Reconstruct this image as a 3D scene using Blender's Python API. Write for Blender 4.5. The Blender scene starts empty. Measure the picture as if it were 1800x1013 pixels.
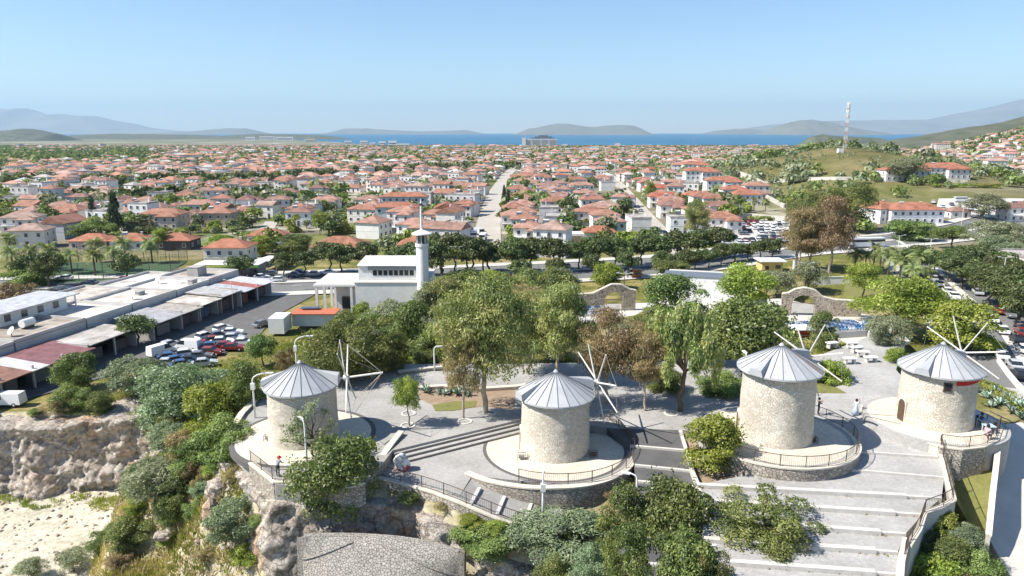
import bpy, bmesh, math, random
import numpy as np
from mathutils import Vector, Matrix, noise
R = math.radians
rng = random.Random(7)
nr = np.random.RandomState(11)
sc = bpy.context.scene
col = sc.collection

# ------------------------------------------------------------------ camera, sky, sun, exposure
F = 1250.0 / 1800.0            # focal length over image width
TILT = math.atan(274.5 / 1250)
CH = 28.4                      # camera height above the middle mill's forecourt (z = 0)
ct, st = math.cos(TILT), math.sin(TILT)
cam = bpy.data.cameras.new('camera'); cam.sensor_width = 36; cam.lens = 36 * F
cam.clip_start = 0.5; cam.clip_end = 200000
camo = bpy.data.objects.new('camera', cam); col.objects.link(camo)
camo.location = (0, 0, CH); camo.rotation_euler = (math.pi / 2 - TILT, 0, 0)
sc.camera = camo

SUN_EL = R(47)
SH = Vector((1.0, 0.22, 0)).normalized()          # direction in which shadows fall
sd = Vector((SH.x * math.cos(SUN_EL), SH.y * math.cos(SUN_EL), -math.sin(SUN_EL)))
w = bpy.data.worlds.new('World'); sc.world = w; w.use_nodes = True
wn = w.node_tree.nodes; wl = w.node_tree.links
bg = wn['Background']
sky = wn.new('ShaderNodeTexSky'); sky.sky_type = 'NISHITA'; sky.sun_disc = False
sky.sun_elevation = SUN_EL
sky.sun_rotation = math.atan2(-SH.x, -SH.y)
sky.altitude = 0; sky.air_density = 1.0; sky.dust_density = 0.1; sky.ozone_density = 5.0
wl.new(sky.outputs[0], bg.inputs[0]); bg.inputs[1].default_value = 0.094
sl = bpy.data.lights.new('sun', 'SUN'); sl.energy = 4.8; sl.angle = R(0.53); sl.color = (1.0, 0.95, 0.87)
so = bpy.data.objects.new('sun', sl); col.objects.link(so)
so.rotation_euler = sd.to_track_quat('-Z', 'Y').to_euler()
so.location = (-60, 20, 90)
sc.view_settings.view_transform = 'Standard'; sc.view_settings.look = 'None'
sc.view_settings.gamma = 1.0; sc.view_settings.use_curve_mapping = False
sc.view_settings.exposure = 0.82
sc.render.engine = 'CYCLES'
cy = sc.cycles
cy.use_denoising = True; cy.max_bounces = 5; cy.diffuse_bounces = 2; cy.glossy_bounces = 2
cy.transmission_bounces = 2; cy.transparent_max_bounces = 6; cy.volume_bounces = 0
cy.use_adaptive_sampling = True; cy.adaptive_threshold = 0.015
cy.caustics_reflective = False; cy.caustics_refractive = False

# ------------------------------------------------------------------ pixel <-> world (photo pixels, 1800 wide)
def ray(px, py):
    x = (px - 900) / 1250; y = (py - 506.5) / 1250
    return Vector((x, ct - y * st, -(st + y * ct)))
def at(px, py, z=0.0):
    r = ray(px, py); t = (z - CH) / r.z
    return Vector((r.x * t, r.y * t, z))
def proj(p):
    d = p[1] * ct + (CH - p[2]) * st
    dn = (CH - p[2]) * ct - p[1] * st
    return (900 + 1250 * p[0] / d, 506.5 + 1250 * dn / d, d)

# ------------------------------------------------------------------ noise helpers (numpy)
def _h(ix, iy, s):
    n = (ix.astype(np.int64) * 374761393 + iy.astype(np.int64) * 668265263 + s * 974634777) & 0x7fffffff
    n = ((n ^ (n >> 13)) * 1274126177) & 0x7fffffff
    return ((n ^ (n >> 16)) & 0xffff) / 65535.0
def vn(x, y, s=0):
    x = np.asarray(x, float); y = np.asarray(y, float)
    ix = np.floor(x); iy = np.floor(y); fx = x - ix; fy = y - iy
    fx = fx * fx * (3 - 2 * fx); fy = fy * fy * (3 - 2 * fy)
    a = _h(ix, iy, s); b = _h(ix + 1, iy, s); c = _h(ix, iy + 1, s); d = _h(ix + 1, iy + 1, s)
    return (a * (1 - fx) + b * fx) * (1 - fy) + (c * (1 - fx) + d * fx) * fy
def fbm(x, y, s=0, o=4):
    r = 0; a = .5; f = 1
    for k in range(o):
        r = r + a * vn(np.asarray(x) * f, np.asarray(y) * f, s + k * 17); a *= .5; f *= 2.03
    return r
def ss(a, b, x):
    t = np.clip((np.asarray(x, float) - a) / (b - a), 0, 1)
    return t * t * (3 - 2 * t)
def polydist(X, Y, poly):
    """signed distance to a polygon, positive outside"""
    X = np.asarray(X, float); Y = np.asarray(Y, float)
    d = np.full(X.shape, 1e9); ins = np.zeros(X.shape, bool)
    n = len(poly)
    for i in range(n):
        ax, ay = poly[i][0], poly[i][1]; bx, by = poly[(i + 1) % n][0], poly[(i + 1) % n][1]
        ex, ey = bx - ax, by - ay; L = ex * ex + ey * ey + 1e-9
        t = np.clip(((X - ax) * ex + (Y - ay) * ey) / L, 0, 1)
        d = np.minimum(d, np.hypot(X - ax - t * ex, Y - ay - t * ey))
        c = ((ay > Y) != (by > Y)) & (X < (bx - ax) * (Y - ay) / ((by - ay) if by != ay else 1e-9) + ax)
        ins ^= c
    return np.where(ins, -d, d)
def linedist(X, Y, pts):
    X = np.asarray(X, float); Y = np.asarray(Y, float); d = np.full(X.shape, 1e9)
    for a, b in zip(pts[:-1], pts[1:]):
        ex, ey = b[0] - a[0], b[1] - a[1]; L = ex * ex + ey * ey + 1e-9
        t = np.clip(((X - a[0]) * ex + (Y - a[1]) * ey) / L, 0, 1)
        d = np.minimum(d, np.hypot(X - a[0] - t * ex, Y - a[1] - t * ey))
    return d

# ------------------------------------------------------------------ mesh helpers
def new_obj(name, me, parent=None):
    o = bpy.data.objects.new(name, me); col.objects.link(o)
    if parent is not None: o.parent = parent
    return o
def mesh(name, v, f, mats, smooth=False, mi=None):
    me = bpy.data.meshes.new(name)
    me.from_pydata([tuple(p) for p in v], [], [tuple(q) for q in f])
    for m in (mats if isinstance(mats, (list, tuple)) else [mats]): me.materials.append(m)
    if mi is not None: me.polygons.foreach_set('material_index', np.asarray(mi, np.int32))
    if smooth: me.polygons.foreach_set('use_smooth', np.ones(len(me.polygons), bool))
    me.update()
    return me
def quads_mesh(name, V, Q, mat, smooth=False, attr=None, fcol=None):
    """fast quad mesh from numpy arrays"""
    me = bpy.data.meshes.new(name)
    V = np.asarray(V, np.float32); Q = np.asarray(Q, np.int32)
    me.vertices.add(len(V)); me.vertices.foreach_set('co', V.ravel())
    me.loops.add(Q.size); me.loops.foreach_set('vertex_index', Q.ravel())
    me.polygons.add(len(Q)); k = Q.shape[1]
    me.polygons.foreach_set('loop_start', np.arange(0, Q.size, k, dtype=np.int32))
    me.polygons.foreach_set('loop_total', np.full(len(Q), k, np.int32))
    if smooth: me.polygons.foreach_set('use_smooth', np.ones(len(Q), bool))
    for m in (mat if isinstance(mat, (list, tuple)) else [mat]): me.materials.append(m)
    me.update(calc_edges=True); me.validate()
    if attr is not None:
        a = me.attributes.new('tone', 'FLOAT', 'FACE'); a.data.foreach_set('value', np.asarray(attr, np.float32))
    if fcol is not None:
        a = me.attributes.new('tint', 'FLOAT_COLOR', 'POINT'); a.data.foreach_set('color', np.asarray(fcol, np.float32).ravel())
    return me
class MB:
    def __init__(s): s.v = []; s.f = []; s.mi = []; s.m = 0
    def add(s, v, f):
        n = len(s.v); s.v += [tuple(p) for p in v]; s.f += [tuple(i + n for i in q) for q in f]; s.mi += [s.m] * len(f)
        return s
    def box(s, c, d, rz=0.0, top=1.0):
        x, y, z = d[0] / 2, d[1] / 2, d[2] / 2; k = top
        p = [(-x, -y, -z), (x, -y, -z), (x, y, -z), (-x, y, -z), (-x * k, -y * k, z), (x * k, -y * k, z), (x * k, y * k, z), (-x * k, y * k, z)]
        co, si = math.cos(rz), math.sin(rz)
        p = [(c[0] + a * co - b * si, c[1] + a * si + b * co, c[2] + h) for a, b, h in p]
        return s.add(p, [(0, 3, 2, 1), (4, 5, 6, 7), (0, 1, 5, 4), (1, 2, 6, 5), (2, 3, 7, 6), (3, 0, 4, 7)])
    def prism(s, poly, z0, z1):
        """poly: list of xy (counter-clockwise); z0 / z1 number or list"""
        n = len(poly)
        a = [z0] * n if not isinstance(z0, (list, tuple)) else z0
        b = [z1] * n if not isinstance(z1, (list, tuple)) else z1
        ar = sum(poly[i][0] * poly[(i + 1) % n][1] - poly[(i + 1) % n][0] * poly[i][1] for i in range(n))
        o = list(range(n)) if ar > 0 else list(range(n - 1, -1, -1))
        v = [(poly[i][0], poly[i][1], a[i]) for i in o] + [(poly[i][0], poly[i][1], b[i]) for i in o]
        f = [tuple(range(n - 1, -1, -1)), tuple(range(n, 2 * n))] + [(i, (i + 1) % n, n + (i + 1) % n, n + i) for i in range(n)]
        return s.add(v, f)
    def tube(s, pts, r, n=6, cap=True):
        pts = [Vector(p) for p in pts]; m = len(pts)
        rr = [r] * m if not isinstance(r, (list, tuple)) else r
        v = []; f = []; u = None
        for i, p in enumerate(pts):
            t = (pts[min(i + 1, m - 1)] - pts[max(i - 1, 0)]).normalized()
            if u is None or abs(u.dot(t)) > .98:
                u = t.orthogonal().normalized()
            u = (u - t * u.dot(t)).normalized(); q = t.cross(u)
            for k in range(n):
                a = 2 * math.pi * k / n
                v.append(p + (u * math.cos(a) + q * math.sin(a)) * rr[i])
        for i in range(m - 1):
            for k in range(n):
                f.append((i * n + k, i * n + (k + 1) % n, (i + 1) * n + (k + 1) % n, (i + 1) * n + k))
        if cap: f += [tuple(range(n - 1, -1, -1)), tuple((m - 1) * n + k for k in range(n))]
        return s.add(v, f)
    def lathe(s, prof, n=24, c=(0, 0, 0), a0=0, a1=2 * math.pi):
        full = abs(a1 - a0 - 2 * math.pi) < 1e-6; m = n if full else n + 1
        v = []; f = []
        for (r, z) in prof:
            for k in range(m):
                a = a0 + (a1 - a0) * k / n
                v.append((c[0] + r * math.cos(a), c[1] + r * math.sin(a), c[2] + z))
        for i in range(len(prof) - 1):
            for k in range(n):
                k2 = (k + 1) % m
                f.append((i * m + k, i * m + k2, (i + 1) * m + k2, (i + 1) * m + k))
        return s.add(v, f)
    def me(s, name, mats, smooth=False): return mesh(name, s.v, s.f, mats, smooth, s.mi)
    def obj(s, name, mats, parent=None, smooth=False): return new_obj(name, s.me(name, mats, smooth), parent)

ONES = ['first', 'second', 'third', 'fourth', 'fifth', 'sixth', 'seventh', 'eighth', 'ninth', 'tenth', 'eleventh', 'twelfth', 'thirteenth',
        'fourteenth', 'fifteenth', 'sixteenth', 'seventeenth', 'eighteenth', 'nineteenth']
TENS = ['', '', 'twenty', 'thirty', 'forty', 'fifty', 'sixty', 'seventy', 'eighty', 'ninety']
def ordinal(n):
    if n < 20: return ONES[n - 1]
    t, o = divmod(n, 10)
    return (TENS[t][:-1] + 'ieth') if o == 0 else TENS[t] + '-' + ONES[o - 1]
def tag(o, label=None, cat=None, group=None, kind=None):
    if label: o['label'] = label
    if cat: o['category'] = cat
    if group: o['group'] = group
    if kind: o['kind'] = kind
    return o
def struct(name, me): o = new_obj(name, me); o['kind'] = 'structure'; return o
def thing(name, label, cat, loc=(0, 0, 0), rz=0.0, group=None):
    o = bpy.data.objects.new(name, None); col.objects.link(o)
    o.empty_display_size = .3
    o.location = loc; o.rotation_euler = (0, 0, rz)
    return tag(o, label, cat, group)
def number(objs, base, group):
    """labels for look-alikes: their place in the row, counted from the left of the photograph"""
    s = sorted(objs, key=lambda o: proj(o.location)[0])
    for i, o in enumerate(s):
        o['group'] = group
        if len(s) == 1: o['label'] = base
        else: o['label'] = base + ', ' + ordinal(i + 1) + ' from the left'

# ------------------------------------------------------------------ materials
def mat(name): 
    m = bpy.data.materials.new(name); m.use_nodes = True
    return m, m.node_tree.nodes, m.node_tree.links, m.node_tree.nodes['Principled BSDF']
def _coord(n, l, kind='Object', scale=None):
    if kind == 'World': return n.new('ShaderNodeNewGeometry').outputs['Position']
    return n.new('ShaderNodeTexCoord').outputs[kind]
def _mix(n, l, fac, a, b, mode='MIX'):
    x = n.new('ShaderNodeMix'); x.data_type = 'RGBA'; x.blend_type = mode
    for s, v in ((x.inputs['Factor'], fac), (x.inputs['A'], a), (x.inputs['B'], b)):
        if isinstance(v, (int, float)): s.default_value = v
        elif isinstance(v, tuple): s.default_value = v if len(v) == 4 else v + (1,)
        else: l.new(v, s)
    return x.outputs['Result']
def _noise(n, l, co, scale, detail=4, rough=.6):
    t = n.new('ShaderNodeTexNoise'); t.inputs['Scale'].default_value = scale; t.inputs['Detail'].default_value = detail
    t.inputs['Roughness'].default_value = rough; l.new(co, t.inputs['Vector']); return t
def _ramp(n, l, fac, stops):
    r = n.new('ShaderNodeValToRGB'); e = r.color_ramp.elements
    e[0].position, e[0].color = stops[0][0], tuple(stops[0][1]) + (1,)
    e[1].position, e[1].color = stops[-1][0], tuple(stops[-1][1]) + (1,)
    for p, c in stops[1:-1]:
        x = e.new(p); x.color = tuple(c) + (1,)
    l.new(fac, r.inputs[0]); return r.outputs[0]
def _bump(n, l, b, h, strength=.3, dist=.05):
    x = n.new('ShaderNodeBump'); x.inputs['Strength'].default_value = strength; x.inputs['Distance'].default_value = dist
    l.new(h, x.inputs['Height']); l.new(x.outputs[0], b.inputs['Normal']); return x
def pm(name, c1, c2=None, scale=2.0, rough=.8, bump=0.0, bdist=.03, coord='World', metal=0.0, spec=.3, c3=None, detail=6):
    """plain mottled material"""
    m, n, l, b = mat(name)
    co = _coord(n, l, coord)
    if c2 is None: c2 = tuple(x * .82 for x in c1)
    t = _noise(n, l, co, scale, detail)
    stops = [(.3, c1), (.7, c2)] if c3 is None else [(.25, c1), (.5, c2), (.75, c3)]
    c = _ramp(n, l, t.outputs[0], stops)
    l.new(c, b.inputs['Base Color'])
    b.inputs['Roughness'].default_value = rough; b.inputs['Metallic'].default_value = metal
    b.inputs['Specular IOR Level'].default_value = spec
    if bump: _bump(n, l, b, t.outputs[0], bump, bdist)
    return m
def objcolor(name, rough=.8, scale=.8, amt=.25, spec=.3, bump=0, kind=None):
    """colour comes from the object's own colour, mottled"""
    m, n, l, b = mat(name)
    oi = n.new('ShaderNodeObjectInfo'); co = _coord(n, l, 'World')
    t = _noise(n, l, co, scale, 5)
    dark = _mix(n, l, 1.0, oi.outputs['Color'], (1 - amt * 1.6, 1 - amt * 1.7, 1 - amt * 1.8), 'MULTIPLY')
    f = _ramp(n, l, t.outputs[0], [(.35, (0, 0, 0)), (.7, (1, 1, 1))])
    c = _mix(n, l, f, oi.outputs['Color'], dark)
    if kind == 'tile':
        wv = n.new('ShaderNodeTexWave'); wv.wave_type = 'BANDS'; wv.bands_direction = 'Z'; wv.inputs['Scale'].default_value = 1.6
        wv.inputs['Distortion'].default_value = .3
        l.new(co, wv.inputs['Vector'])
        t2 = _noise(n, l, co, 5.5, 2)
        c = _mix(n, l, _ramp(n, l, t2.outputs[0], [(.42, (0, 0, 0)), (.62, (.75, .75, .75))]), c, _mix(n, l, 1.0, c, (.62, .52, .48), 'MULTIPLY'))
        _bump(n, l, b, wv.outputs[1], .5, .06)
    elif bump: _bump(n, l, b, t.outputs[0], bump, .03)
    l.new(c, b.inputs['Base Color']); b.inputs['Roughness'].default_value = rough
    b.inputs['Specular IOR Level'].default_value = spec
    return m
def stone(name, scale, c1, c2, joint, jw=.06, coord='World', bump=.8, dist=.05, plaster=None, squash=1.0, pcut=(.45, .6)):
    """rubble masonry: cells with recessed joints"""
    m, n, l, b = mat(name)
    co = _coord(n, l, coord)
    mp = n.new('ShaderNodeMapping'); mp.inputs['Scale'].default_value = (1, 1, squash); l.new(co, mp.inputs['Vector'])
    warp = _noise(n, l, mp.outputs[0], 1.3, 2)
    va = n.new('ShaderNodeVectorMath'); va.operation = 'MULTIPLY_ADD'; va.inputs[1].default_value = (.25, .25, .25)
    l.new(warp.outputs['Color'], va.inputs[0]); l.new(mp.outputs[0], va.inputs[2])
    v = n.new('ShaderNodeTexVoronoi'); v.feature = 'F1'; v.inputs['Scale'].default_value = scale; l.new(va.outputs[0], v.inputs['Vector'])
    e = n.new('ShaderNodeTexVoronoi'); e.feature = 'DISTANCE_TO_EDGE'; e.inputs['Scale'].default_value = scale; l.new(va.outputs[0], e.inputs['Vector'])
    sp = n.new('ShaderNodeSeparateColor'); l.new(v.outputs['Color'], sp.inputs[0])
    c = _ramp(n, l, sp.outputs[0], [(0, c1), (1, c2)])
    g = _noise(n, l, co, 3.0, 6)
    c = _mix(n, l, _ramp(n, l, g.outputs[0], [(.35, (0, 0, 0)), (.75, (.6, .6, .6))]), c, tuple(x * .6 for x in c1))
    bg_ = _noise(n, l, co, .22, 5)
    c = _mix(n, l, 1.0, c, _ramp(n, l, bg_.outputs[0], [(.3, (.78, .77, .75)), (.65, (1.08, 1.08, 1.07))]), 'MULTIPLY')
    j = _ramp(n, l, e.outputs['Distance'], [(0, (0, 0, 0)), (jw, (1, 1, 1))])
    c = _mix(n, l, j, joint, c)
    hgt = j
    if plaster:
        p = _noise(n, l, co, .55, 5)
        pf = _ramp(n, l, p.outputs[0], [(pcut[0], (0, 0, 0)), (pcut[1], (1, 1, 1))])
        pc = _ramp(n, l, g.outputs[0], [(.3, plaster), (.75, tuple(x * .8 for x in plaster))])
        c = _mix(n, l, pf, c, pc)
        hgt = _mix(n, l, pf, j, (.85, .85, .85))
    l.new(c, b.inputs['Base Color']); b.inputs['Roughness'].default_value = .9; b.inputs['Specular IOR Level'].default_value = .15
    _bump(n, l, b, hgt, bump, dist)
    return m
def leafmat(name, cols, transl=.3):
    m, n, l, b = mat(name)
    a = n.new('ShaderNodeAttribute'); a.attribute_name = 'tone'
    oi = n.new('ShaderNodeObjectInfo')
    c = _ramp(n, l, a.outputs['Fac'], [(i / (len(cols) - 1), tuple(min(1, q * 2.15) for q in k)) for i, k in enumerate(cols)])
    hs = n.new('ShaderNodeHueSaturation'); l.new(c, hs.inputs['Color'])
    mr = n.new('ShaderNodeMapRange'); l.new(oi.outputs['Random'], mr.inputs[0]); mr.inputs[3].default_value = .468; mr.inputs[4].default_value = .508
    l.new(mr.outputs[0], hs.inputs['Hue'])
    mv = n.new('ShaderNodeMapRange'); l.new(oi.outputs['Random'], mv.inputs[0]); mv.inputs[3].default_value = .8; mv.inputs[4].default_value = 1.2
    l.new(mv.outputs[0], hs.inputs['Value'])
    d = n.new('ShaderNodeBsdfDiffuse'); t = n.new('ShaderNodeBsdfTranslucent'); gl = n.new('ShaderNodeBsdfGlossy')
    gl.inputs['Roughness'].default_value = .45; gl.inputs['Color'].default_value = (.5, .5, .5, 1)
    l.new(hs.outputs[0], d.inputs[0])
    tc = _mix(n, l, 1.0, hs.outputs[0], (1.25, 1.35, .6), 'MULTIPLY'); l.new(tc, t.inputs[0])
    x = n.new('ShaderNodeMixShader'); x.inputs[0].default_value = transl; l.new(d.outputs[0], x.inputs[1]); l.new(t.outputs[0], x.inputs[2])
    y = n.new('ShaderNodeMixShader'); y.inputs[0].default_value = .05; l.new(x.outputs[0], y.inputs[1]); l.new(gl.outputs[0], y.inputs[2])
    l.new(y.outputs[0], n['Material Output'].inputs[0]); n.remove(b)
    return m

M = {}
M['white'] = pm('white_plaster', (.80, .79, .76), (.68, .67, .64), .7, .85)
M['wall'] = objcolor('house_wall', .85, .5, .1)
M['roof'] = objcolor('roof_tile', .85, .35, .3, kind='tile')
M['paint'] = objcolor('car_paint', .28, 3, .02, .5)
M['flat'] = objcolor('plain_painted', .7, 1.5, .12)
M['glass'] = pm('dark_glass', (.022, .028, .034), (.03, .037, .045), 3, .12, spec=.6)
M['pane'] = pm('window_pane', (.045, .055, .07), (.09, .1, .12), 1.2, .15, spec=.6)
M['tyre'] = pm('tyre_rubber', (.02, .02, .02), None, 5, .9)
M['millstone'] = stone('mill_stone', 4.6, (.83, .775, .67), (.60, .52, .42), (.74, .68, .575), .10, plaster=(.83, .785, .69), bump=.9, dist=.07, squash=1.4, pcut=(.55, .85))
M['rubble'] = stone('rubble_wall', 3.2, (.60, .54, .46), (.36, .32, .27), (.30, .27, .23), .09, bump=1.0, dist=.08, squash=1.5)
M['clad'] = stone('stone_cladding', 4.9, (.45, .415, .37), (.34, .315, .285), (.17, .155, .14), .08, bump=.9, dist=.05)
M['archstone'] = stone('arch_stone', 1.9, (.52, .43, .33), (.17, .135, .11), (.50, .45, .38), .12, bump=1.0, dist=.08)
M['coping'] = pm('coping_concrete', (.66, .60, .50), (.52, .47, .39), 2.5, .9, .3)
M['zinc'] = pm('zinc_sheet', (.45, .457, .465), (.37, .378, .387), 1.1, .62, metal=.0, spec=.3)
_n = M['zinc'].node_tree.nodes; _l = M['zinc'].node_tree.links; _b = _n['Principled BSDF']; _s = _b.inputs['Base Color'].links[0].from_socket
_oi = _n.new('ShaderNodeObjectInfo'); _l.new(_mix(_n, _l, 1.0, _s, _ramp(_n, _l, _oi.outputs['Random'], [(0, (.84, .85, .87)), (1, (1.06, 1.05, 1.04))]), 'MULTIPLY'), _b.inputs['Base Color'])
M['rust'] = pm('weathered_brown_sheet', (.20, .16, .13), (.30, .25, .21), 2.5, .8)
M['lawn'] = pm('short_grass', (.10, .135, .03), (.19, .18, .06), 1.3, .95, .6, .06, c3=(.13, .15, .04))
M['zinc_seam'] = pm('zinc_seam', (.20, .22, .24), None, 3, .5, metal=.3)
M['pave'] = stone('grey_paving', 5.0, (.43, .415, .395), (.36, .345, .325), (.31, .30, .285), .07, bump=.25, dist=.01)
M['pavelight'] = stone('pale_paving', 5.0, (.46, .45, .43), (.38, .37, .355), (.31, .30, .29), .07, bump=.25, dist=.01)
M['cream'] = stone('cream_paving', 3.6, (.74, .67, .55), (.65, .585, .475), (.50, .45, .37), .06, bump=.3, dist=.015)
M['nosing'] = pm('worn_nosing', (.19, .17, .155), (.25, .225, .20), 4, .9)
M['darkpave'] = pm('dark_border_paving', (.10, .095, .09), (.14, .13, .125), 4, .9)
M['asphalt'] = pm('asphalt', (.085, .083, .082), (.12, .117, .113), .6, .92, .2, .01)
M['oldasphalt'] = pm('worn_asphalt', (.15, .145, .14), (.11, .105, .10), .5, .92, .2, .01)
M['road'] = pm('road_asphalt', (.15, .15, .15), (.19, .187, .18), .25, .9)
M['dirtroad'] = pm('unpaved_street', (.46, .42, .36), (.38, .345, .30), .4, .95)
M['kerb'] = pm('kerb_concrete', (.60, .57, .52), (.48, .455, .41), 2, .9)
M['concrete'] = pm('concrete', (.44, .42, .39), (.33, .315, .29), .8, .92, .15)
M['palecon'] = pm('pale_concrete', (.56, .53, .48), (.47, .445, .40), .5, .92, .1)
M['iron'] = pm('railing_iron', (.075, .065, .055), (.11, .08, .06), 6, .6, metal=.3)
M['whitemetal'] = pm('white_painted_metal', (.78, .78, .76), (.68, .67, .64), 3, .5)
M['spar'] = pm('weathered_white_timber', (.74, .71, .66), (.58, .54, .48), 4, .8)
M['rope'] = pm('sail_rope', (.42, .38, .31), None, 8, .9)
M['wood'] = pm('dark_wood', (.075, .05, .03), (.11, .075, .05), 5, .75)
M['bark'] = pm('bark', (.16, .125, .09), (.10, .08, .06), 4, .95, .5)
M['palebark'] = pm('eucalyptus_bark', (.46, .39, .30), (.29, .235, .18), 1.8, .9, .3)
M['palmbark'] = pm('palm_bark', (.17, .13, .09), (.1, .075, .055), 5, .95, .6)
M['red'] = pm('red_cloth', (.48, .035, .03), (.40, .03, .025), 2, .8)
M['soil'] = pm('planting_soil', (.24, .165, .11), (.33, .25, .18), 1.2, .95, .3)
M['pine'] = leafmat('pine_needles', [(.026, .04, .014), (.052, .072, .024), (.085, .105, .036)], .2)
M['nearpine'] = leafmat('aleppo_pine_needles', [(.03, .042, .012), (.065, .08, .022), (.125, .13, .04)], .25)
M['bush'] = leafmat('green_leaves', [(.035, .055, .018), (.075, .105, .03), (.14, .17, .055)], .32)
M['brightbush'] = leafmat('bright_leaves', [(.06, .09, .015), (.12, .165, .028), (.19, .225, .05)], .35)
M['greybush'] = leafmat('grey_green_leaves', [(.05, .075, .04), (.09, .125, .068), (.15, .185, .11)], .25)
M['olive'] = leafmat('olive_leaves', [(.06, .075, .04), (.11, .125, .07), (.17, .18, .115)], .25)
M['euc'] = leafmat('eucalyptus_leaves', [(.06, .08, .028), (.115, .137, .046), (.20, .19, .08)], .3)
M['brown'] = leafmat('brown_leaves', [(.075, .068, .03), (.135, .108, .05), (.20, .155, .085)], .3)
M['cypress'] = leafmat('cypress_leaves', [(.015, .028, .014), (.026, .044, .02), (.04, .06, .026)], .12)
M['palm'] = leafmat('palm_fronds', [(.05, .075, .025), (.10, .125, .045), (.17, .18, .08)], .25)
M['agave'] = leafmat('agave_leaves', [(.12, .17, .13), (.19, .25, .20), (.27, .32, .26)], .1)
M['grass'] = leafmat('grass_blades', [(.075, .08, .026), (.145, .125, .055), (.25, .205, .115)], .3)
M['weeds'] = leafmat('green_weeds', [(.06, .085, .016), (.11, .14, .028), (.20, .20, .05)], .3)
M['hedge'] = leafmat('hedge_leaves', [(.07, .10, .018), (.12, .15, .028), (.17, .19, .04)], .3)
# ------------------------------------------------------------------ terrain heights
PLATEAU = [at(*p) for p in ((445, 815, .5), (484, 852, .5), (660, 846, 0), (760, 872, 0), (860, 915, -.8), (1000, 945, -2), (1240, 1040, -3),
                            (1590, 1040, -3), (1690, 880, .5), (1760, 800, 2), (1860, 740, 2.3), (1700, 640, 1.5), (1545, 590, 1.5), (1400, 640, 1.2), (1200, 640, 1),
                            (900, 655, 1), (700, 645, .8), (560, 655, .8), (470, 668, .8))]
HILL2 = (262.0, 600.0)
def plain(X, Y):
    z = -12 - .0093 * np.maximum(Y - 250, 0)
    z = np.maximum(z, -43.5)
    z = z + 3.2 * ss(40, 100, X) * (1 - ss(200, 300, Y))
    return z
def gh(X, Y):
    X = np.asarray(X, float); Y = np.asarray(Y, float)
    z = plain(X, Y)
    # the mast hill and the hillside town on the right
    g = np.exp(-(((X - HILL2[0] - .12 * (Y - 600)) / 92) ** 2 + ((Y - HILL2[1]) / 150) ** 2) * .8)
    z = z + 26 * g + 7 * g * (fbm(X / 60, Y / 60, 5) - .5)
    r = X / np.maximum(Y, 1)
    z = z + 95 * ss(.50, .86, r) * ss(650, 1700, Y) * (1 + .25 * (fbm(X / 240, Y / 240, 3) - .5))
    # open ground below the mast hill
    z = z + 6 * ss(.36, .46, r) * ss(290, 420, Y) * (1 - ss(520, 800, Y)) 
    # mill hill
    s = polydist(X, Y, PLATEAU)
    lv = np.where(X > 10, np.clip(1.0 - (62 - Y) * .27, -4.5, 1.0), 0.2) - .9
    lv = lv - 3.0 * ss(38.5, 41.5, X) * ss(67, 60, Y) - 2.4 * ss(54.6, 52.0, Y) * ss(-4, 2, X) * ss(15, 10, X)
    wf = ss(60, 52, Y) * ss(44, 36, X); wl = ss(-24, -34, X) * (1 - wf); wr = ss(44, 56, X) * (1 - wf)
    wb = np.clip(1 - wf - wl - wr, 0, 1)
    k = (1.05 * wf + .62 * wl + .42 * wr + .145 * wb)
    hill = lv - k * np.maximum(s, 0) + (fbm(X / 7, Y / 7, 9) - .5) * np.clip(s, 0, 6) * .35
    hill = hill - 6.0 * ss(.1, 1.9, s) * np.clip(wf + ss(66, 60, Y) * wl, 0, 1) * ss(6, -2, X)
    far = ss(0, 130, s)
    z = np.where(s < 140, np.maximum(z, hill), z)
    z = np.where(s < 0, lv, z)
    # quarry on the left
    xr = np.interp(Y, [52, 62, 74, 88], [-35, -38.5, -43.5, -47])
    q = (Y < 97.5) & (X < xr)
    back = -11.5 - (97.5 - Y) * 9
    side = z - 1.7 * (xr - X)
    zq = np.maximum(-22, np.maximum(back, side)) + (fbm(X / 3, Y / 3, 21) - .5) * .5
    z = np.where(q, np.minimum(z, zq), z)
    # sea bed beyond the shore
    shore = np.where(r < -.17, 3480 + (-.17 - r) * 26000, 3480)
    z = z - 8 * ss(0, 60, Y - shore)
    z = z + (fbm(X / 9, Y / 9, 2) - .5) * .35 * ss(6, 30, s)
    return z
def hz(x, y): return float(gh(np.array([x]), np.array([y]))[0])
_T = np.concatenate([np.linspace(34, 140, 150), np.geomspace(140, 9000, 190)[1:]])
def G(px, py):
    r = ray(px, py)
    X = r.x * _T; Y = r.y * _T; Z = CH + r.z * _T
    b = Z < gh(X, Y)
    if not b.any(): i = len(_T) - 1
    else: i = int(np.argmax(b))
    a, c = _T[max(i - 1, 0)], _T[i]
    for _ in range(14):
        m_ = (a + c) / 2
        if CH + r.z * m_ < hz(r.x * m_, r.y * m_): c = m_
        else: a = m_
    return Vector((r.x * c, r.y * c, hz(r.x * c, r.y * c)))

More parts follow.
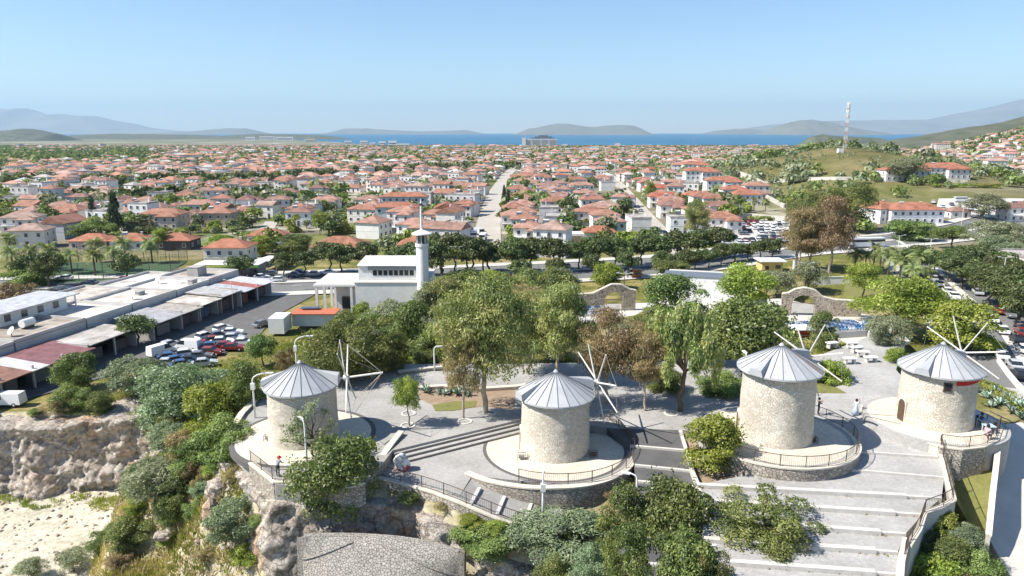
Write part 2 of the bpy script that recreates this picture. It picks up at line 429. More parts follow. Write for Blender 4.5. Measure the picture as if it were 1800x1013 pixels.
# ------------------------------------------------------------------ ground sheet
def axis(lo, hi, a, b, step, grow):
    c = list(np.arange(a, b + .01, step)); s = step
    x = b
    while x < hi: s *= grow; x += s; c.append(x)
    s = step; x = a; left = []
    while x > lo: s *= grow; x -= s; left.append(x)
    return np.array(left[::-1] + c)
gx = axis(-9000, 9000, -120, 125, 1.0, 1.055); gy = axis(15, 12000, 25, 215, 1.0, 1.04)
GX, GY = np.meshgrid(gx, gy); GZ = gh(GX, GY)
nx, ny = len(gx), len(gy)
idx = np.arange(nx * ny).reshape(ny, nx)
Q = np.stack([idx[:-1, :-1], idx[:-1, 1:], idx[1:, 1:], idx[1:, :-1]], -1).reshape(-1, 4)
V = np.stack([GX, GY, GZ], -1).reshape(-1, 3)
X, Y, Z = V[:, 0], V[:, 1], V[:, 2]
grassc = np.array([.145, .15, .045]); dryc = np.array([.30, .25, .12]); dirt = np.array([.33, .28, .21]); gravel = np.array([.56, .52, .47])
town = np.array([.22, .20, .165]); field = np.array([.13, .16, .055]); yard = np.array([.30, .285, .26])
f1 = fbm(X / 14, Y / 14, 31)[:, None]; f2 = fbm(X / 4, Y / 4, 41)[:, None]
c = grassc * (1 - ss(.42, .62, f2)) + dryc * ss(.42, .62, f2)
c = c * (1 - .55 * ss(.5, .7, f1)) + dirt * .55 * ss(.5, .7, f1)
dq = ((Y < 95.5) & (X < -46))[:, None]
fl = (dq & (Z < -20.5)[:, None])
c = np.where(fl, gravel * (.88 + .24 * f2), c)
tw = ss(215, 260, Y)[:, None] * (1 - np.exp(-(((X - HILL2[0]) / 150) ** 2 + ((Y - HILL2[1]) / 230) ** 2)) * 1.0)[:, None]
stt = ((np.mod(Y + 15 * np.sin(X / 70), 96) < 8) | (np.mod(X + 12 * np.sin(Y / 90), 120) < 7))[:, None] & (Y > 262)[:, None]
town = np.where(stt, np.array([.40, .375, .33]), town)
tc = town * (.7 + .6 * f1) * (1 - ss(.5, .6, fbm(X / 90, Y / 90, 77))[:, None]) + field * ss(.5, .6, fbm(X / 90, Y / 90, 77))[:, None]
hg = np.exp(-(((X - HILL2[0]) / 150) ** 2 + ((Y - HILL2[1]) / 230) ** 2))[:, None] * ss(300, 380, Y)[:, None]
c = c * (1 - tw) + tc * tw
c = c * (1 - hg) + (np.array([.20, .17, .085]) * (1 - ss(.4, .6, f1)) + np.array([.12, .12, .045]) * ss(.4, .6, f1)) * (.7 + .6 * f2) * hg
sl_ = np.hypot(*np.gradient(GZ, gy, gx)).reshape(-1)[:, None]; st_f = ss(.75, 1.6, sl_) * (Y < 110)[:, None]
c = c * (1 - st_f) + np.array([.50, .44, .36]) * (.75 + .5 * f2) * st_f
yd = (ss(96, 102, Y) * (1 - ss(195, 205, Y)) * ss(-34, -42, X))[:, None] * 0
c = c * (1 - yd) + yard * yd
# fields of the far plain on the left
ff = (ss(1100, 1500, Y) * (1 - ss(2600, 3200, Y)) * ss(-.52, -.6, X / np.maximum(Y, 1)))[:, None]
c = c * (1 - ff) + np.array([.16, .22, .07]) * (.6 + .8 * vn(X / 70, Y / 110, 9)[:, None]) * ff
M['ground'] = None
m, n, l, b = mat('ground_soil_and_grass'); M['ground'] = m
a = n.new('ShaderNodeAttribute'); a.attribute_name = 'tint'
co = _coord(n, l, 'World'); t = _noise(n, l, co, 1.7, 8, .7); t2 = _noise(n, l, co, .21, 5)
cc = _mix(n, l, 1.0, a.outputs['Color'], _ramp(n, l, t.outputs[0], [(.3, (.55, .57, .5)), (.7, (1.35, 1.3, 1.2))]), 'MULTIPLY')
cc = _mix(n, l, 1.0, cc, _ramp(n, l, t2.outputs[0], [(.3, (.8, .85, .75)), (.7, (1.15, 1.1, 1.1))]), 'MULTIPLY')
l.new(cc, b.inputs['Base Color']); b.inputs['Roughness'].default_value = .95; b.inputs['Specular IOR Level'].default_value = .1
_bump(n, l, b, t.outputs[0], .8, .18)
struct('ground', quads_mesh('ground', V, Q, m, True, fcol=np.concatenate([np.clip(c, 0, 1), np.ones((len(V), 1))], 1)))

# sea
m, n, l, b = mat('sea_water'); M['sea'] = m
co = _coord(n, l, 'World'); t = _noise(n, l, co, .05, 6); t2 = _noise(n, l, co, .0012, 4)
l.new(_ramp(n, l, t2.outputs[0], [(.35, (.014, .10, .19)), (.65, (.02, .135, .23))]), b.inputs['Base Color'])
b.inputs['Roughness'].default_value = .42; b.inputs['Specular IOR Level'].default_value = .18
_bump(n, l, b, t.outputs[0], .5, .6)
mb = MB(); mb.add([(-60000, 3000, -45), (60000, 3000, -45), (60000, 33000, -45), (-60000, 33000, -45)], [(0, 1, 2, 3)])
struct('sea', mb.me('sea', m))

# far islands, hills and mountains: ridges with real depth
M['farrock'] = pm('far_scrub_hills', (.085, .10, .05), (.19, .165, .11), .0016, .95, c3=(.11, .12, .06))
M['nearhill'] = pm('scrub_hill', (.06, .075, .035), (.13, .125, .085), .02, .95)
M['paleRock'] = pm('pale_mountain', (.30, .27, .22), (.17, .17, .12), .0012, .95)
def ridge(name, pts, dist, depth, material, base=-45, seed=0, rough=.12):
    """pts: skyline as photo points; the ridge stands at dist metres with a rounded cross-section of the given depth"""
    n = 110; m_ = 22
    xs = np.linspace(pts[0][0], pts[-1][0], n)
    ys = np.interp(xs, [p[0] for p in pts], [p[1] for p in pts])
    Xw = []; H = []
    for x, y in zip(xs, ys):
        r = ray(x, y); t = dist / r.y
        Xw.append(r.x * t); H.append(CH + r.z * t)
    Xw = np.array(Xw); H = np.array(H) - base
    H = H * (1 + rough * (fbm(Xw / (abs(Xw[-1] - Xw[0]) / 26), Xw * 0, seed, 3) - .45) * ss(0, .1, np.linspace(0, 1, n)) * ss(1, .9, np.linspace(0, 1, n)))
    uu = np.linspace(0, 1, n); H = (H + 10) * ss(0, .16, uu) * ss(1, .84, uu) - 10
    v = np.linspace(-1, 1, m_)
    VX, VV = np.meshgrid(Xw, v)
    prof = np.clip(np.cos(VV * math.pi / 2), 0, 1) ** 1.2
    sc_ = abs(Xw[-1] - Xw[0]) / 14
    er = fbm(VX / sc_, (VV * depth) / sc_, seed + 3, 4)
    Zz = base - 6 + (H[None, :] + 6) * prof * (1 - (.55 * (1 - prof)) * (er * 1.6 - .4).clip(0, 1))
    VY = dist + VV * depth + VX * 0
    idx = np.arange(n * m_).reshape(m_, n)
    Q = np.stack([idx[:-1, :-1], idx[:-1, 1:], idx[1:, 1:], idx[1:, :-1]], -1).reshape(-1, 4)
    o = struct(name, quads_mesh(name, np.stack([VX, VY, Zz], -1).reshape(-1, 3), Q, material, True))
    return o
ridge('island_hill', [(893, 234), (905, 229), (925, 226), (940, 225), (965, 219), (985, 217.5), (1000, 218), (1020, 221), (1040, 223.5), (1060, 222), (1085, 220), (1105, 220), (1120, 222), (1135, 227), (1152, 234)], 20000, 2000, M['farrock'], seed=1)
ridge('distant_island_hill', [(560, 234), (580, 229), (610, 226), (640, 226), (690, 229), (740, 231), (790, 230), (815, 228.5), (840, 231), (870, 234)], 25000, 2000, M['farrock'], seed=2)
ridge('low_island_hill', [(1235, 234), (1260, 230), (1290, 227), (1320, 227), (1350, 231), (1362, 234)], 23000, 1500, M['farrock'], seed=3)
ridge('headland_hill', [(1340, 235), (1362, 224), (1385, 216), (1405, 212), (1425, 211), (1445, 213), (1470, 219), (1500, 226), (1560, 236)], 19000, 1600, M['farrock'], seed=4)
ridge('right_mountain', [(1200, 234), (1290, 226), (1360, 219), (1450, 213), (1540, 211), (1600, 211), (1640, 210), (1665, 204), (1700, 197), (1740, 189), (1775, 181), (1800, 174), (1850, 172), (1920, 176), (2050, 190), (2200, 234)], 28500, 3600, M['paleRock'], seed=5, rough=.05)
ridge('left_mountain', [(-320, 234), (-150, 205), (-60, 197), (0, 191), (25, 193), (42, 190), (60, 198), (80, 202), (105, 200), (130, 203), (165, 204), (190, 211), (215, 215), (240, 222), (280, 228), (330, 232), (420, 234)], 29000, 3600, M['paleRock'], seed=6, rough=.05)
ridge('pale_coast_hill', [(260, 235), (340, 231), (380, 227), (405, 225.5), (430, 226), (455, 232), (480, 235)], 23000, 1800, M['farrock'], seed=7)
ridge('wooded_left_hill', [(-60, 240), (-10, 232), (20, 229), (40, 226), (55, 226.5), (75, 230), (95, 235), (125, 242)], 6000, 400, M['nearhill'], base=-44, seed=8)
ridge('low_coast_hill', [(40, 242), (120, 238), (200, 235), (330, 237), (390, 239), (450, 235.5), (520, 236.5), (570, 238), (610, 241), (660, 245)], 7500, 500, M['nearhill'], base=-44, seed=9)
ridge('right_scrub_hill', [(1500, 262), (1560, 250), (1640, 238), (1700, 226), (1740, 219), (1775, 213), (1800, 208), (1840, 200), (1920, 205), (2000, 250)], 2100, 330, M['nearhill'], base=-10, seed=10)
ridge('harbour_spit_hill', [(1400, 247), (1425, 240), (1445, 236.5), (1470, 239), (1500, 240), (1540, 243), (1580, 247)], 3900, 160, M['nearhill'], base=-46, seed=12)

# ------------------------------------------------------------------ rock cliffs
m, n, l, b = mat('limestone_cliff'); M['rock'] = m
co = _coord(n, l, 'World'); t = _noise(n, l, co, .35, 8, .65); t2 = _noise(n, l, co, 1.8, 8, .7); t3 = _noise(n, l, co, .16, 4)
cc = _ramp(n, l, t.outputs[0], [(.3, (.27, .255, .24)), (.45, (.52, .47, .41)), (.55, (.43, .365, .30)), (.7, (.62, .57, .50))])
cc = _mix(n, l, _ramp(n, l, t3.outputs[0], [(.52, (0, 0, 0)), (.66, (.75, .75, .75))]), cc, (.55, .36, .22))
cc = _mix(n, l, 1.0, cc, _ramp(n, l, t2.outputs[0], [(.3, (.62, .6, .58)), (.6, (1.08, 1.08, 1.08))]), 'MULTIPLY')
wv = n.new('ShaderNodeVectorMath'); wv.operation = 'MULTIPLY_ADD'; wv.inputs[1].default_value = (4.5, 4.5, 3.0); l.new(t.outputs['Color'], wv.inputs[0]); l.new(co, wv.inputs[2])
ck = n.new('ShaderNodeTexVoronoi'); ck.feature = 'DISTANCE_TO_EDGE'; ck.inputs['Scale'].default_value = .42; l.new(wv.outputs[0], ck.inputs['Vector'])
ck2 = n.new('ShaderNodeTexVoronoi'); ck2.feature = 'DISTANCE_TO_EDGE'; ck2.inputs['Scale'].default_value = 1.7; l.new(wv.outputs[0], ck2.inputs['Vector'])
cr1 = _ramp(n, l, ck.outputs['Distance'], [(0, (.62, .6, .58)), (.035, (1, 1, 1))]); cr2 = _ramp(n, l, ck2.outputs['Distance'], [(0, (.86, .85, .84)), (.05, (1, 1, 1))])
cc = _mix(n, l, 1.0, cc, cr1, 'MULTIPLY'); cc = _mix(n, l, 1.0, cc, cr2, 'MULTIPLY')
l.new(cc, b.inputs['Base Color']); b.inputs['Roughness'].default_value = .95; b.inputs['Specular IOR Level'].default_value = .1
hh_ = _mix(n, l, 1.0, _mix(n, l, .5, t2.outputs['Color'], cr1), cr2, 'MULTIPLY')
_bump(n, l, b, hh_, 1.0, .35)
def cliff(name, path, seed, amp=1.2, nu=190, nv=46, over=1.5):
    """path: (x, y, ztop, zbottom) from left to right as seen from the open side"""
    P = [Vector(p[:2]) for p in path]; L = [0]
    for a, b_ in zip(P[:-1], P[1:]): L.append(L[-1] + (b_ - a).length)
    us = np.linspace(0, L[-1], nu); V = []
    px = np.interp(us, L, [p.x for p in P]); pyy = np.interp(us, L, [p.y for p in P])
    zt = np.interp(us, L, [p[2] for p in path]); zb = np.interp(us, L, [p[3] for p in path])
    tx = np.gradient(px); ty = np.gradient(pyy)
    kk = np.ones(9) / 9
    tx = np.convolve(np.pad(tx, 4, 'edge'), kk, 'valid'); ty = np.convolve(np.pad(ty, 4, 'edge'), kk, 'valid')
    ln = np.hypot(tx, ty); nxv, nyv = ty / ln, -tx / ln          # outward = right of travel
    for j in range(nv + 5):
        for i in range(nu):
            if j < nv:
                v = j / (nv - 1); z = zb[i] + (zt[i] - zb[i]) * v; back = 0.0
            else:
                v = 1.0; back = (j - nv + 1) * over / 5; z = zt[i] + .15 * back
            p = Vector((px[i], pyy[i], z))
            q = p * .16 + Vector((seed, 0, 0))
            d1 = noise.multi_fractal(q, .9, 2.1, 5) - 1
            vr = noise.voronoi(p * .3 + Vector((0, seed, 0)))[0]
            d2 = (vr[1] - vr[0]); vr2 = noise.voronoi(p * .85 + Vector((3, seed, 1)))[0]
            vr3 = noise.voronoi(Vector((p.x * 1.9, p.y * 1.9, p.z * 1.2)) + Vector((1, seed, 7)))[0]
            off = amp * (.8 * d1 + 1.5 * (vr[0] - .6) + .9 * (vr2[0] - .4) + .38 * (vr3[0] - .4) - .5 * max(0, .22 - d2) * 3 - .35 * max(0, .2 - (vr2[1] - vr2[0])) * 3) + (1 - v) ** 1.5 * amp * 1.4 - back
            if j >= nv: off = off * .6 - back
            zz = z + amp * .35 * (noise.noise(p * .35 + Vector((seed, 5, 5)))) * (1 if 0 < v else 0)
            V.append((p.x + nxv[i] * off, p.y + nyv[i] * off, zz))
    m_ = nv + 5
    idx = np.arange(nu * m_).reshape(m_, nu)
    Q = np.stack([idx[:-1, :-1], idx[:-1, 1:], idx[1:, 1:], idx[1:, :-1]], -1).reshape(-1, 4)
    return struct(name, quads_mesh(name, V, Q, M['rock'], False))
cliff('quarry_cliff', [(-112, 92, -12.6, -22.6), (-90, 95, -12.6, -22.6), (-71, 93.5, -12.8, -22.6), (-62, 95, -12.4, -22.6), (-52, 96, -11.9, -22.6), (-47.5, 94, -11.4, -22), (-45.5, 88, -11, -21), (-44.5, 82, -11, -21)], 3, 1.5, 260, 56, 4.5)
def outw(px, py, z, o_):
    p = at(px, py, z); return (p.x, p.y - o_)
cliff('mill_cliff', [(-31.5, 67, -3.2, -9.5), (-27.5, 61, -1.6, -9), outw(445, 815, .5, 1.0) + (-.9, -8.5), outw(484, 852, .5, 1.1) + (-.7, -9), outw(570, 850, .5, 1.4) + (-.8, -9), outw(660, 846, 0, 1.5) + (-1.2, -9),
                      outw(760, 872, 0, 1.5) + (-1.8, -9), outw(860, 915, -.8, 1.3) + (-3.2, -9), outw(950, 940, -1.6, 1.5) + (-4.4, -9), outw(1010, 950, -2, 2.2) + (-5.2, -9)], 9, .9, 220, 40, 1.3)

def boulder(name, c, r, seed, material, zs=1.0, n=3, chop=.35):
    bm = bmesh.new(); bmesh.ops.create_icosphere(bm, subdivisions=n, radius=1)
    for v in bm.verts:
        q = v.co * 1.1 + Vector((seed * 3.1, seed, 0)); vr = noise.voronoi(q)[0]
        k = 1 + chop * (vr[0] - .45) + .18 * noise.noise(q * 2.3)
        v.co = Vector((v.co.x * r[0] * k, v.co.y * r[1] * k, v.co.z * r[2] * k))
    me = bpy.data.meshes.new(name); bm.to_mesh(me); bm.free()
    for mm in (material if isinstance(material, list) else [material]): me.materials.append(mm)
    o = new_obj(name, me); o.location = c
    return o
for i, (px, py, r, z, lab) in enumerate([(384, 862, (1.1, 1.0, 1.2), -3.2, 'large pale limestone block on the slope below the leftmost mill'),
                                    (372, 905, (.8, .7, 1.5), -4.6, 'tall pale limestone slab leaning on the grassy slope'),
                                    (285, 942, (.9, .6, .45), -9.0, 'flat pale rock beside the lower left shrub'),
                                    (495, 990, (.7, .6, .9), -6.4, 'pointed pale rock by the left corner of the stone clad wall'),
                                    (640, 920, (1.6, .9, 1.0), -4.4, 'wide shaded rock under the plaza railing'),
                                    (745, 905, (.8, .7, 1.2), -3.4, 'upright tan rock above the stone clad wall'),
                                    (795, 945, (1.2, .8, .9), -4.8, 'brown grey rock right of the stone clad wall')]):
    o = boulder('boulder', at(px, py, z), r, i + 2, M['rock']); tag(o, lab, 'rock')
# ------------------------------------------------------------------ mill terrace: paving levels, steps and walls
def poly_px(pts): return [at(*p) for p in pts]
def slab(name, pts, material, thick=1.5, level=None):
    """a paved level: photo points with their heights, as a solid slab"""
    w_ = poly_px(pts); mb = MB()
    mb.prism([(p.x, p.y) for p in w_], [p.z - thick for p in w_], [p.z for p in w_])
    return struct(name, mb.me(name, material))
def disc(name, c, r0, r1, z0, z1, material, n=64, a0=0, a1=2 * math.pi):
    mb = MB(); full = abs(a1 - a0 - 2 * math.pi) < 1e-6
    if r0 <= 0:
        mb.prism([(c[0] + r1 * math.cos(2 * math.pi * k / n), c[1] + r1 * math.sin(2 * math.pi * k / n)) for k in range(n)], z0, z1)
    else:
        mb.lathe([(r0, z0), (r1, z0), (r1, z1), (r0, z1), (r0, z0)], n, (c[0], c[1], 0), a0, a1)
    return struct(name, mb.me(name, material))
def strip(name, pts, wid, h, material, drop=.3):
    """a kerb or low band along world points"""
    mb = MB()
    for a, b_ in zip(pts[:-1], pts[1:]):
        d = Vector((b_[0] - a[0], b_[1] - a[1], 0)); q = Vector((-d.y, d.x, 0)).normalized() * wid / 2
        a = Vector(a); b_ = Vector(b_)
        mb.prism([(a - q).xy[:], (b_ - q).xy[:], (b_ + q).xy[:], (a + q).xy[:]], [a.z - drop, b_.z - drop, b_.z - drop, a.z - drop], [a.z + h, b_.z + h, b_.z + h, a.z + h])
    return mb.me(name, material)
def wallpath(pts, thick, h_below, material, name, cope=None, parent=None, capmat=None):
    """a wall along world points (top heights in z), h_below number or list, with a coping"""
    n = len(pts); P = [Vector(p) for p in pts]
    hb = [h_below] * n if not isinstance(h_below, (list, tuple)) else h_below
    off = []
    for i in range(n):
        t = (P[min(i + 1, n - 1)] - P[max(i - 1, 0)]); t.z = 0; t.normalize()
        off.append(Vector((-t.y, t.x, 0)))
    def sweep(half, ztop, zbot):
        v = []; f = []
        for i in range(n):
            for s_, zz in ((-1, zbot[i]), (-1, ztop[i]), (1, ztop[i]), (1, zbot[i])):
                q = P[i] + off[i] * half * s_; v.append((q.x, q.y, zz))
        for i in range(n - 1):
            for k in range(4): f.append((i * 4 + k, (i + 1) * 4 + k, (i + 1) * 4 + (k + 1) % 4, i * 4 + (k + 1) % 4))
        f += [(0, 1, 2, 3), tuple((n - 1) * 4 + k for k in (3, 2, 1, 0))]
        return v, f
    mb = MB(); mb.add(*sweep(thick / 2, [p.z - (.12 if cope else 0) for p in P], [p.z - h for p, h in zip(P, hb)]))
    body = mb.obj('wall_body' if parent else name, material, parent)
    if cope:
        mb = MB(); mb.add(*sweep(thick / 2 + .06, [p.z for p in P], [p.z - .13 for p in P]))
        mb.obj('coping', capmat or M['coping'], parent or body)
    return body
def railing(label, pts, h=1.0, post_step=2.1, bal=.16, r=.028):
    P = [Vector(p) for p in pts]
    L = [0.0]
    for a, b_ in zip(P[:-1], P[1:]): L.append(L[-1] + (b_ - a).length)
    def pt(s):
        s = min(max(s, 0), L[-1])
        for i in range(len(L) - 1):
            if s <= L[i + 1] + 1e-6: return P[i].lerp(P[i + 1], (s - L[i]) / max(L[i + 1] - L[i], 1e-6))
        return P[-1]
    t = thing('iron_railing', label, 'railing', P[0]); o0 = P[0]
    up = Vector((0, 0, h)); n = max(2, int(L[-1] / .7))
    mb = MB(); mb.tube([pt(L[-1] * k / n) + up - o0 for k in range(n + 1)], r * 1.15, 5); mb.obj('top_rail', M['iron'], t)
    mb = MB(); mb.tube([pt(L[-1] * k / n) + Vector((0, 0, .12)) - o0 for k in range(n + 1)], r * .8, 4); mb.obj('bottom_rail', M['iron'], t)
    mb = MB()
    for k in range(int(L[-1] / bal)):
        q = pt((k + .5) * bal) - o0; mb.tube([q + Vector((0, 0, .12)), q + up], .011, 3, False)
    o = mb.obj('balusters', M['iron'], t); o['kind'] = 'stuff'
    m_ = max(1, round(L[-1] / post_step)); pme = None
    for k in range(m_ + 1):
        if pme is None: b2 = MB(); b2.tube([(0, 0, -.1), (0, 0, h + .04)], r * 1.3, 5); pme = b2.me('post', M['iron'])
        q = new_obj('post', pme, t); q.location = pt(L[-1] * k / m_) - o0
    return t
def arc(c, r, a0, a1, z, n=24):
    out = []
    for k in range(n + 1):
        u = k / n; a = R(a0 + (a1 - a0) * u)
        rr = r if not isinstance(r, (list, tuple)) else np.interp(u, np.linspace(0, 1, len(r)), r)
        zz = z if not isinstance(z, (list, tuple)) else float(np.interp(u, np.linspace(0, 1, len(z)), z))
        out.append(Vector((c[0] + rr * math.cos(a), c[1] + rr * math.sin(a), zz)))
    return out

# mill centres: front foot pixel, level, body width in pixels
def mill_centre(px, py, z, wpx):
    p = at(px, py, z); d = proj(p)[2]; r = wpx * (d + 2.5) / 1250 / 2
    dirv = Vector((p.x, p.y, 0)).normalized()
    c = p + dirv * r; c.z = z
    return c, r
MILLS = [mill_centre(537, 790, .8, 118), mill_centre(975, 815, 0, 120), mill_centre(1359, 788, 1.8, 124), mill_centre(1638, 757, 2.2, 118)]
c1, c2, c3, c4 = [m_[0] for m_ in MILLS]

# main plaza: upper court behind the mills, forecourt of the second mill
slab('upper_court', [(395, 770, .78), (470, 662, .78), (560, 652, .78), (720, 640, .78), (905, 640, .78), (1300, 632, .78), (1400, 700, .78), (1300, 760, .78), (1080, 752, .78), (917, 737, .78), (690, 792, .78), (655, 838, .78), (600, 858, .78), (484, 852, .78), (444, 815, .78)], M['pave'])
slab('forecourt', [(655, 838, .0), (690, 792, .0), (917, 737, .0), (1090, 752, .0), (1108, 800, .0), (1076, 838, .0), (975, 851, .0), (890, 843, 0), (830, 836, 0), (808, 872, 0), (740, 855, 0), (668, 832, 0)], M['pave'])
slab('ramp', [(824, 838, -.02), (880, 866, -.7), (955, 890, -1.45), (1052, 905, -2.0), (1060, 935, -2.1), (1005, 926, -2.0), (934, 924, -1.6), (879, 904, -.9), (808, 874, -.02)], M['pave'], 1.0)
for a_, b_ in (((843, 858, -.22), (826, 889, -.22)), ((887, 873, -.72), (873, 906, -.78)), ((934, 885, -1.25), (922, 920, -1.35))):
    struct('kerb', strip('kerb', [at(*a_), at(*b_)], .28, .08, M['kerb'], .5))
# three long steps up from the forecourt to the court
for k, (za, zb, o_) in enumerate(((.55, .56, 0.0), (.36, .37, .55), (.17, .18, 1.1))):
    a, b_ = at(690, 792, .78), at(917, 737, .78)
    d = (b_ - a).normalized(); q = Vector((d.y, -d.x, 0))
    mb = MB(); A = a + q * (o_ - .3); B = b_ + q * (o_ - .3)
    mb.prism([A.xy[:], B.xy[:], (B + q * .62).xy[:], (A + q * .62).xy[:]], -.4, zb)
    st_ = struct('step', mb.me('step', M['pavelight']))
    mb = MB(); A2 = A + q * .55; B2 = B + q * .55
    mb.prism([A2.xy[:], B2.xy[:], (B2 + q * .09).xy[:], (A2 + q * .09).xy[:]], -.4, zb + .006)
    struct('step_nosing', mb.me('step_nosing', M['nosing']))
# mill platforms with their dark border rings
disc('mill_platform', c1, 0, 6.1, .3, .792, M['cream']); disc('platform_border', c1, 6.1, 6.55, .3, .797, M['darkpave'])
disc('mill_platform', c2, 0, 6.3, -3.5, .010, M['cream']); disc('platform_border', c2, 6.3, 6.62, -3.5, .014, M['darkpave'])
disc('platform_skirt', c2, 6.62, 7.2, -.3, .006, M['pave'], 48, R(-100), R(20))
disc('mill_platform', c3, 0, 6.2, -2, 1.80, M['cream']); disc('platform_border', c3, 6.2, 6.7, -2, 1.795, M['pavelight'])
disc('mill_platform', c4, 0, 5.6, -3, 2.2, M['cream']); disc('platform_border', c4, 5.6, 6.0, -3, 2.19, M['pavelight'])
slab('mill_terrace', [(1516, 712, 2.1), (1560, 700, 2.1), (1640, 700, 2.1), (1752, 740, 2.1), (1756, 772, 2.1), (1700, 784, 2.1), (1650, 782, 2.1), (1600, 765, 2.1), (1545, 742, 2.1)], M['cream'], 1.5)
# sloping court between the two mills on the right
slab('right_court', [(1400, 640, 1.2), (1545, 585, 1.6), (1592, 600, 1.6), (1575, 650, 1.7), (1610, 690, 1.75), (1560, 702, 1.75), (1517, 712, 1.7), (1550, 745, 1.6), (1600, 768, 1.5), (1652, 785, 1.4), (1652, 803, 1.2), (1488, 792, 1.2), (1480, 755, 1.2), (1425, 735, 1.0), (1400, 700, .8)], M['pavelight'], 2.0)
# broad stair terraces
LN = [((1488, 792), (1652, 803)), ((1470, 823), (1660, 839)), ((1225, 853), (1655, 875)), ((1225, 880), (1622, 904)), ((1232, 913), (1592, 938)), ((1238, 948), (1578, 970)), ((1240, 985), (1577, 1009)), ((1240, 1030), (1577, 1052))]
ZL = [1.0, .80, .60, .40, .20, .0, -.20, -.40]
for k in range(7):
    z = ZL[k]; a, b_ = LN[k]; c_, d_ = LN[k + 1]
    if k == 1: a = (1400, 817)
    slab('stair_terrace', [(a[0], a[1], z), (b_[0], b_[1], z), (d_[0], d_[1], z), (c_[0], c_[1], z)], M['pavelight'], 1.6)
for k in range(7):
    (ax, ay), (bx, by) = LN[k]
    z = (1.2 if k == 0 else ZL[k - 1])
    A, B = at(ax, ay, z), at(bx, by, z)
    if k < 2:
        struct('kerb', strip('kerb', [A, B], .22, .03, M['kerb'], .5))
    else:
        fr = {2: .86, 3: .88, 4: .88, 5: .89, 6: .89}[k]; C_ = A.lerp(B, fr)
        o = new_obj('stone_bench_step', strip('stone_bench_step', [A, C_], .42, .13, M['kerb'], .55))
        tag(o, 'long pale bench kerb across the broad stairs, ' + ordinal(k - 1) + ' from the top', 'bench', 'bench kerbs on the broad stairs')
        struct('kerb', strip('kerb', [C_ + (B - A).normalized() * .01, B], .25, .03, M['kerb'], .5))
# dark asphalt ramp between the second and third mills, with pale cross kerbs
CL = [((1066, 752), (1196, 757)), ((1108, 783), (1203, 791)), ((1116, 817), (1222, 828)), ((1118, 845), (1230, 856)), ((1110, 875), (1232, 885)), ((1100, 905), (1236, 918)), ((1090, 940), (1240, 953)), ((1085, 985), (1243, 1000)), ((1080, 1045), (1243, 1060))]
CZ = [.7, .5, .3, .1, -.1, -.3, -.5, -.7, -.9]
for k in range(8):
    a, b_ = CL[k]; c_, d_ = CL[k + 1]
    slab('asphalt_ramp', [(a[0], a[1], CZ[k]), (b_[0], b_[1], CZ[k]), (d_[0], d_[1], CZ[k] - .06), (c_[0], c_[1], CZ[k] - .06)], M['asphalt'], 1.4)
    if k: struct('kerb', strip('kerb', [at(a[0], a[1], CZ[k - 1] - .05), at(b_[0], b_[1], CZ[k - 1] - .05)], .26, .03, M['kerb'], .6))
struct('kerb', strip('kerb', [at(1196, 757, .8), at(1218, 830, .62), at(1229, 856, .62), at(1233, 886, .42), at(1238, 920, .22), at(1242, 960, .02), at(1245, 1010, -.18)], .3, .06, M['kerb'], .7))
slab('court_apron', [(1066, 752, .72), (1196, 757, .72), (1300, 762, .72), (1300, 745, .74), (1080, 740, .74)], M['pave'], 1)
slab('shrub_bed', [(1196, 757, .6), (1300, 790, .6), (1300, 850, .1), (1230, 850, .1)], M['soil'], 1.2)

# retaining walls
def wall_thing(label, pts, thick, hb, material, cope=True):
    t = thing('retaining_wall', label, 'wall')
    wallpath(pts, thick, hb, material, 'wall', cope, t)
    return t
wall_thing('curved stone retaining wall under the second mill from the left', arc(c2, [9.3, 8.3, 7.6, 7.4, 7.3, 7.2, 7.1], -147, 15, [.22, .2, .2, .12, .1, .1, .1], 40), .45, [.6] * 4 + list(np.linspace(.9, 3.2, 14)) + [3.6] * 23, M['rubble'])
wall_thing('curved stone retaining wall under the third mill from the left', arc(c3, 6.85, -158, 20, [1.95, 1.95, 1.9, 1.85], 40), .4, 2.6, M['rubble'])
wall_thing('low stone wall round the rightmost mill above the path', [at(*p) for p in ((1652, 783, 2.3), (1690, 788, 2.3), (1725, 784, 2.3), (1750, 772, 2.3), (1757, 752, 2.3))], .4, 4.5, M['rubble'])
wall_thing('white edged wall beside the left of the rightmost mill', [at(*p) for p in ((1517, 712, 2.13), (1540, 732, 2.13), (1575, 755, 2.13), (1620, 772, 2.13), (1652, 783, 2.13))], .35, 1.3, M['coping'])
wall_thing('low stone wall on the cliff edge below the leftmost mill', [at(*p) for p in ((441, 812, .95), (484, 846, .95), (520, 845, .95), (560, 852, .9), (600, 858, .9), (640, 846, .9))], .4, 2.0, M['rubble'])
wall_thing('short stone wall sloping down beside the court steps', [at(*p) for p in ((705, 757, 1.2), (690, 776, 1.05), (676, 795, .85), (662, 812, .6), (655, 830, .4))], .45, 1.8, M['rubble'])
wall_thing('stone wall below the railing of the descending ramp', [at(*p) for p in ((664, 838, .1), (700, 845, .1), (760, 862, .1), (808, 880, .0), (845, 896, -.4), (879, 910, -.8), (934, 928, -1.5), (1005, 932, -1.9), (1055, 940, -2.0))], .5, [2.2, 2.2, 2.6, 3, 3.2, 3.2, 3, 2.5, 2.2], M['rubble'])
wall_thing('low rubble wall at the left edge of the court by the lamps', [at(*p) for p in ((400, 765, 1.1), (425, 725, 1.1), (450, 700, 1.1), (478, 668, 1.1))], .5, 1.6, M['rubble'])
wall_thing('long low stone wall behind the agave bed', [at(*p) for p in ((700, 652, 1.2), (760, 645, 1.2), (800, 644, 1.2))], .5, 1.2, M['rubble'])
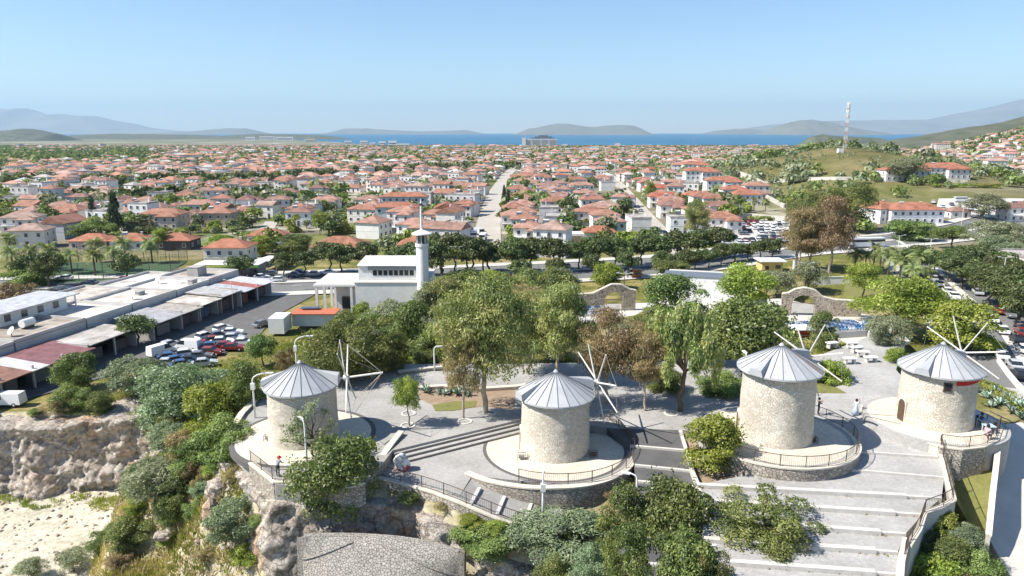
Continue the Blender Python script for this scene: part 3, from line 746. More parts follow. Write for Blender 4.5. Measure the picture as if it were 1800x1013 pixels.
wall_thing('low curved wall at the back of the planted court', [at(*p) for p in ((735, 680, 1.15), (780, 677, 1.15), (840, 682, 1.15), (905, 678, 1.15), (960, 670, 1.15))], .5, 1.0, M['coping'])
wall_thing('pale parapet along the right edge of the broad stairs', [at(*p) for p in ((1652, 786, 1.7), (1660, 812, 1.5), (1668, 845, 1.3), (1676, 878, 1.1))], .35, 2.6, M['palecon'])
wall_thing('pale parapet turning down the lower right stairs', [at(*p) for p in ((1676, 878, 1.1), (1655, 890, 1.0), (1625, 900, .9), (1615, 930, .7), (1597, 958, .5))], .3, 2.6, M['palecon'])
wall_thing('pale parapet at the foot of the lower right stairs', [at(*p) for p in ((1594, 945, .65), (1584, 985, .4), (1580, 1040, .1))], .35, 2.6, M['palecon'])
wall_thing('tall concrete wall between grass strip and right path', [at(*p) for p in ((1757, 760, 2.2), (1752, 810, 1.2), (1745, 868, .3), (1738, 940, -1.6))], .3, 3.5, M['palecon'])
# path on the far right and the grass strip beside it
slab('path', [(1750, 748, .9), (1860, 735, .9), (1960, 860, -2), (1990, 1040, -5), (1790, 1040, -4.4), (1738, 945, -3.2), (1745, 870, -1.4)], M['palecon'], 1.2)
slab('grass_strip', [(1656, 795, .4), (1752, 800, .4), (1744, 870, -.8), (1737, 945, -2.6), (1700, 915, -2.0), (1680, 880, -1.0)], M['lawn'], 3)
# railings
railing('iron railing round the front of the second mill platform', arc(c2, 7.2, -118, 48, [.12, .1, .1], 30))
railing('iron railing round the front of the third mill platform', arc(c3, 6.85, -140, 45, [1.95, 1.85], 30))
railing('iron railing beside the rightmost mill terrace', [at(*p) for p in ((1654, 783, 2.3), (1690, 788, 2.3), (1725, 784, 2.3), (1750, 772, 2.3), (1757, 752, 2.3))])
railing('long iron railing along the ramp above the cliff', [at(*p) for p in ((664, 838, .1), (700, 845, .1), (760, 862, .1), (808, 880, .0), (845, 896, -.4), (879, 910, -.8), (934, 928, -1.5), (1005, 932, -1.9), (1055, 940, -2.0))])
railing('iron railing on the cliff edge by the leftmost mill', [at(*p) for p in ((441, 812, .95), (484, 846, .95), (520, 845, .95), (560, 852, .9), (600, 858, .9))])
railing('iron railing stepping down the right edge of the stairs', [at(*p) for p in ((1652, 784, 1.7), (1660, 812, 1.5), (1668, 845, 1.3), (1676, 878, 1.1), (1655, 890, 1.0), (1625, 900, .9), (1615, 930, .7), (1597, 958, .5), (1590, 975, .45))])
railing('iron railing beside the asphalt ramp right of the second mill', [at(*p) for p in ((1072, 738, .8), (1098, 768, .4), (1112, 790, .2))])
# the stone clad curved wall in the foreground
t = thing('stone_clad_wall', 'large curved stone clad wall at the bottom of the picture', 'wall')
mb = MB(); N = 44; prof = 14
A, B = at(532, 955, -2.2), at(806, 985, -2.6)
mid = (A + B) / 2; wid = (B - A).length; ax = (B - A).normalized(); fw = Vector((-ax.y, ax.x, 0))
v = []; f = []
for i in range(N + 1):
    u = i / N * 2 - 1
    bow = (1 - abs(u) ** 2.2)
    top = mid + ax * (u * wid / 2) + fw * (bow * .9)
    ztop = -1.7 - .15 * bow - .3 * (u > 0) * u * u
    for j in range(prof + 1):
        s_ = j / prof
        q = top - fw * (s_ ** .8 * (3.6 * bow + .3)) ; v.append((q.x, q.y, ztop - 4.6 * s_ ** 1.25))
for i in range(N):
    for j in range(prof):
        k = i * (prof + 1) + j; f.append((k, k + 1, k + prof + 2, k + prof + 1))
mb.add(v, f); o = mb.obj('stone_facing', M['clad'], t, True)
def rim(j, o_, w_, name, lift):
    mb = MB(); P = []
    for i in range(N + 1): P.append(Vector(v[i * (prof + 1) + j]) + Vector((0, 0, lift)))
    for a, b_ in zip(P[:-1], P[1:]):
        q = fw * w_
        mb.prism([(a).xy[:], (b_).xy[:], (b_ + q).xy[:], (a + q).xy[:]], [a.z - .5, b_.z - .5, b_.z - .5, a.z - .5], [a.z, b_.z, b_.z, a.z])
    return mb.obj(name, M['clad'] if lift < .03 else M['coping'], t)
rim(0, 0, .5, 'wall_top', .02)
for u0, u1, name in ((0, 14, 'bench_band'), (22, 44, 'bench_band')):
    mb = MB(); pts = []
    for i in range(u0, u1 + 1):
        s_ = (i - u0) / (u1 - u0); s_ = 1 - s_ if u0 == 0 else s_
        j = 1 + s_ * 5.5; a0 = int(j); fr = j - a0
        a = Vector(v[i * (prof + 1) + a0]).lerp(Vector(v[i * (prof + 1) + a0 + 1]), fr); pts.append(a + Vector((0, 0, .03)) - fw * .04)
    mb.tube(pts, .07, 5); mb.obj(name, M['clad'], t)
for px, s_ in ((532, -1), (806, 1)):
    P = [Vector(v[(0 if s_ < 0 else N) * (prof + 1) + j]) for j in range(prof + 1)]
    mb = MB(); e = ax * s_ * .45
    vv = []; ff_ = []
    for p in P: vv += [p, p + e]
    for j in range(prof): ff_.append((2 * j, 2 * j + 1, 2 * j + 3, 2 * j + 2))
    n0 = len(vv); 
    for p in P: vv += [p + e, p + e + fw * .8 - Vector((0, 0, .0))]
    for j in range(prof): ff_.append((n0 + 2 * j, n0 + 2 * j + 1, n0 + 2 * j + 3, n0 + 2 * j + 2))
    mb.add(vv, ff_); mb.obj('end_pier', M['clad'], t)

# ------------------------------------------------------------------ windmills
def windmill(i, label, c, r, eave_py, apex_py, hub_ang, hub_px, roof_r, sail_r, rot0, npan=22, bowsprit=False, skip=()):
    t = thing('windmill', label, 'windmill', c, 0, 'stone windmills')
    # eave and apex heights from the photo
    fr = ray(*(proj(c)[0], eave_py)); tt = (math.hypot(c.x, c.y) - roof_r) / math.hypot(fr.x, fr.y); ez = CH + fr.z * tt - c.z
    fr = ray(*(proj(c)[0], apex_py)); tt = math.hypot(c.x, c.y) / math.hypot(fr.x, fr.y); az = CH + fr.z * tt - c.z
    n = 72; prof = [(r * 1.035, -.3), (r * 1.03, .5), (r * 1.01, 1.2), (r, 2.2), (r * .985, ez * .7), (r * .975, ez + .05)]
    v = []; f = []; J = 30
    for j in range(J + 1):
        z = -.3 + (ez + .35) * j / J; rr = np.interp(z, [p[1] for p in prof], [p[0] for p in prof])
        for k in range(n):
            a = 2 * math.pi * k / n
            d = .035 * noise.noise(Vector((math.cos(a) * 5, math.sin(a) * 5, z * 2.2 + i * 9))) + .03 * noise.noise(Vector((math.cos(a) * 2, math.sin(a) * 2, z * .7 + i * 5)))
            if z < .7: d += .05 * abs(noise.noise(Vector((math.cos(a) * 9, math.sin(a) * 9, z * 4 + i))))
            v.append(((rr + d) * math.cos(a), (rr + d) * math.sin(a), z))
    for j in range(J):
        for k in range(n): f.append((j * n + k, j * n + (k + 1) % n, (j + 1) * n + (k + 1) % n, (j + 1) * n + k))
    mb = MB(); mb.add(v, f); mb.obj('wall', M['millstone'], t, True)
    # roof: separate sheets with standing seams
    zr = ez - .02
    pme = MB(); w2 = math.pi / npan * .985
    for (ra, rb) in ((0.06, roof_r),):
        a, b_ = -w2, w2
        mid_r = (ra + rb) / 2
        P = [(ra * math.cos(a), ra * math.sin(a), az), (rb * math.cos(a), rb * math.sin(a), zr), (rb * math.cos(b_), rb * math.sin(b_), zr), (ra * math.cos(b_), ra * math.sin(b_), az)]
        top = P; bot = [(x, y, z - .05) for x, y, z in P]
        pme.add(top + bot, [(0, 1, 2, 3), (7, 6, 5, 4), (0, 4, 5, 1), (1, 5, 6, 2), (2, 6, 7, 3), (3, 7, 4, 0)])
    pmesh = pme.me('roof_panel', M['zinc'])
    sm = MB(); a = w2 * 1.015
    sm.tube([(.1 * math.cos(a), .1 * math.sin(a), az + .015), ((roof_r + .01) * math.cos(a), (roof_r + .01) * math.sin(a), zr + .025)], .026, 4)
    smesh = sm.me('seam', M['zinc_seam'])
    for k in range(npan):
        o = new_obj('roof_panel', pmesh, t)
        if i == 2 and k == int(round((2 * math.pi - R(38)) / (2 * math.pi) * npan)): o.material_slots[0].link = 'OBJECT'; o.material_slots[0].material = M['rust']; o['label'] = 'bare brown sheet in the cone roof'
        o.rotation_euler = (0, 0, 2 * math.pi * k / npan)
        s2 = new_obj('seam', smesh, o)
    mb = MB(); mb.lathe([(.02, az + .22), (.14, az + .12), (.26, az - .03)], 12); mb.obj('roof_cap', M['zinc'], t)
    mb = MB(); mb.lathe([(roof_r - .02, zr - .16), (roof_r + .03, zr - .16), (roof_r + .03, zr - .02), (roof_r - .02, zr - .02)], 48); mb.obj('eave_band', M['zinc'], t)
    mb = MB(); mb.lathe([(r * .9, zr - .14), (roof_r - .02, zr - .14)], 48); mb.obj('soffit', M['wood'], t)
    # shaft housings: one over the sail shaft, a small one opposite
    def housing(ang, rad, hw, name, up):
        ca, sa = math.cos(ang), math.sin(ang)
        def L(x, y, z): return (x * ca - y * sa, x * sa + y * ca, z)
        r0 = roof_r * .35; z0 = az + (zr - az) * .35
        P = [L(r0, 0, z0 + .05), L(rad, -hw, zr - .05), L(rad, hw, zr - .05), L(rad, -hw * .75, zr + up), L(rad, hw * .75, zr + up), L(rad, 0, zr + up + .1)]
        mb = MB(); mb.add(P, [(0, 1, 3), (0, 3, 5), (0, 5, 4), (0, 4, 2), (1, 2, 4, 5, 3)]); return mb.obj(name, M['zinc'], t)
    housing(hub_ang, roof_r + .12, .75, 'shaft_housing', .85)
    housing(hub_ang + math.pi, roof_r + .15, .7, 'tail_flap', .5)
    # sails
    ca, sa = math.cos(hub_ang), math.sin(hub_ang); ax_ = Vector((ca, sa, 0.12)).normalized()
    hd = roof_r + .75
    hb = Vector((ca * hd, sa * hd, 0)); wp = c + hb
    fr = ray(proj(wp)[0], hub_px); hz_ = CH + fr.z * (wp.y / fr.y) - c.z
    hub = Vector((hb.x, hb.y, hz_))
    mb = MB(); mb.tube([hub - ax_ * 2.6, hub + ax_ * (.35 if not bowsprit else 3.4)], .13 if not bowsprit else .10, 8); mb.obj('sail_shaft', M['spar'], t)
    mb = MB(); mb.tube([hub - ax_ * .2, hub + ax_ * .25], .26, 10); mb.obj('hub', M['spar'], t)
    e1 = ax_.cross(Vector((0, 0, 1))).normalized(); e2 = e1.cross(ax_).normalized()
    tips = []
    for k in range(8):
        a = rot0 + k * math.pi / 4
        if k in skip: continue
        d = (e1 * math.cos(a) + e2 * math.sin(a)); q = ax_ * (.1 if k % 2 else -.05)
        L_ = sail_r * (1 + .03 * math.sin(k * 2.3)); tip = hub + q + d * L_; tips.append(tip)
        mb = MB(); mb.tube([hub + q, hub + q + d * L_ * .5, tip], [.08, .072, .055], 6); mb.obj('sail_spar', M['spar'], t)
    mb = MB()
    for a, b_ in zip(tips, tips[1:] + tips[:1]):
        if (a - b_).length < sail_r * 1.0: mb.tube([a, (a + b_) / 2 - (((a + b_) / 2 - hub) * .03), b_], .013, 3)
    if bowsprit:
        for a in tips: mb.tube([a, hub + ax_ * 3.35], .018, 3)
    o = mb.obj('rigging', M['rope'], t); o['kind'] = 'stuff'
    t['eave'] = ez
    return t, ez
w1, e1_ = windmill(0, 'leftmost windmill, partly hidden by a tree, with long bowsprit', c1, MILLS[0][1], 696, 636, R(4), 664, 3.32, 3.7, R(8), bowsprit=True, skip=(0, 4))
w2_, e2_ = windmill(1, 'second windmill from the left, on the dark ringed round platform', c2, MILLS[1][1], 716, 653, R(24), 672, 3.5, 3.75, R(14))
w3, e3_ = windmill(2, 'third windmill from the left, behind the curved railing', c3, MILLS[2][1], 666, 605, R(38), 627, 3.62, 3.7, R(20))
w4, e4_ = windmill(3, 'rightmost windmill, with red banner and dark arched door', c4, MILLS[3][1], 662, 602, R(36), 620, 3.5, 3.75, R(16))
def mill_door(t, r, ang, w_, h_, name='door'):
    o_ = Matrix.Rotation(ang, 4, 'Z')
    pts = [(-w_ / 2, 0), (w_ / 2, 0), (w_ / 2, h_ * .72)] + [(w_ / 2 * math.cos(a), h_ * .72 + w_ / 2 * math.sin(a)) for a in (R(45), R(90), R(135))] + [(-w_ / 2, h_ * .72)]
    def plate(k, r0, r1, material, nm, par):
        mb = MB(); n = len(pts)
        v = [tuple(o_ @ Vector((r0, x * k, z * k))) for x, z in pts] + [tuple(o_ @ Vector((r1, x * k, z * k))) for x, z in pts]
        f = [tuple(range(n, 2 * n))] + [(i, (i + 1) % n, n + (i + 1) % n, n + i) for i in range(n)]
        mb.add(v, f); return mb.obj(nm, material, par)
    fr_ = plate(1.22, r - .3, r + .06, M['coping'], name + '_surround', t)
    plate(1.0, r - .3, r + .085, M['wood'], name, t)
mill_door(w4, MILLS[3][1] * 1.02, R(-176), .95, 2.2)
mill_door(w2_, MILLS[1][1] * 1.02, R(178), .9, 2.0)
mill_door(w3, MILLS[2][1] * 1.02, R(170), .9, 2.0)
a = R(-108); rr = MILLS[3][1] * .985
mb = MB(); mb.box((0, 0, 0), (.1, .52, .62)); o = mb.obj('window', M['glass'], w4); o.location = (rr * math.cos(a), rr * math.sin(a), e4_ - .95); o.rotation_euler = (0, 0, a)
mb = MB()
for y_, z_, dy, dz in ((-.3, 0, .08, .8), (.3, 0, .08, .8), (0, .36, .6, .1), (0, -.36, .7, .1)): mb.box((0, y_, z_), (.14, dy, dz))
mb.obj('window_frame', M['wood'], o)
mb = MB(); n = 12; rb = MILLS[3][1] + .06; vv = []; ff_ = []
for k in range(n + 1):
    a = R(-97) + R(54) * k / n
    for z_ in (e4_ - .12, e4_ - .72 + .25 * (k / n) ** 2): vv.append((rb * math.cos(a), rb * math.sin(a), z_)); vv.append(((rb + .02) * math.cos(a), (rb + .02) * math.sin(a), z_))
for k in range(n):
    q = k * 4; ff_ += [(q + 1, q + 3, q + 7, q + 5), (q, q + 4, q + 6, q + 2), (q, q + 1, q + 5, q + 4), (q + 2, q + 6, q + 7, q + 3)]
mb.add(vv, ff_); o = mb.obj('banner', M['red']); o.location = c4; tag(o, 'red banner hung under the eave of the rightmost mill', 'banner')
# ------------------------------------------------------------------ vegetation prototypes (unit width, unit height)
def leaves(centres, radii, n, size, aspect=.5, seed=0, low=-.35, droop=0.0, shell=.72, zsq=1.0, tone_spread=.35):
    """n leaf faces spread over clumps; returns verts, quads, tone"""
    r_ = np.random.RandomState(seed); C_ = np.asarray(centres, float); Rd = np.asarray(radii, float)
    w_ = Rd[:, 0] * Rd[:, 1] + Rd[:, 0] * Rd[:, 2]; pick = r_.choice(len(C_), n, p=w_ / w_.sum())
    d = r_.normal(size=(n, 3)); d /= np.linalg.norm(d, axis=1)[:, None]
    flip = d[:, 2] < low; d[flip, 2] *= -1
    rad = shell + (1.06 - shell) * r_.rand(n) ** .6
    rad = rad * (1 + .16 * np.abs(r_.normal(size=n)) * (r_.rand(n) < .35))
    dirs = r_.normal(size=(len(C_), 3, 3)); dirs[:, :, 2] = np.abs(dirs[:, :, 2]) * .8; dirs /= np.linalg.norm(dirs, axis=2)[:, :, None]
    sh_ = r_.rand(n) < .13; kd_ = r_.randint(0, 3, n)
    d = np.where(sh_[:, None], dirs[pick, kd_] + r_.normal(size=(n, 3)) * .14, d); rad = np.where(sh_, r_.uniform(.85, 1.55, n), rad)
    p = C_[pick] + d * Rd[pick] * rad[:, None]
    nrm = d * np.array([1, 1, 1.0]) + r_.normal(size=(n, 3)) * .75; nrm[:, 2] += .25
    nrm /= np.linalg.norm(nrm, axis=1)[:, None]
    t = r_.normal(size=(n, 3)); t[:, 2] -= droop * 3
    t -= nrm * (t * nrm).sum(1)[:, None]; t /= np.linalg.norm(t, axis=1)[:, None] + 1e-9
    b_ = np.cross(nrm, t)
    s_ = size * (.6 + .8 * r_.rand(n))[:, None]
    V = np.stack([p - t * s_, p + b_ * s_ * aspect, p + t * s_, p - b_ * s_ * aspect], 1).reshape(-1, 3)
    Q = np.arange(4 * n).reshape(-1, 4)
    ct_ = r_.rand(len(C_))
    tone = np.clip(.5 + (r_.rand(n) - .5) * .9 + (ct_[pick] - .5) * 2 * tone_spread, 0, 1)
    return V, Q, tone
def dome_clumps(seed, n, rx=.5, z0=.0, z1=1.0, cr=(.13, .22), flat=1.0, fill=.5):
    r_ = random.Random(seed); out = []; rad = []
    zc = (z0 + z1) / 2; hzz = (z1 - z0) / 2
    for k in range(n):
        while True:
            x, y, z = r_.uniform(-1, 1), r_.uniform(-1, 1), r_.uniform(-1, 1); q = math.sqrt(x * x + y * y + z * z)
            if .25 < q < 1: break
        m_ = (fill + (1 - fill) * r_.random()) / q * q ** .3
        c_ = r_.uniform(*cr)
        c_ = c_ * (.6 if k % 5 == 0 else 1); kx = (rx - c_ * .8) * (1.12 if k % 5 == 0 else 1); kz = hzz - c_ * .7 * flat
        out.append((x / q * kx * (m_ if m_ < 1 else 1), y / q * kx * (m_ if m_ < 1 else 1), zc + z / q * max(kz, .02) * (m_ if m_ < 1 else 1)))
        rad.append((c_, c_, c_ * flat * r_.uniform(.75, 1.0)))
    return out, rad
PROTO = {}
def limb(mb, p, q, r0, r1, seed, n=5):
    r_ = random.Random(seed); p = Vector(p); q = Vector(q); pts = []
    for k in range(n + 1):
        u = k / n; a = p.lerp(q, u); j = .035 * math.sin(u * math.pi) * (q - p).length
        pts.append(a + Vector((r_.uniform(-1, 1), r_.uniform(-1, 1), 0)) * j * 2.5)
    mb.tube(pts, [r0 + (r1 - r0) * k / n for k in range(n + 1)], 6)
    return pts
def proto(key, lm, bark, clumps, n, size, aspect=.5, seed=0, trunk=None, nl=0, **kw):
    Cc, Rr = clumps
    V, Q, T = leaves(Cc, Rr, n, size, aspect, seed, **kw)
    crown = quads_mesh('crown', V, Q, M[lm], False, attr=T)
    tm = None
    if trunk:
        mb = MB(); r0, hh = trunk
        pts = limb(mb, (0, 0, -.05), (r0 * .6, -r0 * .4, hh), r0, r0 * .6, seed + 1)
        k_ = min(nl, len(Cc)); r_ = random.Random(seed + 5)
        for c_ in r_.sample(list(Cc), k_):
            limb(mb, pts[r_.choice((-1, -1, -2))], (c_[0] * .9, c_[1] * .9, c_[2]), r0 * .5, r0 * .12, r_.randint(0, 999), 4)
        tm = mb.me('trunk', M[bark], True)
    PROTO[key] = (crown, tm)
# near-quality broad shrubs and trees
for s_ in range(3):
    proto('bush%d' % s_, 'bush', 'bark', dome_clumps(40 + s_, 34, z0=-.12, z1=1.0, cr=(.12, .22)), 22000, .0175, .5, 50 + s_, (.03, .4), 6)
    proto('grey%d' % s_, 'greybush', 'bark', dome_clumps(60 + s_, 36, z0=-.15, z1=1.0, cr=(.11, .2)), 22000, .0175, .42, 70 + s_, (.03, .4), 5)
    proto('bright%d' % s_, 'brightbush', 'bark', dome_clumps(80 + s_, 30, z0=-.1, z1=1.0, cr=(.12, .22)), 16000, .021, .55, 90 + s_, (.03, .4), 5)
    proto('pine%d' % s_, 'pine', 'bark', dome_clumps(20 + s_, 30, z0=.36, z1=1.0, cr=(.13, .2), flat=.85), 5200, .034, .42, 30 + s_, (.035, .55), 9, low=-.5)
    proto('broad%d' % s_, 'bush', 'bark', dome_clumps(110 + s_, 30, z0=.22, z1=1.0, cr=(.13, .22)), 15000, .0195, .5, 120 + s_, (.03, .45), 9)
    proto('olive%d' % s_, 'olive', 'bark', dome_clumps(130 + s_, 26, z0=.15, z1=1.0, cr=(.12, .22)), 13000, .0195, .4, 140 + s_, (.04, .4), 8, tone_spread=.25)
    proto('light%d' % s_, 'brightbush', 'bark', dome_clumps(150 + s_, 30, z0=.2, z1=1.0, cr=(.1, .19), fill=.3), 12000, .0175, .45, 160 + s_, (.022, .5), 16)
    proto('npine%d' % s_, 'nearpine', 'bark', dome_clumps(170 + s_, 38, z0=.1, z1=1.0, cr=(.1, .18)), 32000, .0145, .34, 180 + s_, (.035, .5), 9)
    proto('brown%d' % s_, 'brown', 'bark', dome_clumps(190 + s_, 24, z0=.1, z1=1.0, cr=(.1, .18), fill=.3), 6500, .021, .4, 200 + s_, (.02, .5), 14)
proto('sparse0', 'olive', 'bark', dome_clumps(155, 26, z0=.2, z1=1.0, cr=(.06, .12), fill=.3), 2600, .018, .45, 156, (.02, .5), 20, shell=.2)
def euc(key, seed, lm, n, spread=1.0):
    r_ = random.Random(seed); Cc = []; Rr = []
    for k in range(52):
        a = r_.uniform(0, 6.28); h = r_.uniform(.36, .95); rad = (.46 * math.sin(math.pi * (h - .2) / .85) ** .6) * r_.uniform(.25, .9) * spread
        Cc.append((rad * math.cos(a), rad * math.sin(a), h)); q = r_.uniform(.085, .155); Rr.append((q, q, q * .62))
    V, Q, T = leaves(Cc, Rr, n, .0145, .34, seed, low=-.8, droop=.5, shell=.35, tone_spread=.4)
    crown = quads_mesh('crown', V, Q, M[lm], False, attr=T)
    mb = MB(); p0 = limb(mb, (0, 0, -.03), (.01, 0, .3), .026, .02, seed + 3)
    f1_ = limb(mb, p0[-1], (-.11, .02, .66), .016, .008, seed + 4); f2_ = limb(mb, p0[-1], (.1, -.03, .7), .016, .008, seed + 5); f3_ = limb(mb, p0[-2], (.02, .1, .6), .011, .006, seed + 7)
    for c_ in Cc:
        src = min((f1_ + f2_ + f3_)[1:], key=lambda p: (p - Vector(c_)).length + (0 if p.z < c_[2] else .3))
        limb(mb, src, c_, .006, .002, r_.randint(0, 999), 3)
    PROTO[key] = (crown, mb.me('trunk', M['palebark'], True))
for s_ in range(3):
    euc('euc%d' % s_, 220 + s_ * 7, 'euc', 26000); euc('eucb%d' % s_, 260 + s_ * 7, 'brown', 18000)
def pepper(key, seed, lm, n=5200):
    r_ = random.Random(seed); Cc = []; Rr = []
    for k in range(42):
        a = r_.uniform(0, 6.28); rad = .40 * math.sqrt(r_.random()); h = .98 - .5 * (rad / .42) ** 2 * r_.uniform(.5, 1.3) - r_.uniform(0, .12)
        Cc.append((rad * math.cos(a), rad * math.sin(a), h - .05)); Rr.append((.055, .055, r_.uniform(.09, .17)))
    V, Q, T = leaves(Cc, Rr, n, .02, .3, seed, low=-1, droop=1.2, shell=.3)
    mb = MB(); p0 = limb(mb, (0, 0, -.03), (.03, 0, .38), .03, .022, seed)
    for c_ in r_.sample(Cc, 9): limb(mb, p0[-1], (c_[0], c_[1], c_[2] + .05), .014, .004, r_.randint(0, 99), 4)
    PROTO[key] = (quads_mesh('crown', V, Q, M[lm], False, attr=T), mb.me('trunk', M['bark'], True))
pepper('pepper0', 5, 'olive', 9000); pepper('pepper1', 6, 'euc', 13000)
def cyp(key, seed):
    Cc = []; Rr = []; r_ = random.Random(seed)
    for k in range(40):
        h = r_.uniform(.03, .97); rr = .42 * (1 - h) ** .55 * min(1, (h + .06) * 6) ; a = r_.uniform(0, 6.28); q = .1 + .06 * (1 - h)
        Cc.append((max(rr - q, 0) * math.cos(a), max(rr - q, 0) * math.sin(a), h)); Rr.append((q, q, .09))
    V, Q, T = leaves(Cc, Rr, 2200, .045, .35, seed, low=-.6)
    mb = MB(); mb.tube([(0, 0, -.03), (0, 0, .3)], .04, 6)
    PROTO[key] = (quads_mesh('crown', V, Q, M['cypress'], False, attr=T), mb.me('trunk', M['bark']))
cyp('cypress0', 3)
def palm(key, seed, nf=34):
    """unit height 1 = trunk + crown, frond reach .5"""
    r_ = random.Random(seed); V = []; Q = []; T = []; th = .68
    for k in range(nf):
        a = 2 * math.pi * k / nf * 2.4 + r_.uniform(-.2, .2); el = r_.uniform(-.5, 1.2); L_ = .46 * r_.uniform(.8, 1.05)
        pts = []; ns = 7
        for i in range(ns + 1):
            u = i / ns; e = el - 1.3 * u * u
            if i == 0: p = Vector((0, 0, th)); 
            else: p = pts[-1] + Vector((math.cos(a) * math.cos(e), math.sin(a) * math.cos(e), math.sin(e))) * (L_ / ns)
            pts.append(p)
        side = Vector((-math.sin(a), math.cos(a), 0)); tn = r_.random()
        for i in range(1, ns):
            d = (pts[i + 1] - pts[i]); w_ = .085 * math.sin(math.pi * (i / ns) ** .7) + .015
            for sg in (-1, 1):
                for h_ in (0, .5):
                    b0 = pts[i] + d * h_; tip = b0 + side * sg * w_ + d * .9 + Vector((0, 0, -w_ * .45))
                    q = d * .35; n0 = len(V); V += [b0, b0 + q, tip, tip - q * .5]; Q.append((n0, n0 + 1, n0 + 2, n0 + 3)); T.append(min(1, max(0, tn + r_.uniform(-.25, .25))))
    mb = MB(); mb.tube([(0, 0, -.02), (.004, 0, .3), (0, 0, th)], [.036, .028, .034], 8); mb.tube([(0, 0, th - .09), (0, 0, th + .02)], [.03, .05], 8)
    PROTO[key] = (quads_mesh('crown', [tuple(p) for p in V], Q, M['palm'], False, attr=T), mb.me('trunk', M['palmbark'], True))
palm('palm0', 1); palm('palm1', 2, 28)
# cheap versions for the town
for s_ in range(3):
    proto('tpine%d' % s_, 'pine', 'bark', dome_clumps(320 + s_, 14, z0=.25, z1=1.0, cr=(.16, .26), flat=.85), 620, .085, .5, 330 + s_, (.04, .5), 0)
    proto('tbush%d' % s_, 'bush', 'bark', dome_clumps(340 + s_, 12, z0=.0, z1=1.0, cr=(.17, .28)), 520, .085, .55, 350 + s_, (.04, .4), 0)
    proto('tolive%d' % s_, 'olive', 'bark', dome_clumps(360 + s_, 12, z0=.05, z1=1.0, cr=(.17, .28)), 520, .085, .5, 370 + s_, (.04, .4), 0)
    proto('thedge%d' % s_, 'hedge', 'bark', dome_clumps(380 + s_, 12, z0=-.2, z1=1.0, cr=(.17, .28)), 520, .085, .55, 390 + s_, (.04, .3), 0)

NAMES = {'pine': 'pine_tree', 'npine': 'pine_tree', 'tpine': 'pine_tree', 'bush': 'leafy_shrub', 'grey': 'leafy_shrub', 'bright': 'leafy_shrub', 'broad': 'broadleaf_tree', 'olive': 'olive_tree',
         'light': 'broadleaf_tree', 'sparse': 'broadleaf_tree', 'brown': 'dry_shrub', 'euc': 'eucalyptus_tree', 'eucb': 'eucalyptus_tree', 'pepper': 'pepper_tree', 'cypress': 'cypress_tree', 'palm': 'palm_tree',
         'tbush': 'garden_tree', 'tolive': 'olive_tree', 'thedge': 'garden_shrub'}
CATS = {'leafy_shrub': 'shrub', 'dry_shrub': 'shrub', 'garden_shrub': 'shrub'}
def plant(key, p, wid, hgt, label=None, group=None, rz=None):
    k = key.rstrip('0123456789'); cm, tm = PROTO[key]
    nm = NAMES[k]
    t = thing(nm, label, CATS.get(nm, 'tree'), p, rng.uniform(0, 6.28) if rz is None else rz, group)
    t.scale = (wid, wid, hgt)
    new_obj('crown', cm, t)
    if tm: new_obj('trunk', tm, t)
    return t
def pbox(key, x0, x1, y0, y1, label, z=None, group=None, sink=.0):
    """stand a plant so that it fills a photo box: foot at the middle of the bottom edge"""
    xm = (x0 + x1) / 2
    p = G(xm, y1) if z is None else at(xm, y1, z)
    d = proj(p)[2]; wid = (x1 - x0) * d / 1250
    p = p + Vector((p.x, p.y, 0)).normalized() * wid * .18
    if z is None: p.z = hz(p.x, p.y)
    # height from the top edge at that distance
    r = ray(xm, y0); hgt = CH + r.z * (p.y / r.y) - p.z
    hgt = max(hgt, wid * .35) * 1.08; wid *= 1.1
    p.z -= sink
    return plant(key, p, wid, hgt, label, group)
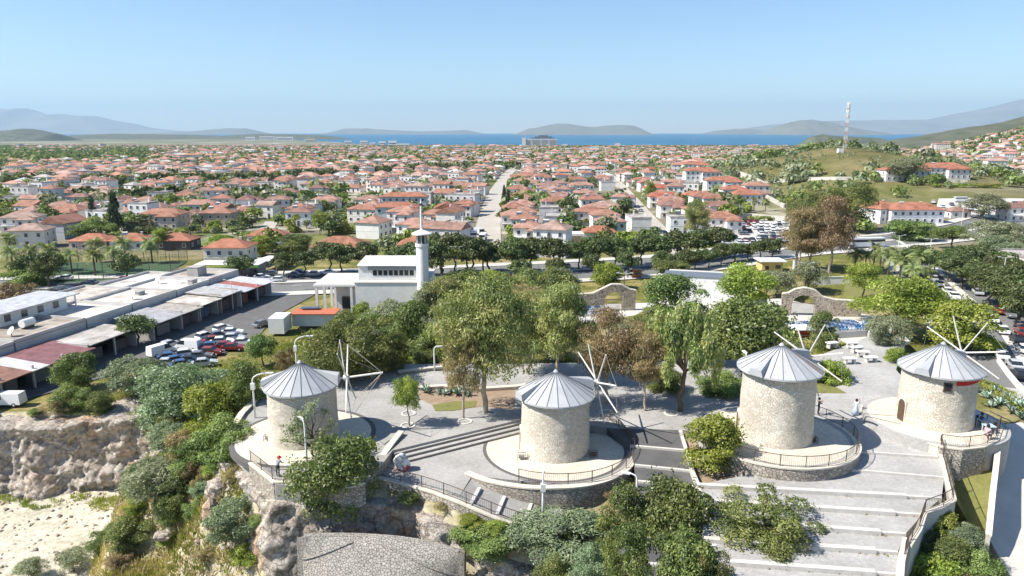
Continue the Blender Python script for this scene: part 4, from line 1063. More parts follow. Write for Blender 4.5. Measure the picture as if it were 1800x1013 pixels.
# --- shrubs and trees on the near slopes
NEAR = [
 ('grey0', 245, 398, 642, 752, 'large grey-green shrub above the right end of the quarry cliff'),
 ('grey1', 188, 292, 628, 700, 'wide grey-green shrub left of the largest shrub above the quarry'),
 ('bush0', 102, 168, 622, 690, 'dark green shrub against the corner of the striped shed'),
 ('bush1', 150, 200, 692, 728, 'small round shrub on the cliff top grass'),
 ('bush2', 98, 160, 678, 725, 'spreading green shrub on the cliff top beside the white van'),
 ('brown0', 82, 132, 718, 765, 'small reddish brown shrub on the quarry rim'),
 ('bush1', 52, 78, 722, 752, 'little dark shrub on the cliff top grass nearest the left edge'),
 ('bush2', -14, 22, 756, 790, 'dark shrub on the quarry cliff at the left edge'),
 ('bush1', 398, 466, 645, 745, 'tall green shrub left of the two curved lamps'),
 ('bright0', 318, 424, 688, 790, 'yellow-green shrub mass below the large grey-green shrub'),
 ('bush0', 284, 330, 725, 775, 'dark green shrub in the corner of the quarry'),
 ('brown1', 296, 362, 752, 830, 'rusty brown shrub above the quarry corner'),
 ('bush2', 352, 452, 736, 822, 'bright green shrub left of the leftmost mill platform'),
 ('broad0', 438, 488, 594, 648, 'round green tree alone on the grass slope'),
 ('brown2', 483, 520, 612, 668, 'thin brownish shrub behind the leftmost mill roof'),
 ('bush1', 225, 268, 820, 884, 'green shrub at the foot of the quarry cliff corner'),
 ('olive0', 226, 340, 820, 905, 'pale olive shrub below the quarry corner', ),
 ('bush0', 278, 330, 868, 935, 'dark green shrub on the grass above the quarry floor'),
 ('bush2', 195, 272, 912, 975, 'dense dark shrub at the edge of the quarry floor, larger one'),
 ('bush0', 158, 202, 932, 975, 'dense dark shrub at the edge of the quarry floor, smaller left one'),
 ('grey2', 378, 474, 878, 985, 'green shrub under the cliff of the leftmost mill'),
 ('brown0', 338, 372, 826, 880, 'brown creeper bush on the rock below the leftmost mill'),
 ('grey2', 890, 1062, 905, 1045, 'large grey-green tree at the bottom centre'),
 ('bush1', 1046, 1136, 868, 1000, 'bright green tree right of the ramp foot'),
 ('broad1', 1122, 1254, 858, 1040, 'tall loose willowy tree over the asphalt ramp'),
 ('brown1', 1062, 1102, 862, 905, 'small reddish shrub under the second mill wall'),
 ('bush0', 1002, 1054, 905, 950, 'dark low shrub beside the ramp railing'),
 ('npine0', 1246, 1430, 872, 1040, 'broad yellow-green pine in front of the broad stairs'),
 ('npine1', 1280, 1420, 930, 1070, 'lower pine at the bottom edge before the stairs'),
 ('brown2', 1392, 1486, 928, 1010, 'sparse brown shrub on the lower stairs'),
 ('npine2', 1375, 1510, 985, 1070, 'low green pine at the bottom of the stairs'),
 ('bush2', 800, 905, 985, 1060, 'green shrub at the bottom edge right of the stone clad wall'),
 ('bright1', 808, 850, 915, 950, 'small yellow-green shrub on the rocks below the ramp railing'),
 ('bright2', 855, 895, 918, 955, 'yellow flowering shrub on the rocks below the ramp railing'),
 ('bush1', 700, 738, 868, 905, 'small dark shrub in the cliff shade under the railing'),
]
for e in NEAR: pbox(*e)
for e in (('bush1', 1055, 1140, 935, 1075, 'green shrub at the bottom edge under the bright tree', -1.4), ('broad2', 1142, 1245, 950, 1090, 'round tree at the bottom edge over the asphalt ramp', -1.6), ('grey1', 1000, 1075, 962, 1070, 'grey shrub at the bottom edge beside the large grey-green tree', -3.0),
          ('bush2', 940, 1010, 985, 1070, 'low dark shrub at the bottom edge under the grey-green tree', -4.0), ('npine2', 1190, 1275, 962, 1085, 'small pine at the bottom edge left of the broad pine', -1.2)): pbox(*e)
pbox('bright0', 1197, 1297, 742, 832, 'bright yellow-green round shrub left of the third mill', .3)
# the tree before the leftmost mill
pbox('bush0', 520, 664, 762, 915, 'large green tree in front of the leftmost mill', -2.2)
pbox('sparse0', 505, 606, 712, 845, 'thin upper branches of a tree against the leftmost mill', -1.0)
# court trees
pbox('light1', 694, 746, 664, 752, 'small weeping tree on the court right of the leftmost mill', .78)
pbox('eucb0', 775, 856, 590, 742, 'thin brown leaved young tree on the court', .78)
pbox('euc0', 765, 942, 512, 738, 'tall pale trunked eucalyptus behind the court steps', .78)
pbox('euc1', 922, 1040, 512, 690, 'tall eucalyptus behind the second mill', .3)
pbox('euc2', 872, 985, 530, 672, 'eucalyptus in the shade between the two tallest ones', .3)
pbox('eucb1', 1012, 1120, 560, 718, 'rusty brown eucalyptus behind the sails of the second mill', .78)
pbox('eucb2', 1088, 1176, 590, 728, 'rusty brown pepper tree leaning over the court', .78)
pbox('pepper1', 1122, 1268, 552, 732, 'wide green pepper tree standing on the shaded court', .78)
MID = [
 ('npine0', 540, 698, 562, 690, 'broad dark pine behind the leftmost mill'), ('bush0', 536, 610, 572, 650, 'dark shrub behind the left lamp of the court'),
 ('bush1', 690, 775, 540, 640, 'green bushy tree right of the broad dark pine'), ('npine1', 655, 720, 590, 672, 'dark green pine shrub behind the bowsprit'),
 ('bush2', 735, 790, 575, 648, 'tall shrub above the pale path'), ('olive1', 735, 800, 500, 580, 'grey olive tree right of the mosque'),
 ('olive2', 660, 715, 532, 585, 'grey olive tree in front of the mosque wall'), ('bright1', 622, 660, 535, 590, 'yellow-green tree at the mosque corner'),
 ('bush0', 705, 745, 528, 580, 'dark tree against the mosque wall'), ('broad1', 775, 850, 478, 560, 'light green tree behind the tall eucalyptus'),
 ('light2', 820, 900, 480, 545, 'pale green tree above the tall eucalyptus'), ('broad2', 930, 1010, 482, 560, 'bright tree behind the second eucalyptus'),
 ('bush1', 1128, 1242, 492, 592, 'large dark green round tree in front of the white stage wall'), ('bush2', 1110, 1180, 545, 605, 'low green tree left of the round dark tree'),
 ('light1', 1255, 1362, 468, 575, 'loose light green tree in front of the white stage wall'), ('broad0', 1238, 1390, 538, 680, 'wide bright green tree behind the third mill'),
 ('broad1', 1210, 1275, 560, 660, 'green tree between the pepper tree and the third mill'), ('olive0', 1072, 1112, 560, 592, 'pale shrub beside the left stone arch'),
 ('bright2', 1038, 1092, 466, 510, 'yellow flowering round tree beside the main road'), ('bush0', 1150, 1212, 455, 492, 'round green tree left of the white stage wall'),
 ('bush1', 1420, 1470, 553, 615, 'dark round tree in front of the theatre seats'), ('light0', 1495, 1650, 488, 605, 'wide pale green tree right of the theatre arch'),
 ('olive1', 1525, 1592, 560, 628, 'dark shrubby tree beside the pale slabs'), ('bright0', 1636, 1752, 540, 628, 'olive green round tree behind the rightmost mill'),
 ('light2', 1482, 1548, 466, 535, 'two-trunked light tree behind the right stone arch'), ('olive2', 1390, 1452, 465, 520, 'grey tree left of the right stone arch'),
 ('olive0', 1330, 1400, 478, 530, 'grey green tree beside the yellow booth'), ('bush2', 1622, 1668, 515, 560, 'dark tree beside the parked white cars'),
 ('bright1', 1552, 1592, 615, 660, 'yellow-green clipped shrub left of the rightmost mill'), ('bright2', 1430, 1490, 640, 690, 'low green shrubbery by the bust on the court'),
 ('bush1', 1138, 1200, 655, 700, 'low green hedge behind the shaded court'), ('bush2', 1226, 1302, 655, 705, 'dark shrub left of the third mill'),
 ('bright1', 690, 730, 622, 650, 'yellow-green hedge beside the pale path'), ('bush0', 728, 772, 612, 660, 'dark clipped shrub by the lamp on the court wall'),
 
 ('euc0', 820, 905, 520, 650, 'olive green eucalyptus left of centre'), ('euc2', 755, 830, 540, 650, 'slender eucalyptus above the pale path'),
 ('brown0', 1195, 1242, 560, 640, 'bare greyish tree in the middle of the trees'), ('olive2', 1060, 1130, 580, 650, 'grey green tree behind the brown eucalyptus'),
]
for e in MID: pbox(*e)
# the wood between the court and the theatre, and the thicket below the leftmost mill
FILL = {}
def fill(key, x, y, w_, h_, base, group):
    p = G(x, y); k0 = proj(p)[2] / 1250; FILL.setdefault((base, group), []).append(plant(key, p, w_ * k0, h_ * k0))
rw = random.Random(99)
KN = {'euc': 'olive green eucalyptus in the wood behind the court', 'eucb': 'brownish eucalyptus in the wood behind the court', 'broad': 'green broadleaf tree in the wood behind the court', 'olive': 'grey olive tree in the wood behind the court', 'npine': 'dark pine in the wood behind the court', 'bush': 'dense shrub in the wood behind the court', 'light': 'pale loose tree in the wood behind the court'}
for x, y, ks in ([(rw.uniform(780, 1120), rw.uniform(560, 640), ('euc', 'euc', 'euc', 'olive', 'eucb')) for _ in range(25)] + [(rw.uniform(600, 800), rw.uniform(592, 645), ('npine', 'bush', 'broad', 'olive')) for _ in range(13)] +
                 [(rw.uniform(1130, 1400), rw.uniform(575, 650), ('broad', 'broad', 'light', 'bush', 'olive')) for _ in range(19)] + [(rw.uniform(770, 1010), rw.uniform(510, 560), ('broad', 'olive', 'light', 'bush')) for _ in range(10)] + [(rw.uniform(560, 640), rw.uniform(600, 650), ('npine', 'bush')) for _ in range(4)]):
    k = rw.choice(ks); tall = k in ('euc', 'eucb')
    if x > 985 and y < 612: continue
    fill(k + str(rw.randrange(3)), x, y, rw.uniform(60, 95) * (1.15 if tall else 1), rw.uniform(50, 75) * (1.3 if tall else .85), KN[k], 'trees of the wood behind the court')
for x, y, w_, h_, k in ((300, 800, 80, 66, 'grey'), (340, 830, 80, 60, 'bush'), (385, 835, 60, 46, 'bright'), (315, 885, 70, 56, 'bush'), (360, 870, 50, 36, 'grey'), (335, 850, 55, 45, 'brown'), (318, 760, 60, 60, 'bush'), (362, 800, 55, 45, 'bright'), (272, 845, 45, 45, 'olive'), (300, 870, 50, 40, 'grey'), (345, 910, 45, 35, 'bush'), (410, 850, 40, 26, 'brown'), (240, 905, 40, 30, 'bright'), (300, 960, 40, 22, 'bright'), (440, 990, 60, 36, 'bright'),
                        (360, 985, 50, 28, 'brown'), (130, 1005, 60, 40, 'olive'), (60, 1020, 60, 40, 'olive'), (500, 940, 26, 18, 'bright'), (210, 1000, 50, 26, 'brown'), (275, 745, 50, 50, 'grey'), (405, 905, 40, 34, 'grey'), (455, 925, 34, 24, 'bush'), (290, 915, 40, 26, 'olive')):
    fill(k + str(rw.randrange(3)), x, y, w_, h_, {'grey': 'grey-green shrub', 'brown': 'dry brown shrub', 'bush': 'dark green shrub', 'bright': 'yellow-green shrub', 'olive': 'pale olive shrub'}[k] + ' on the slope below the leftmost mill', 'shrubs of the lower left slope')
for x, y, w_, h_, k in ((820, 960, 40, 26, 'bright'), (870, 985, 46, 40, 'grey'), (1060, 1000, 60, 60, 'bush'), (1110, 1010, 60, 60, 'bright'), (1000, 960, 40, 30, 'bush'), (850, 940, 30, 20, 'brown'), (905, 945, 30, 24, 'bright'), (775, 900, 26, 16, 'brown')):
    fill(k + str(rw.randrange(3)), x, y, w_, h_, {'grey': 'grey-green shrub', 'brown': 'dry brown shrub', 'bush': 'dark green shrub', 'bright': 'yellow-green shrub'}[k] + ' below the ramp railing', 'shrubs below the ramp railing')
for (b_, g_), v in FILL.items(): number(v, b_, g_)
# slope below the stairs on the lower right: a mass of oleander and ivy
for i, (x, y, w_, h_) in enumerate([(1650, 960, 70, 60), (1690, 940, 60, 50), (1640, 1010, 80, 70), (1710, 990, 70, 60), (1680, 1030, 90, 70), (1655, 915, 50, 40), (1735, 1030, 70, 60), (1610, 1040, 60, 60)]):
    p = at(x, y + h_ * .3, -.9 - .024 * (y - 915)); d = proj(p)[2]
    plant(['bush0', 'grey1', 'bright2', 'bush2', 'brown1', 'bright0', 'bush1', 'grey0'][i], p - Vector((0, 0, .8)), w_ * 1.3 * d / 1250, h_ * .8 * d / 1250 + .8)
number([o for o in col.objects if 'category' in o and 'label' not in o], 'dense shrub on the slope below the broad stairs', 'shrubs on the lower right slope')
# agaves
def agave_mesh(seed, n=18):
    r_ = random.Random(seed); V = []; Q = []; T = []
    for k in range(n):
        a = k * 2.4; el = r_.uniform(.25, 1.25); L_ = r_.uniform(.75, 1.05); d = Vector((math.cos(a) * math.cos(el), math.sin(a) * math.cos(el), math.sin(el))); s_ = Vector((-math.sin(a), math.cos(a), 0)); up = d.cross(s_) * -1
        m1 = d * L_ * .45 + Vector((0, 0, .05)); tip = d * L_ + Vector((0, 0, -.08)); n0 = len(V)
        V += [s_ * .06, s_ * -.06, m1 - s_ * .1, m1 + s_ * .1, tip - s_ * .008, tip + s_ * .008, m1 - up * .04, tip - up * .01]
        Q += [(n0, n0 + 1, n0 + 2, n0 + 3), (n0 + 3, n0 + 2, n0 + 4, n0 + 5), (n0, n0 + 3, n0 + 6, n0 + 6)[:4], (n0 + 1, n0 + 6, n0 + 2, n0 + 2)[:4]]
        Q[-2] = (n0, n0 + 3, n0 + 5, n0 + 6); Q[-1] = (n0 + 6, n0 + 4, n0 + 2, n0 + 1)
        T += [r_.random()] * 4
    return quads_mesh('agave', [tuple(p) for p in V], Q, M['agave'], False, attr=T)
AG = [agave_mesh(k) for k in range(3)]
def agave(p, s_):
    o = new_obj('agave', rng.choice(AG)); o.location = p; o.scale = (s_, s_, s_); o.rotation_euler = (0, 0, rng.uniform(0, 6)); o['category'] = 'agave'; return o
number([agave(at(x, y, .82), s_) for x, y, s_ in ((748, 690, 1.3), (772, 692, .9), (782, 694, 1.0), (793, 690, .9), (803, 694, 1.4), (812, 688, 1.0), (824, 696, .9))], 'blue-green agave in the planted bed of the court', 'agaves in the court bed')
number([agave(G(x, y), s_) for x, y, s_ in ((1712, 690, 1.3), (1725, 672, 1.2), (1733, 700, 1.4), (1748, 688, 1.2), (1757, 712, 1.5), (1770, 700, 1.2), (1778, 726, 1.5), (1790, 715, 1.4), (1716, 660, 1.0), (1742, 716, 1.2), (1795, 736, 1.4))], 'blue-green agave on the slope right of the rightmost mill', 'agaves on the right slope')
# grass and weeds on the near slopes
def tufts(name, n, test, material, size, seed, label, cat='grass', blades=5):
    r_ = np.random.RandomState(seed); pts = []
    while len(pts) < n:
        x = r_.uniform(-95, 85, 6000); y = r_.uniform(36, 150, 6000); k = test(x, y)
        pts += list(zip(x[k], y[k]))
    pts = np.array(pts[:n]); z = gh(pts[:, 0], pts[:, 1]); P = np.repeat(np.column_stack([pts, z]), blades, 0); m_ = len(P)
    P[:, :2] += r_.normal(size=(m_, 2)) * size * .5
    a = r_.rand(m_) * 6.28; h = size * (.5 + r_.rand(m_)); s_ = np.column_stack([np.cos(a), np.sin(a), np.zeros(m_)]) * (size * .16)
    lean = r_.normal(size=(m_, 3)) * size * .4; lean[:, 2] = h
    V = np.stack([P - s_, P + s_, P + lean + s_ * .25, P + lean - s_ * .25], 1).reshape(-1, 3)
    big = fbm(P[:, 0] / 3, P[:, 1] / 3, seed)
    T = np.clip(big * 1.6 - .4 + r_.rand(m_) * .4, 0, 1)
    o = new_obj(name, quads_mesh(name, V, np.arange(4 * m_).reshape(-1, 4), material, False, attr=T)); tag(o, label, cat, kind='stuff'); return o
def slope_l(x, y): s = polydist(x, y, PLATEAU); return (s > 1.0) & (s < 34) & (x < 8) & (y < 96) & (gh(x, y) > -20.5)
tufts('grass', 15000, lambda x, y: slope_l(x, y) & (x < 4) & (y < 75), M['grass'], .42, 1, 'dry tufted grass on the slope below the leftmost mill')
tufts('weeds', 5000, lambda x, y: slope_l(x, y) & (fbm(x / 5, y / 5, 61) > .5), M['weeds'], .5, 2, 'green weeds among the dry grass of the lower left slope', 'weeds')
tufts('cliff_top_grass', 9000, lambda x, y: (y > 90) & (y < 150) & (x < -25) & (x > -85) & (polydist(x, y, PLATEAU) > 2) & (x > -62 + (y - 105) * .55) & (gh(x, y) > -13), M['weeds'], .3, 3, 'short green grass above the quarry cliff')
tufts('slope_grass', 7000, lambda x, y: (x > 40) & (x < 76) & (y > 55) & (y < 100) & (polydist(x, y, PLATEAU) > .8), M['weeds'], .32, 4, 'flowering green grass around the agaves on the right slope')
tufts('stair_side_grass', 2500, lambda x, y: (x > 30) & (x < 50) & (y > 38) & (y < 60) & (polydist(x, y, PLATEAU) > .5), M['weeds'], .35, 5, 'green growth beside the lower right stairs')

tufts('cliff_foot_weeds', 700, lambda x, y: (fbm(x / 3, y / 2, 8) > .46) & (x < -47) & (x > -78) & (y > 89.2 + 1.2 * np.sin(x * .7)) & (y < 92.5), M['weeds'], .36, 6, 'green weeds along the foot of the quarry cliff', 'weeds')
def rubble(name, n, test, lo, hi, seed, label):
    r_ = np.random.RandomState(seed); pts = []
    while len(pts) < n:
        x = r_.uniform(-95, 30, 4000); y = r_.uniform(36, 100, 4000); k = test(x, y); pts += list(zip(x[k], y[k]))
    pts = np.array(pts[:n]); z = gh(pts[:, 0], pts[:, 1]); s_ = lo + (hi - lo) * r_.rand(n) ** 3
    base = np.array([(1, 0, 0), (-.4, .8, 0), (-.5, -.8, .1), (.1, .1, .7), (0, 0, -.5)])
    V = base[None] * s_[:, None, None] * r_.uniform(.6, 1.3, (n, 5, 1)); a = r_.rand(n) * 6.28; ca, sa = np.cos(a)[:, None], np.sin(a)[:, None]
    V = np.stack([V[..., 0] * ca - V[..., 1] * sa, V[..., 0] * sa + V[..., 1] * ca, V[..., 2]], -1) + np.column_stack([pts, z])[:, None, :]
    Q = (np.arange(n) * 5)[:, None, None] + np.array([(0, 1, 3), (1, 2, 3), (2, 0, 3), (1, 0, 4), (2, 1, 4), (0, 2, 4)])[None]
    o = new_obj(name, quads_mesh(name, V.reshape(-1, 3), Q.reshape(-1, 3), M['rock'])); tag(o, label, 'stones', kind='stuff')
rubble('loose_stones', 3500, lambda x, y: (x < -46) & (y < 93) & (gh(x, y) < -20.5), .06, .5, 3, 'small loose stones strewn over the pale quarry floor')
rubble('slope_stones', 900, lambda x, y: slope_l(x, y) & (y < 72), .12, .6, 4, 'pale broken stones lying in the grass below the leftmost mill')

# weeds in the joints of the stairs and along the kerbs
r_ = np.random.RandomState(8); P_ = []
for k in range(2, 7):
    A, B = at(*LN[k][0], ZL[k]), at(*LN[k][1], ZL[k])
    for _ in range(170):
        u = r_.rand(); q = A.lerp(B, u); P_.append((q.x + r_.normal() * .15, q.y - .28 - abs(r_.normal()) * .12, ZL[k]))
for k in range(1, 8):
    A, B = at(*CL[k][0], CZ[k]), at(*CL[k][1], CZ[k])
    for _ in range(30): q = A.lerp(B, r_.rand()); P_.append((q.x, q.y - .2 - abs(r_.normal()) * .1, CZ[k]))
P_ = np.repeat(np.array(P_), 4, 0); m_ = len(P_); a = r_.rand(m_) * 6.28; s_ = np.column_stack([np.cos(a), np.sin(a), 0 * a]) * .03; P_[:, :2] += r_.normal(size=(m_, 2)) * .05; up = r_.normal(size=(m_, 3)) * .06; up[:, 2] = .05 + .14 * r_.rand(m_) ** 2
o = new_obj('joint_weeds', quads_mesh('joint_weeds', np.stack([P_ - s_, P_ + s_, P_ + up + s_ * .4, P_ + up - s_ * .4], 1).reshape(-1, 3), np.arange(4 * m_).reshape(-1, 4), M['grass'], False, attr=r_.rand(m_))); tag(o, 'small dry weeds growing along the stair kerbs', 'weeds', kind='stuff')
# ------------------------------------------------------------------ roads
def ribbon(name, pts, wid, material, lift=.12, step=6.0, kerb=False):
    """road surface draped on the ground along world xy points"""
    P = [Vector((p[0], p[1])) for p in pts]; dense = []
    for a, b_ in zip(P[:-1], P[1:]):
        n = max(1, int((b_ - a).length / step))
        dense += [a.lerp(b_, k / n) for k in range(n)]
    dense.append(P[-1]); V = []; Q = []; m_ = 5
    for i, p in enumerate(dense):
        t = (dense[min(i + 1, len(dense) - 1)] - dense[max(i - 1, 0)]).normalized(); q = Vector((-t.y, t.x))
        for k in range(m_):
            c_ = p + q * wid * (k / (m_ - 1) - .5); V.append((c_.x, c_.y, 0))
    V = np.array(V); cen = np.repeat(gh(np.array([p.x for p in dense]), np.array([p.y for p in dense])), m_)
    V[:, 2] = np.maximum(cen, gh(V[:, 0], V[:, 1])) + lift
    for i in range(len(dense) - 1):
        for k in range(m_ - 1): a = i * m_ + k; Q.append((a + m_, a + m_ + 1, a + 1, a))
    return struct(name, quads_mesh(name, V, Q, material))
def wxy(*pp): return [G(x, y).xy for x, y in pp]
MAIN = [Vector(p) for p in ((-330, 165), (-200, 176), (-120, 183), (-70, 189), (-20, 198), (30, 211), (64, 222), (105, 240), (145, 262), (200, 300), (260, 345))]
BOUL = [Vector(p) for p in ((66, 70), (80, 104), (93, 132), (108, 172), (124, 215), (140, 258))]
STREET = wxy((853, 455), (855, 425), (858, 400), (864, 365), (874, 335), (890, 308), (905, 295))
STREET2 = wxy((1205, 455), (1170, 418), (1135, 380), (1110, 350), (1085, 322), (1066, 303))
LANE = wxy((440, 470), (445, 440), (462, 415), (478, 390))
ribbon('main_road', MAIN, 24, M['road'], .15)
ribbon('boulevard', BOUL, 15, M['road'], .2)
ribbon('unpaved_street', STREET, 11, M['dirtroad'], .2)
ribbon('side_street', STREET2, 8, M['dirtroad'], .2)
ribbon('lane', LANE, 6, M['dirtroad'], .2)
def offs(pts, o_):
    out = []
    for i, p in enumerate(pts):
        t = (pts[min(i + 1, len(pts) - 1)] - pts[max(i - 1, 0)]).normalized(); out.append(p + Vector((-t.y, t.x)) * o_)
    return out
ribbon('median_kerb', offs(MAIN, 0), 3.0, M['kerb'], .32)
ribbon('pavement', offs(MAIN, -14.5), 4.5, M['palecon'], .27); ribbon('pavement', offs(MAIN, 14.5), 4.5, M['palecon'], .27)
ribbon('pavement', offs(BOUL, 9.5), 3.5, M['palecon'], .3); ribbon('pavement', offs(BOUL, -1.0), 1.6, M['kerb'], .34)
def along(pts, s):
    for a, b_ in zip(pts[:-1], pts[1:]):
        L_ = (b_ - a).length
        if s <= L_: t = (b_ - a) / L_; return a + t * s, t
        s -= L_
    t = (pts[-1] - pts[-2]).normalized(); return pts[-1] + t * s, t
for o_ in (-5.0, 5.0):
    q = offs(MAIN, o_); mb = MB(); s = 90
    while s < 480:
        p, t = along(q, s); p2 = p + t * 2.6; nn = Vector((-t.y, t.x)) * .09; z1, z2 = hz(*p) + .30, hz(*p2) + .30
        mb.add([(p - nn).to_3d() + Vector((0, 0, z1)), (p + nn).to_3d() + Vector((0, 0, z1)), (p2 + nn).to_3d() + Vector((0, 0, z2)), (p2 - nn).to_3d() + Vector((0, 0, z2))], [(0, 3, 2, 1)]); s += 7
    struct('lane_markings', mb.me('lane_markings', M['white']))
# workshop yard and other hard ground
def patch(name, px, material, lift=.15):
    P = [G(x, y) for x, y in px]; mb = MB(); n = len(P)
    c_ = sum((p for p in P), Vector()) / n
    V = []; Q = []
    # fan of small quads draped on the ground
    bb = [min(p.x for p in P), max(p.x for p in P), min(p.y for p in P), max(p.y for p in P)]
    nx_ = max(2, int((bb[1] - bb[0]) / 4)); ny_ = max(2, int((bb[3] - bb[2]) / 4))
    bm = bmesh.new(); vs = [bm.verts.new((p.x, p.y, 0)) for p in P]; bm.faces.new(vs)
    for k in range(1, nx_): bmesh.ops.bisect_plane(bm, geom=bm.verts[:] + bm.edges[:] + bm.faces[:], plane_co=(bb[0] + (bb[1] - bb[0]) * k / nx_, 0, 0), plane_no=(1, 0, 0))
    for k in range(1, ny_): bmesh.ops.bisect_plane(bm, geom=bm.verts[:] + bm.edges[:] + bm.faces[:], plane_co=(0, bb[2] + (bb[3] - bb[2]) * k / ny_, 0), plane_no=(0, 1, 0))
    co_ = np.array([v.co[:] for v in bm.verts]); zz = gh(co_[:, 0], co_[:, 1])
    for v, z in zip(bm.verts, zz): v.co.z = z + lift
    bmesh.ops.recalc_face_normals(bm, faces=bm.faces[:])
    me = bpy.data.meshes.new(name); bm.to_mesh(me); bm.free(); me.materials.append(material)
    return struct(name, me)
patch('yard', [(-40, 730), (60, 700), (215, 655), (290, 630), (330, 645), (445, 605), (480, 560), (560, 515), (555, 500), (350, 470), (0, 500), (-60, 560)], M['oldasphalt'], .16)
patch('car_park', [(1228, 428), (1238, 398), (1250, 383), (1388, 392), (1392, 436), (1300, 440)], M['palecon'], .25)
patch('car_park', [(1640, 384), (1650, 350), (1800, 350), (1800, 384)], M['palecon'], .25)
patch('park_lawn', [(1480, 530), (1490, 470), (1560, 465), (1600, 500), (1560, 530)], M['lawn'], .12)
patch('dry_field', [(545, 440), (550, 415), (650, 412), (660, 425), (600, 442)], M['lawn'], .12)
M['turf'] = pm('sports_turf', (.045, .085, .04), (.06, .105, .05), .3, .95)
patch('sports_pitch', [(95, 500), (60, 478), (60, 463), (330, 460), (300, 478), (225, 492)], M['turf'], .2)
slab('theatre_floor', [(1015, 560, -7.2), (1060, 535, -7.2), (1370, 525, -7.2), (1560, 560, -7.2), (1600, 600, -7.2), (1380, 620, -7.2), (1040, 580, -7.2)], M['palecon'], .6)
slab('court_path', [(690, 628, -2.0), (720, 605, -2.5), (760, 610, -2.5), (770, 640, -1.0), (735, 655, -.2)], M['palecon'], .5)
slab('planted_bed', [(735, 700, .80), (740, 684, .80), (905, 684, .80), (905, 720, .80), (850, 715, .80), (780, 722, .80)], M['soil'], .2)
slab('lawn_patch', [(760, 712, .83), (800, 705, .83), (838, 705, .83), (835, 715, .83), (795, 722, .83), (765, 722, .83)], M['lawn'], .1)
slab('shrub_lawn', [(1428, 690, 1.25), (1440, 650, 1.25), (1490, 665, 1.35), (1525, 670, 1.4), (1520, 678, 1.4), (1492, 692, 1.35)], M['lawn'], .3)
for px, py in ((717, 748), (718, 727), (817, 741), (1180, 727), (1065, 725), (860, 727)):
    p = at(px, py, .79); disc('tree_ring', p, .55, .75, .6, .84, M['kerb'], 20)

# ------------------------------------------------------------------ houses
W_ME = {}
def window_me(w_, h_):
    k = (round(w_, 1), round(h_, 1))
    if k not in W_ME:
        mb = MB(); mb.m = 0
        for x, z, a, b_ in ((-w_ / 2, 0, .09, h_), (w_ / 2, 0, .09, h_), (0, h_ / 2, w_ + .09, .09), (0, -h_ / 2 - .02, w_ + .25, .1)): mb.box((x, -.05, z), (a, .14, b_))
        mb.m = 1; mb.box((0, 0, 0), (w_, .05, h_)); W_ME[k] = mb.me('window', [M['whitemetal'], M['pane']])
    return W_ME[k]
D_ME = None
def door_me():
    global D_ME
    if D_ME is None: mb = MB(); mb.box((0, 0, 1.05), (1.0, .14, 2.1)); mb.box((0, -.02, 2.15), (1.2, .2, .12)); D_ME = mb.me('door', M['wood'])
    return D_ME
CACHE = {}
def hip(mb, w_, d_, z, ov, rise, ridge=None, gable=False):
    a, b_ = w_ / 2 + ov, d_ / 2 + ov
    r_ = max(a - b_, .2) if not gable else a
    if b_ > a and not gable: 
        r2 = b_ - a; P = [(-a, -b_, z), (a, -b_, z), (a, b_, z), (-a, b_, z), (0, -r2, z + rise), (0, r2, z + rise)]
        F_ = [(0, 1, 4), (1, 2, 5, 4), (2, 3, 5), (3, 0, 4, 5)]
    else:
        P = [(-a, -b_, z), (a, -b_, z), (a, b_, z), (-a, b_, z), (-r_, 0, z + rise), (r_, 0, z + rise)]
        F_ = [(0, 1, 5, 4), (1, 2, 5), (2, 3, 4, 5), (3, 0, 4)]
    B_ = [(x, y, q - .16) for x, y, q in P[:4]]
    mb.add(P + B_, F_ + [(6, 7, 1, 0), (7, 8, 2, 1), (8, 9, 3, 2), (9, 6, 0, 3), (9, 8, 7, 6)])
